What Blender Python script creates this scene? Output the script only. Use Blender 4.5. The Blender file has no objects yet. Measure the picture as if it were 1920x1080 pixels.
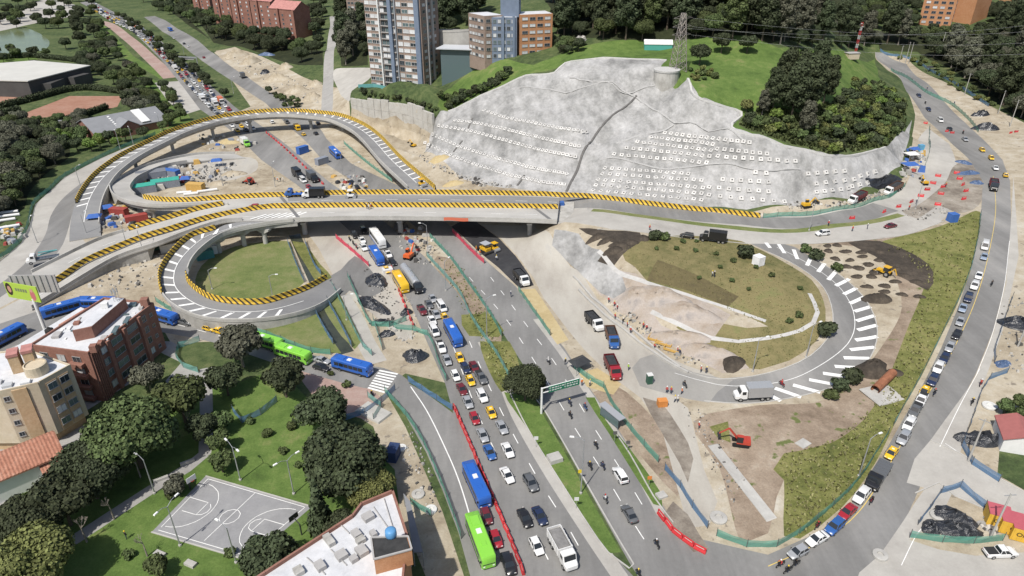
import bpy, bmesh, math, random
import numpy as np
from mathutils import Vector, Matrix, geometry, noise
from mathutils.bvhtree import BVHTree
random.seed(7)
RND = random.Random(11)
sc = bpy.context.scene
C = sc.collection

# ---------------------------------------------------------------- camera, sky, sun, exposure
CAM_H = 92.0
FPX = 1280.0                       # focal length in photograph pixels (1920 wide)
PITCH = math.radians(28.5)
cam_d = bpy.data.cameras.new('camera')
cam_d.sensor_width = 36.0
cam_d.lens = 36.0 * FPX / 1920.0
cam_d.clip_start = 1.0
cam_d.clip_end = 8000.0
cam = bpy.data.objects.new('camera', cam_d)
C.objects.link(cam)
cam.location = (0, 0, CAM_H)
cam.rotation_euler = (math.radians(90) - PITCH, 0, 0)
sc.camera = cam

SUN_EL = math.radians(56)
SUN_AZ = math.atan2(-0.86, -0.52)   # direction (x, y) towards the sun: behind the camera, to the left
world = bpy.data.worlds.new('World')
sc.world = world
world.use_nodes = True
wn = world.node_tree.nodes
wl = world.node_tree.links
sky = wn.new('ShaderNodeTexSky')
sky.sky_type = 'NISHITA'
sky.sun_disc = False
sky.sun_elevation = SUN_EL
sky.sun_rotation = math.pi / 2 - SUN_AZ
sky.air_density = 1.0
sky.dust_density = 2.0
bg = wn['Background']
bg.inputs['Strength'].default_value = 0.09
wl.new(sky.outputs[0], bg.inputs[0])
sun_d = bpy.data.lights.new('sun', 'SUN')
sun_d.energy = 3.8
sun_d.angle = math.radians(0.9)
sun_d.color = (1.0, 0.955, 0.88)
sun = bpy.data.objects.new('sun', sun_d)
C.objects.link(sun)
sdir = Vector((math.cos(SUN_AZ) * math.cos(SUN_EL), math.sin(SUN_AZ) * math.cos(SUN_EL), math.sin(SUN_EL)))
sun.rotation_euler = (-sdir).to_track_quat('-Z', 'Y').to_euler()
sun.location = sdir * 400
sc.view_settings.view_transform = 'Standard'
sc.view_settings.look = 'None'
sc.view_settings.gamma = 1.0
sc.view_settings.exposure = 0.35
sc.render.engine = 'CYCLES'
sc.cycles.max_bounces = 5
sc.cycles.transparent_max_bounces = 12

# ---------------------------------------------------------------- helpers: surveying
SP, CP = math.sin(PITCH), math.cos(PITCH)
def ray(px, py):
    v = (py - 540.0) / FPX
    return Vector(((px - 960.0) / FPX, CP - v * SP, -(SP + v * CP)))
def P(px, py, z=0.0):
    """the place on the level z that the photograph shows at (px, py)"""
    d = ray(px, py)
    t = (CAM_H - z) / -d.z
    return Vector((d.x * t, d.y * t, z))

# ---------------------------------------------------------------- helpers: scene objects
def tag(o, label=None, cat=None, group=None, kind=None):
    if label: o['label'] = label
    if cat: o['category'] = cat
    if group: o['group'] = group
    if kind: o['kind'] = kind
    return o
def empty(name, loc=(0, 0, 0), rz=0.0, label=None, cat=None, group=None):
    o = bpy.data.objects.new(name, None)
    o.empty_display_size = 0.3
    C.objects.link(o)
    o.location = loc
    o.rotation_euler = (0, 0, rz)
    return tag(o, label, cat, group)
def obj(name, me, mat=None, parent=None, loc=None, rz=0.0, label=None, cat=None, group=None, kind=None):
    o = bpy.data.objects.new(name, me)
    C.objects.link(o)
    if mat is not None:
        if len(me.materials) == 0:
            me.materials.append(mat)
        elif me.materials[0] != mat:
            o.material_slots[0].link = 'OBJECT'
            o.material_slots[0].material = mat
    if parent: o.parent = parent
    if loc is not None: o.location = loc
    if rz: o.rotation_euler = (0, 0, rz)
    return tag(o, label, cat, group, kind)
class MB:
    """collects geometry for ONE mesh"""
    def __init__(s):
        s.v = []; s.f = []; s.uv = {}; s.mi = []; s.cur = 0
    def add(s, vs, fs):
        b = len(s.v)
        s.v += [tuple(q) for q in vs]
        for f in fs:
            s.f.append(tuple(b + i for i in f)); s.mi.append(s.cur)
        return s
    def box(s, c, d, rz=0.0, taper=1.0):
        x, y, z = d[0] / 2, d[1] / 2, d[2] / 2
        ca, sa = math.cos(rz), math.sin(rz)
        vs = []
        for sz in (-1, 1):
            k = taper if sz > 0 else 1.0
            for sx, sy in ((-1, -1), (1, -1), (1, 1), (-1, 1)):
                a, b = sx * x * k, sy * y * k
                vs.append((c[0] + a * ca - b * sa, c[1] + a * sa + b * ca, c[2] + sz * z))
        return s.add(vs, [(3, 2, 1, 0), (4, 5, 6, 7), (0, 1, 5, 4), (1, 2, 6, 5), (2, 3, 7, 6), (3, 0, 4, 7)])
    def prism(s, poly, z0, z1, cap=True):
        n = len(poly)
        z0s = z0 if isinstance(z0, (list, tuple)) else [z0] * n
        z1s = z1 if isinstance(z1, (list, tuple)) else [z1] * n
        a = sum(poly[i][0] * poly[(i + 1) % n][1] - poly[(i + 1) % n][0] * poly[i][1] for i in range(n))
        if a < 0:
            poly = poly[::-1]; z0s = z0s[::-1]; z1s = z1s[::-1]
        vs = [(p[0], p[1], z) for p, z in zip(poly, z0s)] + [(p[0], p[1], z) for p, z in zip(poly, z1s)]
        fs = [(i, (i + 1) % n, n + (i + 1) % n, n + i) for i in range(n)]
        if cap: fs += [tuple(range(n))[::-1], tuple(range(n, 2 * n))]
        return s.add(vs, fs)
    def tube(s, p0, p1, r0, r1=None, n=6, cap=True):
        r1 = r0 if r1 is None else r1
        p0, p1 = Vector(p0), Vector(p1)
        d = (p1 - p0)
        if d.length < 1e-6: return s
        d.normalize()
        u = d.orthogonal().normalized(); w = d.cross(u)
        vs = []
        for p, r in ((p0, r0), (p1, r1)):
            for i in range(n):
                a = 2 * math.pi * i / n
                vs.append(p + u * (r * math.cos(a)) + w * (r * math.sin(a)))
        fs = [(i, (i + 1) % n, n + (i + 1) % n, n + i) for i in range(n)]
        if cap: fs += [tuple(range(n))[::-1], tuple(range(n, 2 * n))]
        return s.add(vs, fs)
    def lathe(s, prof, n=12, c=(0, 0, 0)):
        vs = []; fs = []
        for r, z in prof:
            for i in range(n):
                a = 2 * math.pi * i / n
                vs.append((c[0] + r * math.cos(a), c[1] + r * math.sin(a), c[2] + z))
        for k in range(len(prof) - 1):
            for i in range(n):
                j = (i + 1) % n
                fs.append((k * n + i, k * n + j, (k + 1) * n + j, (k + 1) * n + i))
        fs.append(tuple(range(n))[::-1]); fs.append(tuple(range((len(prof) - 1) * n, len(prof) * n)))
        return s.add(vs, fs)
    def loft(s, rings, cap=True):
        n = len(rings[0]); vs = [p for r in rings for p in r]; fs = []
        for k in range(len(rings) - 1):
            for i in range(n):
                j = (i + 1) % n
                fs.append((k * n + i, k * n + j, (k + 1) * n + j, (k + 1) * n + i))
        if cap: fs += [tuple(range(n))[::-1], tuple(range((len(rings) - 1) * n, len(rings) * n))]
        return s.add(vs, fs)
    def quad(s, a, b, c, d):
        return s.add([a, b, c, d], [(0, 1, 2, 3)])
    def mesh(s, name, smooth=False, mats=None):
        me = bpy.data.meshes.new(name)
        me.from_pydata(s.v, [], s.f)
        if mats:
            for m in mats: me.materials.append(m)
            me.polygons.foreach_set('material_index', s.mi)
        if smooth:
            me.polygons.foreach_set('use_smooth', [True] * len(me.polygons))
        me.update()
        return me
    def build(s, name, mat, parent=None, smooth=False, **k):
        return obj(name, s.mesh(name, smooth), mat, parent, **k)
def recalc(me):
    bm = bmesh.new(); bm.from_mesh(me); bmesh.ops.recalc_face_normals(bm, faces=bm.faces); bm.to_mesh(me); bm.free(); return me

# ---------------------------------------------------------------- helpers: materials
def _nt(name):
    m = bpy.data.materials.new(name); m.use_nodes = True
    nt = m.node_tree
    return m, nt, nt.nodes['Principled BSDF'], nt.nodes, nt.links
def rgba(c): return (c[0], c[1], c[2], 1.0)
def noise_node(ns, ls, vec, scale, detail=6, rough=0.6):
    n = ns.new('ShaderNodeTexNoise'); n.inputs['Scale'].default_value = scale
    n.inputs['Detail'].default_value = detail; n.inputs['Roughness'].default_value = rough
    ls.new(vec, n.inputs['Vector'])
    return n
def plain(name, col, rough=0.6, metal=0.0, var=0.0, vscale=1.0, spec=0.3, obvar=0.0, alpha=1.0, coat=0.0, bump=0.0, bscale=3.0):
    m, nt, b, ns, ls = _nt(name)
    b.inputs['Base Color'].default_value = rgba(col)
    b.inputs['Roughness'].default_value = rough
    b.inputs['Metallic'].default_value = metal
    b.inputs['Specular IOR Level'].default_value = spec
    b.inputs['Alpha'].default_value = alpha
    b.inputs['Coat Weight'].default_value = coat
    tc = None
    if var or bump:
        tc = ns.new('ShaderNodeTexCoord')
    if var or obvar:
        hsv = ns.new('ShaderNodeHueSaturation'); hsv.inputs['Color'].default_value = rgba(col)
        if var:
            n = noise_node(ns, ls, tc.outputs['Object'], vscale, 7, 0.65)
            mr = ns.new('ShaderNodeMapRange'); mr.inputs[1].default_value = 0.3; mr.inputs[2].default_value = 0.7
            mr.inputs[3].default_value = 1 - var; mr.inputs[4].default_value = 1 + var
            ls.new(n.outputs['Fac'], mr.inputs[0]); val = mr.outputs[0]
        if obvar:
            oi = ns.new('ShaderNodeObjectInfo')
            mo = ns.new('ShaderNodeMapRange'); mo.inputs[3].default_value = 1 - obvar; mo.inputs[4].default_value = 1 + obvar
            ls.new(oi.outputs['Random'], mo.inputs[0])
            if var:
                mm = ns.new('ShaderNodeMath'); mm.operation = 'MULTIPLY'
                ls.new(val, mm.inputs[0]); ls.new(mo.outputs[0], mm.inputs[1]); val = mm.outputs[0]
            else: val = mo.outputs[0]
        ls.new(val, hsv.inputs['Value']); ls.new(hsv.outputs[0], b.inputs['Base Color'])
    if bump:
        nb = noise_node(ns, ls, tc.outputs['Object'], bscale, 8, 0.7)
        bp = ns.new('ShaderNodeBump'); bp.inputs['Strength'].default_value = 1.0; bp.inputs['Distance'].default_value = bump
        ls.new(nb.outputs['Fac'], bp.inputs['Height']); ls.new(bp.outputs[0], b.inputs['Normal'])
    return m
def ground(name, cols, s1=0.03, s2=0.35, mix=0.5, rough=0.95, bump=0.0, bscale=1.0, stretch=None, pos=None, fine=0.12, fscale=2.5, specks=None):
    """patchy natural surface: colour ramp over two noises (broad, medium) and fine grain"""
    m, nt, b, ns, ls = _nt(name)
    b.inputs['Roughness'].default_value = rough
    b.inputs['Specular IOR Level'].default_value = 0.2
    tc = ns.new('ShaderNodeTexCoord'); vec = tc.outputs['Object']
    if stretch:
        mp = ns.new('ShaderNodeMapping'); mp.inputs['Rotation'].default_value = (0, 0, stretch[0]); mp.inputs['Scale'].default_value = (stretch[1], stretch[2], 1)
        ls.new(vec, mp.inputs[0]); vec2 = mp.outputs[0]
    else: vec2 = vec
    n1 = noise_node(ns, ls, vec, s1, 5, 0.6)
    n2 = noise_node(ns, ls, vec2, s2, 8, 0.68)
    mx = ns.new('ShaderNodeMix'); mx.inputs[0].default_value = mix
    ls.new(n1.outputs['Fac'], mx.inputs[2]); ls.new(n2.outputs['Fac'], mx.inputs[3])
    cr = ns.new('ShaderNodeValToRGB')
    el = cr.color_ramp.elements
    n = len(cols)
    if pos is None: pos = [0.34 + 0.32 * i / (n - 1) for i in range(n)]
    while len(el) < n: el.new(0.5)
    for i in range(n):
        el[i].position = pos[i]; el[i].color = rgba(cols[i])
    ls.new(mx.outputs[0], cr.inputs[0])
    n3 = noise_node(ns, ls, vec, fscale, 6, 0.75)
    mr = ns.new('ShaderNodeMapRange'); mr.inputs[1].default_value = 0.3; mr.inputs[2].default_value = 0.7
    mr.inputs[3].default_value = 1 - fine; mr.inputs[4].default_value = 1 + fine
    ls.new(n3.outputs['Fac'], mr.inputs[0])
    hsv = ns.new('ShaderNodeHueSaturation')
    ls.new(cr.outputs[0], hsv.inputs['Color']); ls.new(mr.outputs[0], hsv.inputs['Value'])
    out = hsv.outputs[0]
    if specks:
        ns4 = noise_node(ns, ls, vec, specks[1], 3, 0.5)
        m4 = ns.new('ShaderNodeMapRange'); m4.inputs[1].default_value = specks[2]; m4.inputs[2].default_value = specks[2] + 0.06
        ls.new(ns4.outputs['Fac'], m4.inputs[0])
        mc = ns.new('ShaderNodeMix'); mc.data_type = 'RGBA'
        ls.new(m4.outputs[0], mc.inputs[0]); ls.new(out, mc.inputs[6]); mc.inputs[7].default_value = rgba(specks[0]); out = mc.outputs[2]
    ls.new(out, b.inputs['Base Color'])
    if bump:
        nb = noise_node(ns, ls, vec, bscale, 9, 0.7)
        bp = ns.new('ShaderNodeBump'); bp.inputs['Distance'].default_value = bump; bp.inputs['Strength'].default_value = 1.0
        ls.new(nb.outputs['Fac'], bp.inputs['Height']); ls.new(bp.outputs[0], b.inputs['Normal'])
    return m
def stripes(name, c1, c2, period, duty=0.5, slant=1.0, rough=0.7):
    m, nt, b, ns, ls = _nt(name)
    b.inputs['Roughness'].default_value = rough
    uv = ns.new('ShaderNodeUVMap'); sx = ns.new('ShaderNodeSeparateXYZ'); ls.new(uv.outputs[0], sx.inputs[0])
    ma = ns.new('ShaderNodeMath'); ma.operation = 'MULTIPLY_ADD'; ma.inputs[1].default_value = slant
    ls.new(sx.outputs[1], ma.inputs[0]); ls.new(sx.outputs[0], ma.inputs[2])
    dv = ns.new('ShaderNodeMath'); dv.operation = 'DIVIDE'; dv.inputs[1].default_value = period; ls.new(ma.outputs[0], dv.inputs[0])
    fr = ns.new('ShaderNodeMath'); fr.operation = 'FRACT'; ls.new(dv.outputs[0], fr.inputs[0])
    lt = ns.new('ShaderNodeMath'); lt.operation = 'LESS_THAN'; lt.inputs[1].default_value = duty; ls.new(fr.outputs[0], lt.inputs[0])
    tc = ns.new('ShaderNodeTexCoord'); nz = noise_node(ns, ls, tc.outputs['Object'], 0.6, 6, 0.7)
    mr = ns.new('ShaderNodeMapRange'); mr.inputs[1].default_value = 0.3; mr.inputs[2].default_value = 0.7; mr.inputs[3].default_value = 0.75; mr.inputs[4].default_value = 1.15
    ls.new(nz.outputs['Fac'], mr.inputs[0])
    mc = ns.new('ShaderNodeMix'); mc.data_type = 'RGBA'; mc.inputs[6].default_value = rgba(c1); mc.inputs[7].default_value = rgba(c2)
    ls.new(lt.outputs[0], mc.inputs[0])
    hv = ns.new('ShaderNodeHueSaturation'); ls.new(mc.outputs[2], hv.inputs['Color']); ls.new(mr.outputs[0], hv.inputs['Value'])
    ls.new(hv.outputs[0], b.inputs['Base Color'])
    return m

# polylines
def catmull(pts, step=4.0, closed=False):
    """smooth polyline through world points, about `step` metres between points"""
    pts = [Vector(p) for p in pts]
    n = len(pts)
    if n < 3 and not closed:
        out = []
        for i in range(n - 1):
            k = max(1, int((pts[i + 1] - pts[i]).length / step))
            out += [pts[i].lerp(pts[i + 1], j / k) for j in range(k)]
        return out + [pts[-1]]
    out = []
    rng = range(n) if closed else range(n - 1)
    for i in rng:
        p1, p2 = pts[i], pts[(i + 1) % n]
        p0 = pts[i - 1] if (i > 0 or closed) else p1 * 2 - p2
        p3 = pts[(i + 2) % n] if (i + 2 < n or closed) else p2 * 2 - p1
        k = max(1, int((p2 - p1).length / step))
        for j in range(k):
            t = j / k
            out.append(0.5 * ((2 * p1) + (p2 - p0) * t + (2 * p0 - 5 * p1 + 4 * p2 - p3) * t * t + (3 * p1 - p0 - 3 * p2 + p3) * t ** 3))
    if not closed: out.append(pts[-1].copy())
    return out
def resample(pts, step):
    """evenly spaced points along a polyline"""
    out = [Vector(pts[0])]; need = step
    for a, b in zip(pts[:-1], pts[1:]):
        a, b = Vector(a), Vector(b); L = (b - a).length; pos = 0.0
        while L - pos >= need:
            pos += need; out.append(a.lerp(b, pos / L)); need = step
        need -= (L - pos)
    return out
def tangents(pts):
    n = len(pts); out = []
    for i in range(n):
        d = pts[min(i + 1, n - 1)] - pts[max(i - 1, 0)]
        d = Vector((d.x, d.y, 0))
        out.append(d.normalized() if d.length > 1e-9 else Vector((1, 0, 0)))
    return out
def offset_line(pts, w):
    """offset to the left (positive) of the walking direction; w number or list"""
    ts = tangents(pts); out = []
    for i, (p, t) in enumerate(zip(pts, ts)):
        k = w[i] if isinstance(w, list) else w
        out.append(p + Vector((-t.y, t.x, 0)) * k)
    return out
# ---------------------------------------------------------------- terrain heights
CTRL = []
def ctl(z, *pts):
    for p in pts: CTRL.append((p[0], p[1], z if len(p) < 3 else p[2]))
ctl(0, (0,1080),(300,1080),(600,1080),(900,1080),(1250,1080),(0,900),(300,850),(600,850),(900,900),(1150,900),(0,700),(300,700),(600,700),
    (850,700),(1050,700),(0,550),(200,550),(400,560),(640,600),(850,560),(950,560),(1000,600),(1080,660),(1120,720),(1180,800),(1250,900),
    (1300,1000),(1350,1050),(0,420),(200,420),(300,360),(450,330),(600,300),(700,345),(650,450),(800,450),(880,440),(960,470),(1000,440),
    (1040,500),(1090,560),(1150,620),(1180,660),(0,300),(150,300),(300,230),(420,240),(500,190),(400,150),(200,150),(0,180),(0,80),(200,60),
    (300,60),(100,0),(-300,300),(-300,600),(-300,900),(-300,100),(500,500),(450,450),(560,560),(620,370),(760,400),(880,400),(960,420),
    (1072,500),(1127,552),(1169,590),(1224,626),(1266,653),(1308,676),(600,235),(650,300))
ctl(1, (560,185),(470,125,1.5),(420,90,2),(1355,698,1),(600,210,1.5),(660,238,1.5),(790,286,1),(740,265,1.2),(860,335,2.5),(780,330,.8),(960,354,4),(1060,364,5.5))
ctl(10, (612,200,2),(615,150,5),(620,90,9),(625,45,12),(550,110,5),(480,70,9),(540,60,10),(400,50,5),(350,25,4),(650,175,9),(660,186,12),
    (697,190,13),(720,178,13.6),(750,172,14),(816,178,14.5),(830,208,14.8),(700,140,15),(640,100,14),(590,140,5.5))
# hill crest and the anchored slope
ctl(0, (840,209,15),(870,196,18),(915,173,23),(960,152,28),(985,141,31),(1040,136,33),(1060,118,36),(1130,108,39),(1200,110,39.5),(1250,113,40),
    (1238,128,39.5),(1255,170,32.8),(1238,167,33),(1264,173,32.6),(1290,146,39),(1312,182,35),(1390,211,30),(1372,238,28),(1450,263,25),(1510,280,22),(1560,291,20),(1610,287,18.5),(1660,276,17),(1692,245,14),
    (1069,141,34),(1150,152,34.5),(1225,158,34.5),(956,165,26),(1060,174,28),(1165,180,29.5),(1265,235,24.5),(1320,243,25),
    (905,207,19),(1000,226,20.5),(1095,248,20.5),(850,228,14.5),(950,249,15.5),(1085,277,16),(823,237,11.5),(940,268,12),(1078,297,13),
    (810,252,8),(930,297,8),(1062,327,9),(797,268,4),(900,318,5),(1055,347,6.7),
    (1195,190,28.5),(1130,232,22),(1110,268,16.5),(1085,318,9.5),(1068,352,6.6),
    (1155,268,19),(1215,250,22),(1130,302,14),(1250,310,14.5),(1120,325,10.5),(1250,345,10.5),
    (1110,372,6.7),(1200,379,7),(1300,388,7),(1400,392,7),(1500,387,7.2),(1590,373,7.5),(1640,351,7.6),(1688,312,8),(1704,262,8.3),(1714,215,8.8))
# hill top and what lies behind
ctl(0, (1350,120,40),(1330,160,37),(1280,100,41),(1420,130,39),(1430,200,32),(1500,140,37),(1500,200,32),(1560,170,31),(1600,200,25),(1655,205,15),
    (1600,110,31),(1655,150,16),(1550,260,24),(1640,250,19),(1230,90,41),(1100,92,40),(1000,116,34),(930,119,31.5),(900,150,25),(850,178,18.5),(1040,97,36),
    (850,85,31),(870,60,34),(1000,50,42),(1200,50,48),(1400,50,50),(1550,50,43),(1200,5,50),(1450,5,52),(1000,5,48),(800,5,42),(700,60,26),(650,30,16),(600,5,15),(500,5,14),(400,5,6))
# eastern plateau, loop and the road on the right
ctl(7, (1046,420),(1085,436),(1100,400),(1250,420),(1250,470),(1400,420),(1400,490),(1550,420,7.2),(1700,400,7.5),(1760,330,7.8),(1740,260,8.3),(1122,470,6.9),(1185,520,6.6),(1213,530,6.4),
    (1308,559,5.7),(1430,600,4.6),(1500,560,6),(1530,600,5),(1221,586,3.2),(1269,607,3.2),(1335,634,3.2),(1383,640,3.2),(1430,637,3.4),
    (1200,700,.2),(1300,722,.5),(1440,732,1.5),(1560,692,2.5),(1622,640,3.5),(1630,590,4.3),(1590,530,5.2),(1520,490,6),(1440,462,6.8),
    (1700,600,4.9),(1690,700,3.5),(1560,765,2),(1450,850,1.2),(1350,870,.4),(1450,960,.7),(1650,500,6.3),(1740,470,6.8),(1500,660,3),
    (1450,1060,.2),(1550,970,1),(1650,870,2),(1720,780,3),(1780,680,4.2),(1820,580,5.2),(1850,480,6.2),(1870,380,7.5),(1860,310,8),(1800,260,8.4),(1740,200,9),(1690,140,9.8),(1650,110,11),
    (1900,1050,1.2),(1700,1070,.8),(1900,950,2),(1900,800,3.8),(1910,600,6),(1915,400,8),(1900,300,9),(1910,220,10.5),(1850,200,10.2),(1780,130,11),(1905,110,20),(1760,60,22),(1900,30,30),(1640,70,22),(2100,300,16),(2100,700,8),(2200,1000,4))
CREST = [(840,209,15),(870,196,18),(915,173,23),(960,152,28),(985,141,31),(1040,136,33),(1060,118,36),(1130,108,39),(1200,110,39.5),(1250,113,40),
         (1290,146,39),(1312,182,35),(1390,211,30),(1372,238,28),(1450,263,25),(1510,280,22),(1560,291,20),(1610,287,18.5),(1660,276,17),(1692,245,14)]
pts_w = [P(*c) for c in CTRL]
for a, b in zip(CREST[:-1], CREST[1:]):
    wa, wb = P(*a), P(*b)
    if a[0] == 1250: continue
    k = max(1, int((wb - wa).length / 6))
    for i in range(k + 1):
        q = wa.lerp(wb, i / k)
        if 0 < i < k: pts_w.append(q)
        if (a[0], b[0]) not in ((1390, 1372), (1312, 1390), (1290, 1312)): pts_w.append(q + Vector((0, 7, .5)))
_wt = [P(658,182,13.0), P(706,189,13.8), P(757,193,14.6), P(819,214,14.8)]
for a, b, za, zb in zip(_wt[:-1], _wt[1:], (4.0, 2.2, 1.4), (2.2, 1.4, 1.2)):
    for i in range(5):
        q = a.lerp(b, i / 4); zf = za + (zb - za) * i / 4
        pts_w.append(Vector((q.x - .4, q.y - 1.3, zf))); pts_w.append(Vector((q.x - 3, q.y - 9, zf * .7))); pts_w.append(Vector((q.x + .4, q.y + 1.2, q.z - 1.2)))
# drop doubled points
_seen = set(); _u = []
for q in pts_w:
    kk = (round(q.x / .8), round(q.y / .8))
    if kk not in _seen: _seen.add(kk); _u.append(q)
pts_w = _u
for x, y, z in ((-1500, 300, 0), (-1500, 1500, 0), (-3000, 3000, 20), (0, 1500, 60), (0, 3000, 120), (600, 900, 90), (900, 400, 45), (1500, 1500, 120), (3000, 3000, 160),
                (3000, 0, 60), (900, 0, 12), (400, 60, 5), (-3000, 0, 0), (-400, 0, 0), (0, -200, 0), (0, -3000, 0), (3000, -3000, 30), (-3000, -3000, 0), (0, 20, 0), (150, 20, 0), (-150, 20, 0), (-700, 700, 3), (-400, 1000, 8)):
    pts_w.append(Vector((x, y, z)))
cx = np.array([[p.x, p.y] for p in pts_w]) / 100.0
cz = np.array([p.z for p in pts_w])
nC = len(cz)
K = np.sqrt(((cx[:, None, :] - cx[None, :, :]) ** 2).sum(-1) + 0.0009)
A = np.zeros((nC + 1, nC + 1)); A[:nC, :nC] = -K + np.eye(nC) * 0.002; A[:nC, nC] = 1; A[nC, :nC] = 1
sol = np.linalg.solve(A, np.append(cz, 0))
def heights(xy):
    xy = np.asarray(xy, dtype=float) / 100.0
    out = np.empty(len(xy))
    for i in range(0, len(xy), 4000):
        k = np.sqrt(((xy[i:i + 4000, None, :] - cx[None, :, :]) ** 2).sum(-1) + 0.0009)
        out[i:i + 4000] = -k @ sol[:nC] + sol[nC]
    return out
def T0(px, py, z=None):
    if z is not None: return P(px, py, z).xy.to_3d()
    """first point of the bare terrain on the line of sight through (px, py)"""
    d = ray(px, py)
    ts = np.geomspace(60, 3500, 420)
    xyz = np.outer(ts, np.array(d)); xyz[:, 2] += CAM_H
    g = xyz[:, 2] - heights(xyz[:, :2])
    i = int(np.argmax(g < 0)) if (g < 0).any() else len(ts) - 1
    if i == 0: i = 1
    a, b = g[i - 1], g[i]
    t = ts[i - 1] + (ts[i] - ts[i - 1]) * (a / (a - b) if a != b else 0)
    for _ in range(3):
        q = d * t; gz = CAM_H + q.z - heights([[q.x, q.y]])[0]
        t += gz / (SP if abs(d.z) < .05 else -d.z) * 0.7
    q = d * t
    return Vector((q.x, q.y, 0))

# ---------------------------------------------------------------- ground surfaces
G = {}
G['grass'] = ground('rough_grass', [(0.032,0.044,0.021),(0.055,0.081,0.030),(0.091,0.116,0.046),(0.133,0.140,0.067)], .05, .4, .5, fine=.25, bump=.25, bscale=.9)
G['lawn'] = ground('lawn_grass', [(0.051,0.081,0.022),(0.079,0.130,0.031),(0.111,0.167,0.043),(0.183,0.194,0.076)], .06, .35, .5, fine=.22, bump=.1, bscale=1.5)
G['drygrass'] = ground('dry_grass', [(0.080,0.088,0.035),(0.149,0.137,0.060),(0.210,0.178,0.085),(0.168,0.176,0.071)], .05, .3, .5, fine=.2, bump=.12, bscale=1.2)
G['loopgrass'] = ground('mown_grass', [(0.097,0.125,0.043),(0.133,0.163,0.055),(0.181,0.189,0.081),(0.227,0.210,0.110)], .06, .3, .5, fine=.2, bump=.12, bscale=1.5)
G['weeds'] = ground('weedy_bank', [(0.066,0.077,0.028),(0.121,0.132,0.039),(0.187,0.187,0.066),(0.242,0.209,0.099)], .07, .4, .55, fine=.3, bump=.35, bscale=.8)
G['turf'] = ground('fresh_turf', [(.085,.07,.04),(.12,.10,.05),(.15,.125,.06)], .08, .6, .5, fine=.2)
G['dirt'] = ground('bare_earth', [(0.208,0.168,0.120),(0.320,0.272,0.200),(0.400,0.352,0.272),(0.464,0.432,0.368)], .035, .22, .55, fine=.12, bump=.15, bscale=.7, specks=((.22,.19,.15), .5, .64))
G['browndirt'] = ground('brown_earth', [(0.145,0.111,0.081),(0.230,0.178,0.132),(0.306,0.246,0.187),(0.391,0.340,0.272)], .05, .25, .55, fine=.18, bump=.2, bscale=.8, specks=((.12,.14,.05), .35, .63))
G['blacksoil'] = ground('black_topsoil', [(.03,.026,.022),(.06,.05,.04),(.11,.09,.07)], .08, .4, .5, fine=.2, bump=.25, bscale=1.0)
G['yellowsand'] = ground('yellow_sand', [(0.347,0.270,0.140),(0.430,0.346,0.193),(0.481,0.405,0.244)], .08, .5, .5, fine=.08)
G['asphalt'] = ground('worn_asphalt', [(.14,.138,.133),(.185,.182,.176),(.225,.221,.213),(.30,.29,.275)], .025, .12, .5, rough=.9, fine=.07, fscale=1.2, stretch=(.55, 1.0, .12), pos=[.36,.47,.55,.68])
G['dustasphalt'] = ground('dusty_asphalt', [(.23,.222,.208),(.285,.275,.255),(.33,.318,.292)], .03, .16, .55, fine=.07, stretch=(.7, 1, .3))
G['newasphalt'] = ground('fresh_asphalt', [(.028,.028,.03),(.042,.042,.045),(.07,.07,.07)], .06, .3, .5, rough=.8, fine=.1)
G['concrete'] = ground('pale_concrete_road', [(0.288,0.272,0.248),(0.352,0.336,0.308),(0.400,0.384,0.352),(0.448,0.432,0.400)], .03, .2, .5, rough=.92, fine=.06)
G['dusty'] = ground('dusty_haul_road', [(0.295,0.271,0.238),(0.361,0.336,0.295),(0.410,0.389,0.344),(0.344,0.332,0.316)], .03, .16, .55, fine=.07, stretch=(.7, 1, .3))
G['paving'] = ground('paved_walk', [(0.240,0.232,0.224),(0.304,0.296,0.280),(0.352,0.344,0.328)], .06, .5, .5, fine=.1)
G['redpave'] = ground('red_brick_paving', [(0.271,0.181,0.156),(0.333,0.237,0.205),(0.384,0.307,0.269)], .08, .5, .5, fine=.1)
G['court'] = ground('court_asphalt', [(.21,.21,.215),(.255,.255,.26),(.30,.30,.30)], .06, .4, .5, fine=.08)
G['clay'] = ground('clay_court', [(0.255,0.129,0.085),(0.316,0.173,0.122),(0.350,0.220,0.166)], .06, .4, .5, fine=.08)
G['water'] = plain('pond_water', (.16,.19,.09), .15, spec=.5, var=.2, vscale=.05)
G['shot'] = ground('sprayed_concrete', [(0.178,0.177,0.173),(0.272,0.270,0.262),(0.357,0.353,0.346),(0.462,0.458,0.451)], .05, .2, .6, rough=.9, fine=.14, fscale=.8, bump=.3, bscale=.5, stretch=(.0, 1.0, .4), pos=[.36,.46,.54,.66])
G['pinkdirt'] = ground('cut_slope_earth', [(0.246,0.184,0.134),(0.325,0.275,0.226),(0.378,0.334,0.297),(0.236,0.223,0.217)], .07, .2, .5, fine=.12, bump=.35, bscale=.5)
G['gutter'] = ground('cast_gutter', [(0.357,0.348,0.332),(0.442,0.433,0.416),(0.510,0.501,0.484)], .1, .5, .5, fine=.08)
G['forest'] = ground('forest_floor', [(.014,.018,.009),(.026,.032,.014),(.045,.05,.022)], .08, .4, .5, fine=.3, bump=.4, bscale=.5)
G['canal'] = plain('dark_canal_water', (.045,.05,.035), .2, spec=.5, var=.3, vscale=.3)
G['mud_and_shade'] = ground('dark_mud_and_shade', [(.10,.085,.07),(.17,.145,.12),(.27,.24,.2),(.36,.33,.29)], .06, .22, .5, fine=.15, bump=.1)  # dark mud; also the painted shade on the yard under the ramp

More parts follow.
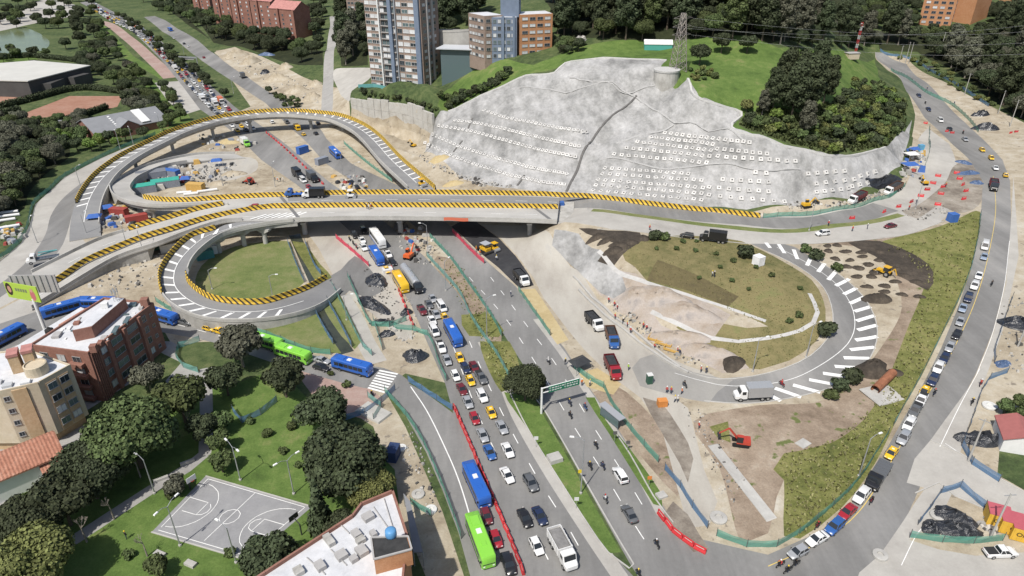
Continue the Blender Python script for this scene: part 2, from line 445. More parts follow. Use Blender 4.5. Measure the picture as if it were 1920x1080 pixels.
REG = []     # (object name, material key, world polygon)
def region(name, key, px, smooth=True, step=4.0, z=None):
    w = [T0(*q) if z is None else P(q[0], q[1], z).xy.to_3d() for q in px]
    w = catmull(w, step, True) if smooth else [p for i in range(len(w)) for p in catmull([w[i], w[(i + 1) % len(w)]], step)[:-1]]
    REG.append((name, key, [(p.x, p.y) for p in w]))
def strip(name, key, px, width, step=4.0):
    w = catmull([T0(*q) for q in px], step)
    a = offset_line(w, width / 2); b = offset_line(w, -width / 2)
    REG.append((name, key, [(p.x, p.y) for p in a + b[::-1]]))

region('earthworks', 'dirt', [(-80,520),(90,440),(180,335),(320,250),(400,225),(470,200),(420,130),(405,95),(440,88),(540,135),(600,160),(640,165),(655,190),(655,235),(800,285),(880,338),(1060,366),(1110,380),(1400,400),(1600,380),(1700,330),(1716,215),(1690,150),(1640,100),(1700,105),(1800,170),(1920,230),(2010,300),(2300,420),(2500,1250),(1900,1480),(1400,1130),(1240,950),(1100,720),(960,540),(870,570),(960,740),(930,740),(760,700),(720,730),(760,800),(830,960),(880,1110),(940,1400),(860,1400),(800,1085),(750,960),(700,800),(640,760),(560,690),(470,665),(390,665),(330,660),(280,570),(150,560),(-80,640)], False)
region('brown_ground', 'browndirt', [(820,480),(870,500),(925,590),(940,640),(905,650),(860,570),(815,510)])
region('brown_ground', 'browndirt', [(1300,790),(1420,760),(1560,745),(1660,640),(1690,560),(1640,470),(1500,455),(1600,450),(1720,440),(1760,480),(1720,640),(1640,780),(1560,840),(1470,900),(1440,1000),(1390,1020),(1350,880)])
region('brown_ground', 'browndirt', [(1100,740),(1150,720),(1230,790),(1290,900),(1270,930),(1180,830)])
region('gravel_yard', 'dusty', [(560,400),(660,420),(720,500),(770,600),(760,640),(700,590),(640,540),(600,470)])
region('churned_yard', 'mud_and_shade', [(255,335),(300,318),(345,312),(350,335),(320,352),(275,362)])
region('painted_shade_yard', 'mud_and_shade', [(235,450),(320,435),(345,450),(290,480),(240,490)])  # yard ground darkened by colour to paint in shade under the descending ramp
region('grey_yard', 'dusty', [(380,300),(470,295),(480,320),(420,340),(360,330)])
region('old_asphalt', 'asphalt', [(612,522),(640,505),(665,480),(690,500),(720,545),(690,560),(655,545),(640,560)])
strip('narrow_lane', 'concrete', [(640,555),(662,590),(685,640),(708,680)], 4.5)
strip('canal', 'canal', [(552,440),(570,480),(592,528)], 3.6)
strip('canal', 'canal', [(596,572),(620,615),(650,662)], 3.6)
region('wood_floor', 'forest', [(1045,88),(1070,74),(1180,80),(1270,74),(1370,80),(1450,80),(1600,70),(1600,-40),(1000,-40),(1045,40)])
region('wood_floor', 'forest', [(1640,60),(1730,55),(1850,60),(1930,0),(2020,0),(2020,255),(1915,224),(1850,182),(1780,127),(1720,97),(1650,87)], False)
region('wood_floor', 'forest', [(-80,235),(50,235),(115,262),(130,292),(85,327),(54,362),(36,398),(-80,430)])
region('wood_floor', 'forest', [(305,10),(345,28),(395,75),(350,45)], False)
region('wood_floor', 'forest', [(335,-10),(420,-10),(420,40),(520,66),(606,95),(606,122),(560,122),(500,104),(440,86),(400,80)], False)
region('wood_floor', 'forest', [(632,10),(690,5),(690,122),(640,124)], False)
# park and city floor at the lower left
region('park_lawn', 'lawn', [(-260,1400),(-260,1080),(60,900),(230,790),(290,730),(370,690),(440,720),(520,690),(570,740),(620,790),(660,800),(740,880),(750,960),(700,1000),(600,1060),(560,1400)], False)
region('city_floor', 'paving', [(-200,700),(60,640),(170,640),(320,640),(400,680),(390,710),(280,735),(170,815),(40,920),(-100,1020),(-200,1020)], False)
region('flower_bed', 'grass', [(330,650),(420,640),(480,660),(420,700),(350,690)])
region('house_garden', 'grass', [(300,660),(340,680),(270,760),(170,800),(130,790),(250,715)], False)
region('red_plaza', 'redpave', [(545,685),(600,690),(690,725),(720,750),(700,790),(640,775),(585,740)], False)
strip('footpath', 'paving', [(386,690),(384,850),(350,878),(280,920),(200,972),(95,1040),(-60,1130)], 2.6)
region('basketball_court', 'court', [(386,892),(585,950),(466,1052),(284,998)], False)
# sports club at the upper left
region('park_ground', 'lawn', [(225,140),(290,150),(350,210),(350,245),(280,255),(250,210)])
region('club_lawn', 'lawn', [(-40,120),(50,105),(70,118),(0,135),(-40,150)])
region('pond', 'water', [(-60,60),(40,52),(88,72),(85,92),(40,98),(-60,100)])
region('tennis_court', 'clay', [(20,222),(130,180),(230,180),(220,200),(95,232)], False)
region('tennis_court', 'clay', [(-60,172),(45,165),(75,180),(20,195),(-60,200)], False)
region('green_verge', 'lawn', [(185,40),(205,55),(250,105),(315,145),(300,148),(235,110),(190,70)], False)
strip('red_cycle_path', 'redpave', [(172,38),(205,46),(240,72),(285,112),(320,146)], 9)
region('white_slab', 'concrete', [(290,155),(335,152),(378,205),(345,215),(315,190)], False)
region('parking_strip', 'concrete', [(-40,60),(80,0),(160,20),(60,45)])
# left approach road
region('approach_apron', 'concrete', [(-80,540),(0,490),(40,455),(56,420),(66,383),(95,357),(121,332),(188,297),(236,277),(330,243),(300,275),(230,310),(190,360),(165,405),(150,440),(170,470),(120,500),(60,545),(-80,620)], False)
region('approach_road', 'asphalt', [(-80,585),(10,525),(55,485),(85,440),(95,405),(115,375),(150,345),(200,312),(260,280),(280,285),(215,322),(165,358),(138,395),(128,430),(112,468),(70,508),(-80,610)])
region('landing_road', 'concrete', [(-80,625),(20,570),(80,540),(130,535),(60,590),(-80,680)], False)
# streets
region('bus_street', 'asphalt', [(-120,655),(50,590),(140,566),(220,572),(300,588),(360,603),(450,625),(560,658),(640,678),(720,690),(770,716),(740,735),(680,727),(600,706),(500,676),(400,642),(300,622),(200,602),(100,618),(-120,710)])
region('jam_carriageway', 'asphalt', [(150,5),(180,20),(250,60),(300,110),(345,165),(375,205),(440,250),(490,300),(555,345),(620,400),(690,465),(735,515),(770,570),(800,640),(835,720),(850,775),(800,738),(755,712),(722,732),(760,778),(800,850),(830,920),(860,1000),(890,1110),(960,1500),(1430,1500),(1215,1110),(1150,1040),(1110,985),(1050,900),(985,800),(955,730),(925,670),(890,600),(855,545),(800,485),(745,435),(690,392),(620,343),(560,292),(500,243),(440,200),(395,160),(340,110),(280,60),(205,18),(170,0)], False)
region('avenue', 'asphalt', [(270,32),(330,75),(380,115),(440,155),(500,195),(540,235),(570,262),(610,306),(660,338),(740,395),(806,445),(846,487),(889,547),(940,620),(985,690),(1015,760),(1055,830),(1105,920),(1155,1010),(1180,1055),(1215,1110),(1430,1500),(1900,1500),(1420,1110),(1330,1045),(1250,960),(1200,870),(1150,790),(1100,720),(1060,655),(1010,590),(967,537),(921,497),(880,458),(835,415),(765,357),(712,332),(658,306),(612,260),(590,230),(550,195),(480,155),(420,115),(370,75),(310,38),(290,30)], False)
region('avenue', 'asphalt', [(1310,1010),(1340,1085),(1500,1110),(1640,1110),(1700,1020),(1600,960),(1530,1000),(1440,1040)], False)
strip('paved_shoulder', 'concrete', [(905,640),(940,705),(968,775),(1022,870),(1080,960),(1120,1020),(1165,1085)], 2.6)
strip('paved_shoulder', 'concrete', [(1005,598),(1054,662),(1094,724),(1144,797),(1194,880),(1240,965)], 1.6)
region('fresh_lane', 'newasphalt', [(846,425),(905,478),(935,502),(975,541),(1001,535),(992,515),(967,480),(937,448),(900,421),(880,405)], False)
region('haul_road', 'dusty', [(903,421),(940,448),(970,480),(1000,520),(1020,560),(1070,625),(1095,655),(1140,700),(1200,745),(1240,800),(1290,990),(1330,985),(1345,940),(1320,880),(1300,800),(1290,765),(1250,735),(1250,690),(1300,708),(1350,712),(1330,700),(1250,668),(1200,640),(1160,600),(1120,560),(1070,500),(1040,455),(1000,420)], False)
region('sand_strip', 'yellowsand', [(970,543),(1003,541),(1066,637),(1045,646)], False)
region('yellow_patch', 'yellowsand', [(1085,700),(1120,690),(1165,720),(1150,740),(1100,725)])
region('wet_track', 'mud_and_shade', [(1205,745),(1240,755),(1290,830),(1300,860),(1290,905),(1275,870),(1240,810)])
region('broken_ground', 'mud_and_shade', [(1240,970),(1262,940),(1290,965),(1310,1000),(1330,1030),(1300,1035),(1270,1000)])
# right loop
region('loop_road', 'asphalt', [(1230,668),(1300,700),(1350,710),(1410,705),(1470,690),(1520,666),(1550,636),(1562,605),(1558,570),(1545,540),(1520,515),(1480,490),(1440,472),(1405,456),(1450,452),(1490,463),(1525,484),(1560,506),(1592,530),(1620,558),(1638,590),(1645,622),(1638,658),(1610,700),(1560,727),(1480,747),(1400,757),(1320,752),(1250,737),(1200,722),(1190,690)])
region('dusty_loop_end', 'dustasphalt', [(1185,690),(1225,664),(1300,698),(1352,709),(1375,712),(1345,735),(1330,755),(1250,738),(1200,724)])
region('plateau_road', 'concrete', [(1036,362),(1110,367),(1200,378),(1300,391),(1430,406),(1520,402),(1600,391),(1655,374),(1700,345),(1722,300),(1722,260),(1740,240),(1780,270),(1800,330),(1800,375),(1760,420),(1700,440),(1600,452),(1500,458),(1400,457),(1250,442),(1150,430),(1036,423)], False)
strip('plateau_lane', 'asphalt', [(1040,380),(1200,393),(1300,404),(1420,416),(1520,416),(1600,406),(1660,390)], 9.5)
region('rough_patch', 'mud_and_shade', [(1690,395),(1720,385),(1770,345),(1790,310),(1830,300),(1845,340),(1835,385),(1795,400),(1760,385),(1720,410)])
strip('verge', 'loopgrass', [(1110,394),(1180,402),(1260,413),(1350,424),(1420,431),(1520,430),(1600,420),(1690,402)], 3.0)
region('hill_road', 'asphalt', [(1330,1110),(1420,1052),(1500,1022),(1580,966),(1640,882),(1690,792),(1730,722),(1765,652),(1795,580),(1815,520),(1830,450),(1840,390),(1843,340),(1820,302),(1770,255),(1730,215),(1700,172),(1672,132),(1640,100),(1660,98),(1700,120),(1730,150),(1770,190),(1810,230),(1850,268),(1880,300),(1894,340),(1896,400),(1893,470),(1885,530),(1862,620),(1830,700),(1795,765),(1760,832),(1735,890),(1700,970),(1650,1040),(1600,1110)], False)
region('side_street', 'concrete', [(1745,825),(1800,850),(1870,895),(1935,930),(2150,1010),(2150,1065),(1935,985),(1860,960),(1790,930),(1760,905),(1735,915),(1700,905),(1715,860)])
region('right_footway', 'concrete', [(1900,330),(1910,480),(1880,620),(1815,800),(1800,850),(1745,825),(1770,790),(1832,705),(1864,622),(1887,530),(1897,400)], False)
region('lower_apron', 'concrete', [(1600,1110),(1650,1040),(1695,975),(1735,915),(1760,905),(1785,925),(1748,985),(1705,1012),(1760,1030),(1830,1042),(1935,1035),(2250,1050),(2250,1150),(1800,1200)])
# plateau vegetation
region('planted_mound', 'drygrass', [(1165,470),(1215,445),(1300,442),(1390,452),(1430,470),(1480,497),(1522,525),(1543,560),(1548,600),(1530,640),(1480,676),(1425,693),(1400,690),(1385,668),(1330,650),(1268,614),(1290,600),(1400,615),(1440,612),(1300,553),(1213,527),(1190,500)])
region('turf_patch', 'turf', [(1233,487),(1300,512),(1385,556),(1366,575),(1290,545),(1213,525)], False)
region('cut_slope', 'pinkdirt', [(1150,500),(1213,530),(1308,559),(1370,590),(1340,632),(1269,606),(1221,584),(1240,610),(1300,640),(1385,668),(1405,690),(1355,700),(1308,675),(1266,652),(1224,625),(1169,590),(1110,535)], False)
region('sprayed_bank', 'shot', [(1040,430),(1085,438),(1110,465),(1165,515),(1175,545),(1150,560),(1127,550),(1095,520),(1068,495),(1035,460)], False)
region('topsoil_bank', 'blacksoil', [(1085,428),(1140,432),(1200,436),(1205,450),(1165,480),(1150,500),(1120,490),(1150,455)])
strip('cast_gutter', 'gutter', [(1122,470),(1185,520),(1213,530),(1308,559),(1436,602)], 1.1)
strip('cast_gutter', 'gutter', [(1221,584),(1269,606),(1335,634),(1383,640),(1440,634),(1500,620),(1525,605),(1533,585),(1518,550)], 1.1)
region('bank_grass', 'weeds', [(1650,455),(1760,425),(1830,395),(1838,420),(1822,500),(1795,570),(1760,640),(1725,710),(1685,780),(1640,870),(1580,950),(1500,1010),(1470,1005),(1470,900),(1450,880),(1470,850),(1560,830),(1640,760),(1700,620),(1735,520),(1700,480)])
region('topsoil_field', 'blacksoil', [(1590,455),(1650,452),(1720,480),(1750,510),(1740,545),(1690,520),(1640,480)])
region('weed_patch', 'weeds', [(1330,800),(1365,790),(1370,830),(1345,820)])
region('right_yard_grass', 'grass', [(1880,770),(1940,760),(1940,930),(1870,890)], False)
# avenue greens
region('median_lawn', 'lawn', [(945,735),(1000,745),(1020,780),(1060,850),(1110,940),(1150,1010),(1165,1035),(1140,1038),(1100,978),(1050,900),(990,805)])
region('kerb_lawn', 'lawn', [(1098,745),(1115,745),(1135,785),(1180,840),(1240,925),(1242,950),(1225,945),(1190,890),(1140,810)])
region('weed_patch', 'weeds', [(900,640),(955,640),(975,690),(985,720),(940,735)])
region('weed_patch', 'weeds', [(865,590),(915,588),(945,620),(935,632),(880,630)])
region('loop_lawn', 'loopgrass', [(366,525),(378,498),(400,478),(440,462),(490,454),(540,452),(552,480),(570,530),(545,552),(500,562),(450,566),(405,562),(374,547)])
region('loop_lawn', 'loopgrass', [(470,606),(540,597),(590,580),(600,600),(625,640),(640,662),(590,662),(520,640)])
region('weed_patch', 'weeds', [(548,452),(570,455),(600,495),(622,520),(600,535),(575,500)])
region('loop_lawn', 'loopgrass', [(606,572),(632,548),(655,590),(678,640),(665,655),(640,630)])
# hillside
region('hill_lawn', 'lawn', [(820,195),(850,160),(900,118),(1000,122),(1060,98),(1100,85),(1240,80),(1460,90),(1600,100),(1640,110),(1650,150),(1700,190),(1695,240),(1660,276,17),(1560,291,20),(1450,263,25),(1372,238,28),(1390,211,30),(1312,182,35),(1290,146,39),(1238,128,39.5),(1250,113,40),(1130,108,39),(1060,118,36),(985,141,31),(960,152,28),(870,196,18),(840,212)], False)
region('scrub_floor', 'grass', [(1400,215),(1440,200),(1500,215),(1560,190),(1640,160),(1700,190),(1697,240),(1660,276,17),(1560,290),(1460,263),(1385,235)])
region('quarry_ground', 'dirt', [(402,98),(440,92),(500,110),(560,140),(606,160),(606,205),(560,205),(500,170),(450,135)])
strip('side_lane', 'paving', [(612,215),(614,180),(616,140),(621,90),(626,50),(625,30)], 6.5)
region('rock_scar', 'concrete', [(628,130),(700,128),(690,150),(660,170),(655,190),(635,170)])
_f = [(q.x - .4, q.y - 1.3) for q in _wt]; _b = [(q.x + .4, q.y + 1.2) for q in _wt]
REG.append(('wall_foot', 'dirt', _f + [(q.x - 6, q.y - 22) for q in _wt][::-1]))
REG.append(('wall_step', 'dirt', _f + _b[::-1]))
SLOPE_POLY = [(840,209,15),(870,196,18),(915,173,23),(960,152,28),(985,141,31),(1040,136,33),(1060,118,36),(1130,108,39),(1250,113,40),(1238,128,39.5),(1290,146,39),(1312,182,35),(1390,211,30),(1372,238,28),(1450,263,25),(1510,280,22),(1560,291,20),(1610,287,18.5),(1660,276,17),(1692,245,14),(1710,225),(1704,262),(1688,312),(1640,351),(1590,373),(1500,388),(1400,393),(1300,389),(1200,380),(1110,373),(1060,365),(960,355),(870,338),(795,287),(805,262)]
region('shotcrete_slope', 'shot', SLOPE_POLY, False, 3.0)

def inside(poly, q):
    p = np.array(poly); r = np.zeros(len(q), bool); j = len(p) - 1
    lo = p.min(0); hi = p.max(0)
    sel = np.where((q[:, 0] >= lo[0]) & (q[:, 0] <= hi[0]) & (q[:, 1] >= lo[1]) & (q[:, 1] <= hi[1]))[0]
    qs = q[sel]; rr = np.zeros(len(sel), bool)
    for i in range(len(p)):
        a, b = p[i], p[j]
        if a[1] != b[1]:
            c = ((a[1] > qs[:, 1]) != (b[1] > qs[:, 1])) & (qs[:, 0] < (b[0] - a[0]) * (qs[:, 1] - a[1]) / (b[1] - a[1]) + a[0])
            rr ^= c
        j = i
    r[sel] = rr
    return r
# one seamless sheet, cut along every outline, then sorted into surfaces
def axis(parts):
    out = []
    for a, b, s in parts:
        out += list(np.arange(a, b, s))
    return out + [parts[-1][1]]
gx = axis([(-3000, -700, 300), (-700, -340, 30), (-340, -200, 10), (-200, 240, 5), (240, 420, 9), (420, 700, 30), (700, 3000, 300)])
gy = axis([(-600, 40, 60), (40, 330, 5), (330, 480, 8), (480, 700, 20), (700, 1200, 60), (1200, 3200, 400)])
vin = []; ein = []
jr = random.Random(3)
for i, x in enumerate(gx):
    for j, y in enumerate(gy):
        edge = i in (0, len(gx) - 1) or j in (0, len(gy) - 1)
        vin.append(Vector((x + (0 if edge else jr.uniform(-1, 1)), y + (0 if edge else jr.uniform(-1, 1)))))
for nm, key, poly in REG:
    b = len(vin); n = len(poly)
    vin += [Vector(p) for p in poly]
    ein += [(b + k, b + (k + 1) % n) for k in range(n)]
_sp = np.array(REG[-1][2]); _lo = _sp.min(0); _hi = _sp.max(0)
_gx, _gy = np.meshgrid(np.arange(_lo[0], _hi[0], 1.9), np.arange(_lo[1], _hi[1], 1.9))
_gq = np.stack([_gx.ravel(), _gy.ravel()], 1) + np.random.RandomState(1).uniform(-.5, .5, (_gx.size, 2))
_gq = _gq[inside(REG[-1][2], _gq)]
vin += [Vector(q) for q in _gq]
cv, ce, cf, _, _, _ = geometry.delaunay_2d_cdt(vin, ein, [], 0, 1e-3)
cxy = np.array([[v.x, v.y] for v in cv])
cz_ = heights(cxy)
_in = np.where(inside(REG[-1][2], cxy))[0]
for i in _in:
    x, y = cxy[i]; z = cz_[i]
    n1 = noise.noise(Vector((x * .09, y * .09, z * .16))); n2 = noise.noise(Vector((x * .42, y * .16, z * .1 + 7))); n3 = noise.noise(Vector((x * .3, y * .3, 3)))
    st = (z * .42) % 1.0                      # sprayed lifts: shallow steps every two and a half metres
    cz_[i] += .55 * n1 + .5 * n2 + .25 * n3 + .5 * (st - .5) * min(1, max(0, (z - 16) / 6))
tri = np.array([f[:3] for f in cf if len(f) == 3])
cen = cxy[tri].mean(1)
owner = np.full(len(tri), -1)
for k, (nm, key, poly) in enumerate(REG):
    owner[inside(poly, cen)] = k
a2 = np.cross(cxy[tri[:, 1]] - cxy[tri[:, 0]], cxy[tri[:, 2]] - cxy[tri[:, 0]])
tri[a2 < 0] = tri[a2 < 0][:, ::-1]
ground_bvh = BVHTree.FromPolygons([(x, y, z) for (x, y), z in zip(cxy, cz_)], tri.tolist())
def sheet(name, key, sel, **kw):
    t = tri[sel]
    if len(t) == 0: return None
    ids, inv = np.unique(t, return_inverse=True)
    me = bpy.data.meshes.new(name)
    me.from_pydata([(cxy[i, 0], cxy[i, 1], cz_[i]) for i in ids], [], inv.reshape(-1, 3).tolist())
    me.polygons.foreach_set('use_smooth', [True] * len(me.polygons))
    return obj(name, me, G[key], **kw)
sheet('ground', 'grass', owner == -1, kind='structure')
slope_obj = None
SURF = {}
for k, (nm, key, poly) in enumerate(REG):
    o = sheet(nm, key, owner == k, kind=None if nm == 'shotcrete_slope' else 'structure')
    if nm == 'shotcrete_slope': slope_obj = o
    SURF.setdefault(nm, o)
tag(slope_obj, 'pale grey sprayed-concrete hillside studded with rows of square anchor blocks', 'retaining slope')
def gz(x, y):
    h = ground_bvh.ray_cast(Vector((x, y, 900)), Vector((0, 0, -1)))
    return h[0].z if h[0] else 0.0
def T(px, py, up=0.0):
    """ground point seen at (px, py); up: aim at a point that many metres above the ground"""
    d = ray(px, py).normalized()
    o = Vector((0, 0, CAM_H - up))
    h = ground_bvh.ray_cast(o, d)
    if h[0] is None: return P(px, py, 0)
    return h[0].copy()
def TN(px, py):
    d = ray(px, py).normalized()
    h = ground_bvh.ray_cast(Vector((0, 0, CAM_H)), d)
    n = h[1]
    return h[0].copy(), (n if n.z > 0 else -n)
def on_ground(p, dz=0.0): return Vector((p[0], p[1], gz(p[0], p[1]) + dz))
# ---------------------------------------------------------------- common materials
CONC = ground('cast_concrete', [(.32,.31,.29),(.40,.39,.365),(.47,.46,.43)], .06, .4, .5, fine=.08)
CONC_OLD = ground('stained_concrete', [(.22,.21,.19),(.33,.32,.295),(.42,.41,.385),(.47,.46,.43)], .09, .35, .5, fine=.1, stretch=(0, 1, 1))
DECK_C = ground('deck_concrete', [(.27,.265,.25),(.37,.36,.34),(.46,.45,.42)], .03, .18, .5, fine=.06, stretch=(0, .25, 1))
DECK_A = ground('deck_asphalt', [(.17,.17,.172),(.215,.215,.215),(.27,.268,.26)], .03, .15, .5, fine=.07, stretch=(0, .2, 1))
WHITE_P = plain('white_road_paint', (.72,.72,.70), .7, var=.12, vscale=.8)
YELLOW_P = plain('yellow_road_paint', (.62,.46,.12), .7, var=.2, vscale=.8)
BARR = stripes('yellow_black_bands', (.66,.43,.045), (.04,.033,.025), 1.6, .42, .9)
BLACK = plain('black_rubber', (.02,.02,.02), .8)
DARKM = plain('dark_metal', (.05,.05,.055), .5, .3)
GALV = plain('galvanised_steel', (.45,.46,.47), .45, .6, var=.1)
def w3(pts): return [P(*p) for p in pts]
def pair(a, b, n):
    """two polylines resampled to n matching points"""
    def rs(l):
        l = catmull(l, 2.0)
        d = [0.0]
        for i in range(1, len(l)): d.append(d[-1] + (l[i] - l[i - 1]).length)
        out = []
        j = 0
        for k in range(n):
            s = d[-1] * k / (n - 1)
            while j < len(d) - 2 and d[j + 1] < s: j += 1
            t = (s - d[j]) / max(1e-6, d[j + 1] - d[j])
            out.append(l[j].lerp(l[j + 1], min(1, max(0, t))))
        return out
    return rs(a), rs(b)
def make_deck(root, L, R, surf, drop=0.0, grounded=4.4, slab=0.45, girder=1.35):
    """bridge deck between matching edge lines L and R: road sheet, slab, girder; low stretches stand on walls"""
    n = len(L); dz = Vector((0, 0, 1))
    top = MB()
    top.loft([[L[i] - dz * drop, R[i] - dz * drop] for i in range(n)], cap=False)
    top.f = [f for k, f in enumerate(top.f) if k % 2 == 0]; top.mi = [0] * len(top.f)
    o = top.build('road_surface', surf, root, smooth=True)
    recalc_up(o.data)
    sl = MB(); rings = []
    for i in range(n):
        a, b = L[i] - dz * (drop + .01), R[i] - dz * (drop + .01)
        rings.append([a, b, b - dz * slab, a - dz * slab])
    sl.loft(rings); recalc(sl.build('deck_slab', CONC, root).data)
    gd = []
    for i in range(n):
        a, b = L[i], R[i]; w = (b - a)
        m = min(a.z, b.z)
        if m > grounded:
            a2, b2 = a + w * .16, b - w * .16
            gd.append([a2 - dz * (drop + slab + .01), b2 - dz * (drop + slab + .01), b2 - dz * (slab + girder), a2 - dz * (slab + girder)])
        else:
            a2, b2 = a + w * .015, b - w * .015
            gd.append([a2 - dz * (drop + slab + .01), b2 - dz * (drop + slab + .01), Vector((b2.x, b2.y, min(gz(b2.x, b2.y) - .4, b2.z - .8))), Vector((a2.x, a2.y, min(gz(a2.x, a2.y) - .4, a2.z - .8)))])
    gm = MB(); gm.loft(gd); recalc(gm.build('girder', CONC_OLD, root).data)
def recalc_up(me):
    bm = bmesh.new(); bm.from_mesh(me)
    bm.normal_update()
    for f in bm.faces:
        if f.normal.z < 0: f.normal_flip()
    bm.to_mesh(me); bm.free()
def sweep(name, line, prof, mat, parent=None, uvv=True, **kw):
    """profile (offset to the left, height) swept along a line; uv = (length, height)"""
    ts = tangents(line); vs = []; n = len(prof); d = 0.0; us = []
    for i, (p, t) in enumerate(zip(line, ts)):
        if i: d += (line[i] - line[i - 1]).length
        us.append(d)
        for (o_, z_) in prof: vs.append(p + Vector((-t.y * o_, t.x * o_, z_)))
    fs = []; uv = []; vv = [0.0]
    for k in range(1, n): vv.append(vv[-1] + math.dist(prof[k], prof[k - 1]))
    vv.append(vv[-1] + math.dist(prof[0], prof[-1]))
    for i in range(len(line) - 1):
        for k in range(n):
            k2 = (k + 1) % n
            fs.append((i * n + k, i * n + k2, (i + 1) * n + k2, (i + 1) * n + k))
            uv.append([(us[i], vv[k]), (us[i], vv[k + 1]), (us[i + 1], vv[k + 1]), (us[i + 1], vv[k])])
    fs.append(tuple(range(n))[::-1]); uv.append([(0, 0)] * n)
    e = (len(line) - 1) * n
    fs.append(tuple(range(e, e + n))); uv.append([(0, 0)] * n)
    me = bpy.data.meshes.new(name); me.from_pydata([tuple(v) for v in vs], [], fs)
    l = me.uv_layers.new(name='UVMap')
    l.data.foreach_set('uv', [c for f in uv for p in f for c in p])
    bm = bmesh.new(); bm.from_mesh(me); bmesh.ops.recalc_face_normals(bm, faces=bm.faces); bm.to_mesh(me); bm.free()
    return obj(name, me, mat, parent, **kw)
NJ = [(-.32, 0), (-.32, .25), (-.14, .6), (-.11, 1.65), (.11, 1.65), (.14, .6), (.32, .25), (.32, 0)]
PAR = [(-.2, -.05), (-.16, .95), (.16, .95), (.2, -.05)]
KERB = [(-.12, -.1), (-.12, .14), (.12, .14), (.12, -.1)]
def striped(line, label, step=2.5):
    return sweep('striped_barrier', catmull(line, step), NJ, BARR, label=label, cat='barrier', group='yellow and black barriers of the interchange')
def bars(line, root, off0, off1, slant, spacing, width=.9, dz=.03, s0=0, s1=1e9, name='hatch_bar'):
    """white bars across one side of a carriageway; offsets to the left of the line"""
    l = resample(catmull(line, 1.5), .5); ts = tangents(l)
    d = s0
    while d < min(s1, len(l) * .5 - abs(slant) - 1):
        i = int(d / .5); j = int((d + slant) / .5)
        if j >= len(l): break
        q = []
        for k, of in ((i, off0), (i + int(width / .5), off0), (j + int(width / .5), off1), (j, off1)):
            k = max(0, min(k, len(l) - 1))
            q.append(l[k] + Vector((-ts[k].y, ts[k].x, 0)) * of + Vector((0, 0, dz)))
        m = MB(); m.quad(*q); o = m.build(name, WHITE_P, root); recalc_up(o.data)
        d += spacing
def paint_line(line, root, width=.16, dash=None, dz=.035, mat=None, name='lane_line', drape=False):
    l = resample(catmull(line, 2.0), 1.0); ts = tangents(l)
    def pos(k, of):
        q = l[k] + Vector((-ts[k].y, ts[k].x, 0)) * of
        q.z = (gz(q.x, q.y) if drape else q.z) + dz
        return q
    if dash is None: runs = [(0, len(l) - 1)]
    else:
        runs = [(s, min(s + dash[0], len(l) - 1)) for s in range(0, len(l) - 1, dash[0] + dash[1])]
    for a, b in runs:
        m = MB()
        for k in range(a, b): m.quad(pos(k, -width / 2), pos(k + 1, -width / 2), pos(k + 1, width / 2), pos(k, width / 2))
        if m.f: recalc_up(m.build(name, mat or WHITE_P, root).data)
def tline(px): return [on_ground(T0(*p)) for p in px]

# ---------------------------------------------------------------- the interchange
MAIN_N = w3([(540,368,7.4),(620,364.5,7.6),(700,363.5,7.7),(820,363.5,7.7),(1000,366,7.5),(1050,368.5,7.25)])
MAIN_S = w3([(540,414.5,7.3),(658,410.5,7.5),(819,411.5,7.5),(970,414.5,7.4),(1044,417.5,7.2)])
deck_main = empty('overpass', P(800, 390, 0), 0, 'wide grey overpass crossing the avenue from left to right', 'overpass')
def root_local(root): root.location = (0, 0, 0)
root_local(deck_main)
L, R = pair(MAIN_N, MAIN_S, 40)
make_deck(deck_main, L, R, DECK_C)
# asphalt strip of the far carriageway
mid = [a.lerp(b, .48) for a, b in zip(L, R)]
m = MB()
for i in range(len(L) - 1):
    q = [L[i].lerp(mid[i], .12), mid[i].lerp(L[i], .12), mid[i + 1].lerp(L[i + 1], .12), L[i + 1].lerp(mid[i + 1], .12)]
    m.quad(*[p + Vector((0, 0, .02)) for p in q])
recalc_up(m.build('asphalt_lane', DECK_A, deck_main).data)
paint_line([a.lerp(b, .25) for a, b in zip(L, R)], deck_main, .2, (4, 7), .05)
paint_line([a.lerp(b, .44) for a, b in zip(L, R)], deck_main, .15, None, .05)
paint_line([a.lerp(b, .75) for a, b in zip(L, R)], deck_main, .2, (4, 7), .05)
paint_line([a.lerp(b, .93) for a, b in zip(L, R)], deck_main, .2, None, .05, YELLOW_P)
sweep('parapet', catmull([a.lerp(b, .015) for a, b in zip(R, L)], 4), PAR, CONC, deck_main)
def joint(a, b):
    d = (b - a); n = Vector((-d.y, d.x, 0)).normalized() * .55
    m = MB(); m.quad(*[p + Vector((0, 0, .04)) for p in (a - n, a + n, b + n, b - n)])
    recalc_up(m.build('expansion_joint', plain('joint_steel', (.16,.16,.16), .7), deck_main).data)
joint(P(524,366,7.45), P(564,413,7.35)); joint(P(972,367,7.5), P(1038,416,7.25))
def pier(root, p, top, width, ang, r=.85):
    g = gz(p.x, p.y)
    m = MB(); m.tube((p.x, p.y, g - .5), (p.x, p.y, top - 1.4), r, r, 14); m.build('pier_column', CONC, root, smooth=False)
    d = Vector((math.cos(ang), math.sin(ang), 0)); k = Vector((-d.y, d.x, 0))
    m = MB(); rings = []
    for s, hz in ((-1, .55), (-.35, 1.4), (.35, 1.4), (1, .55)):
        c = Vector((p.x, p.y, 0)) + d * (s * width / 2)
        rings.append([c - k * .8 + Vector((0, 0, top - hz)), c + k * .8 + Vector((0, 0, top - hz)), c + k * .8 + Vector((0, 0, top)), c - k * .8 + Vector((0, 0, top))])
    m.loft(rings); recalc(m.build('pier_cap', CONC, root).data)
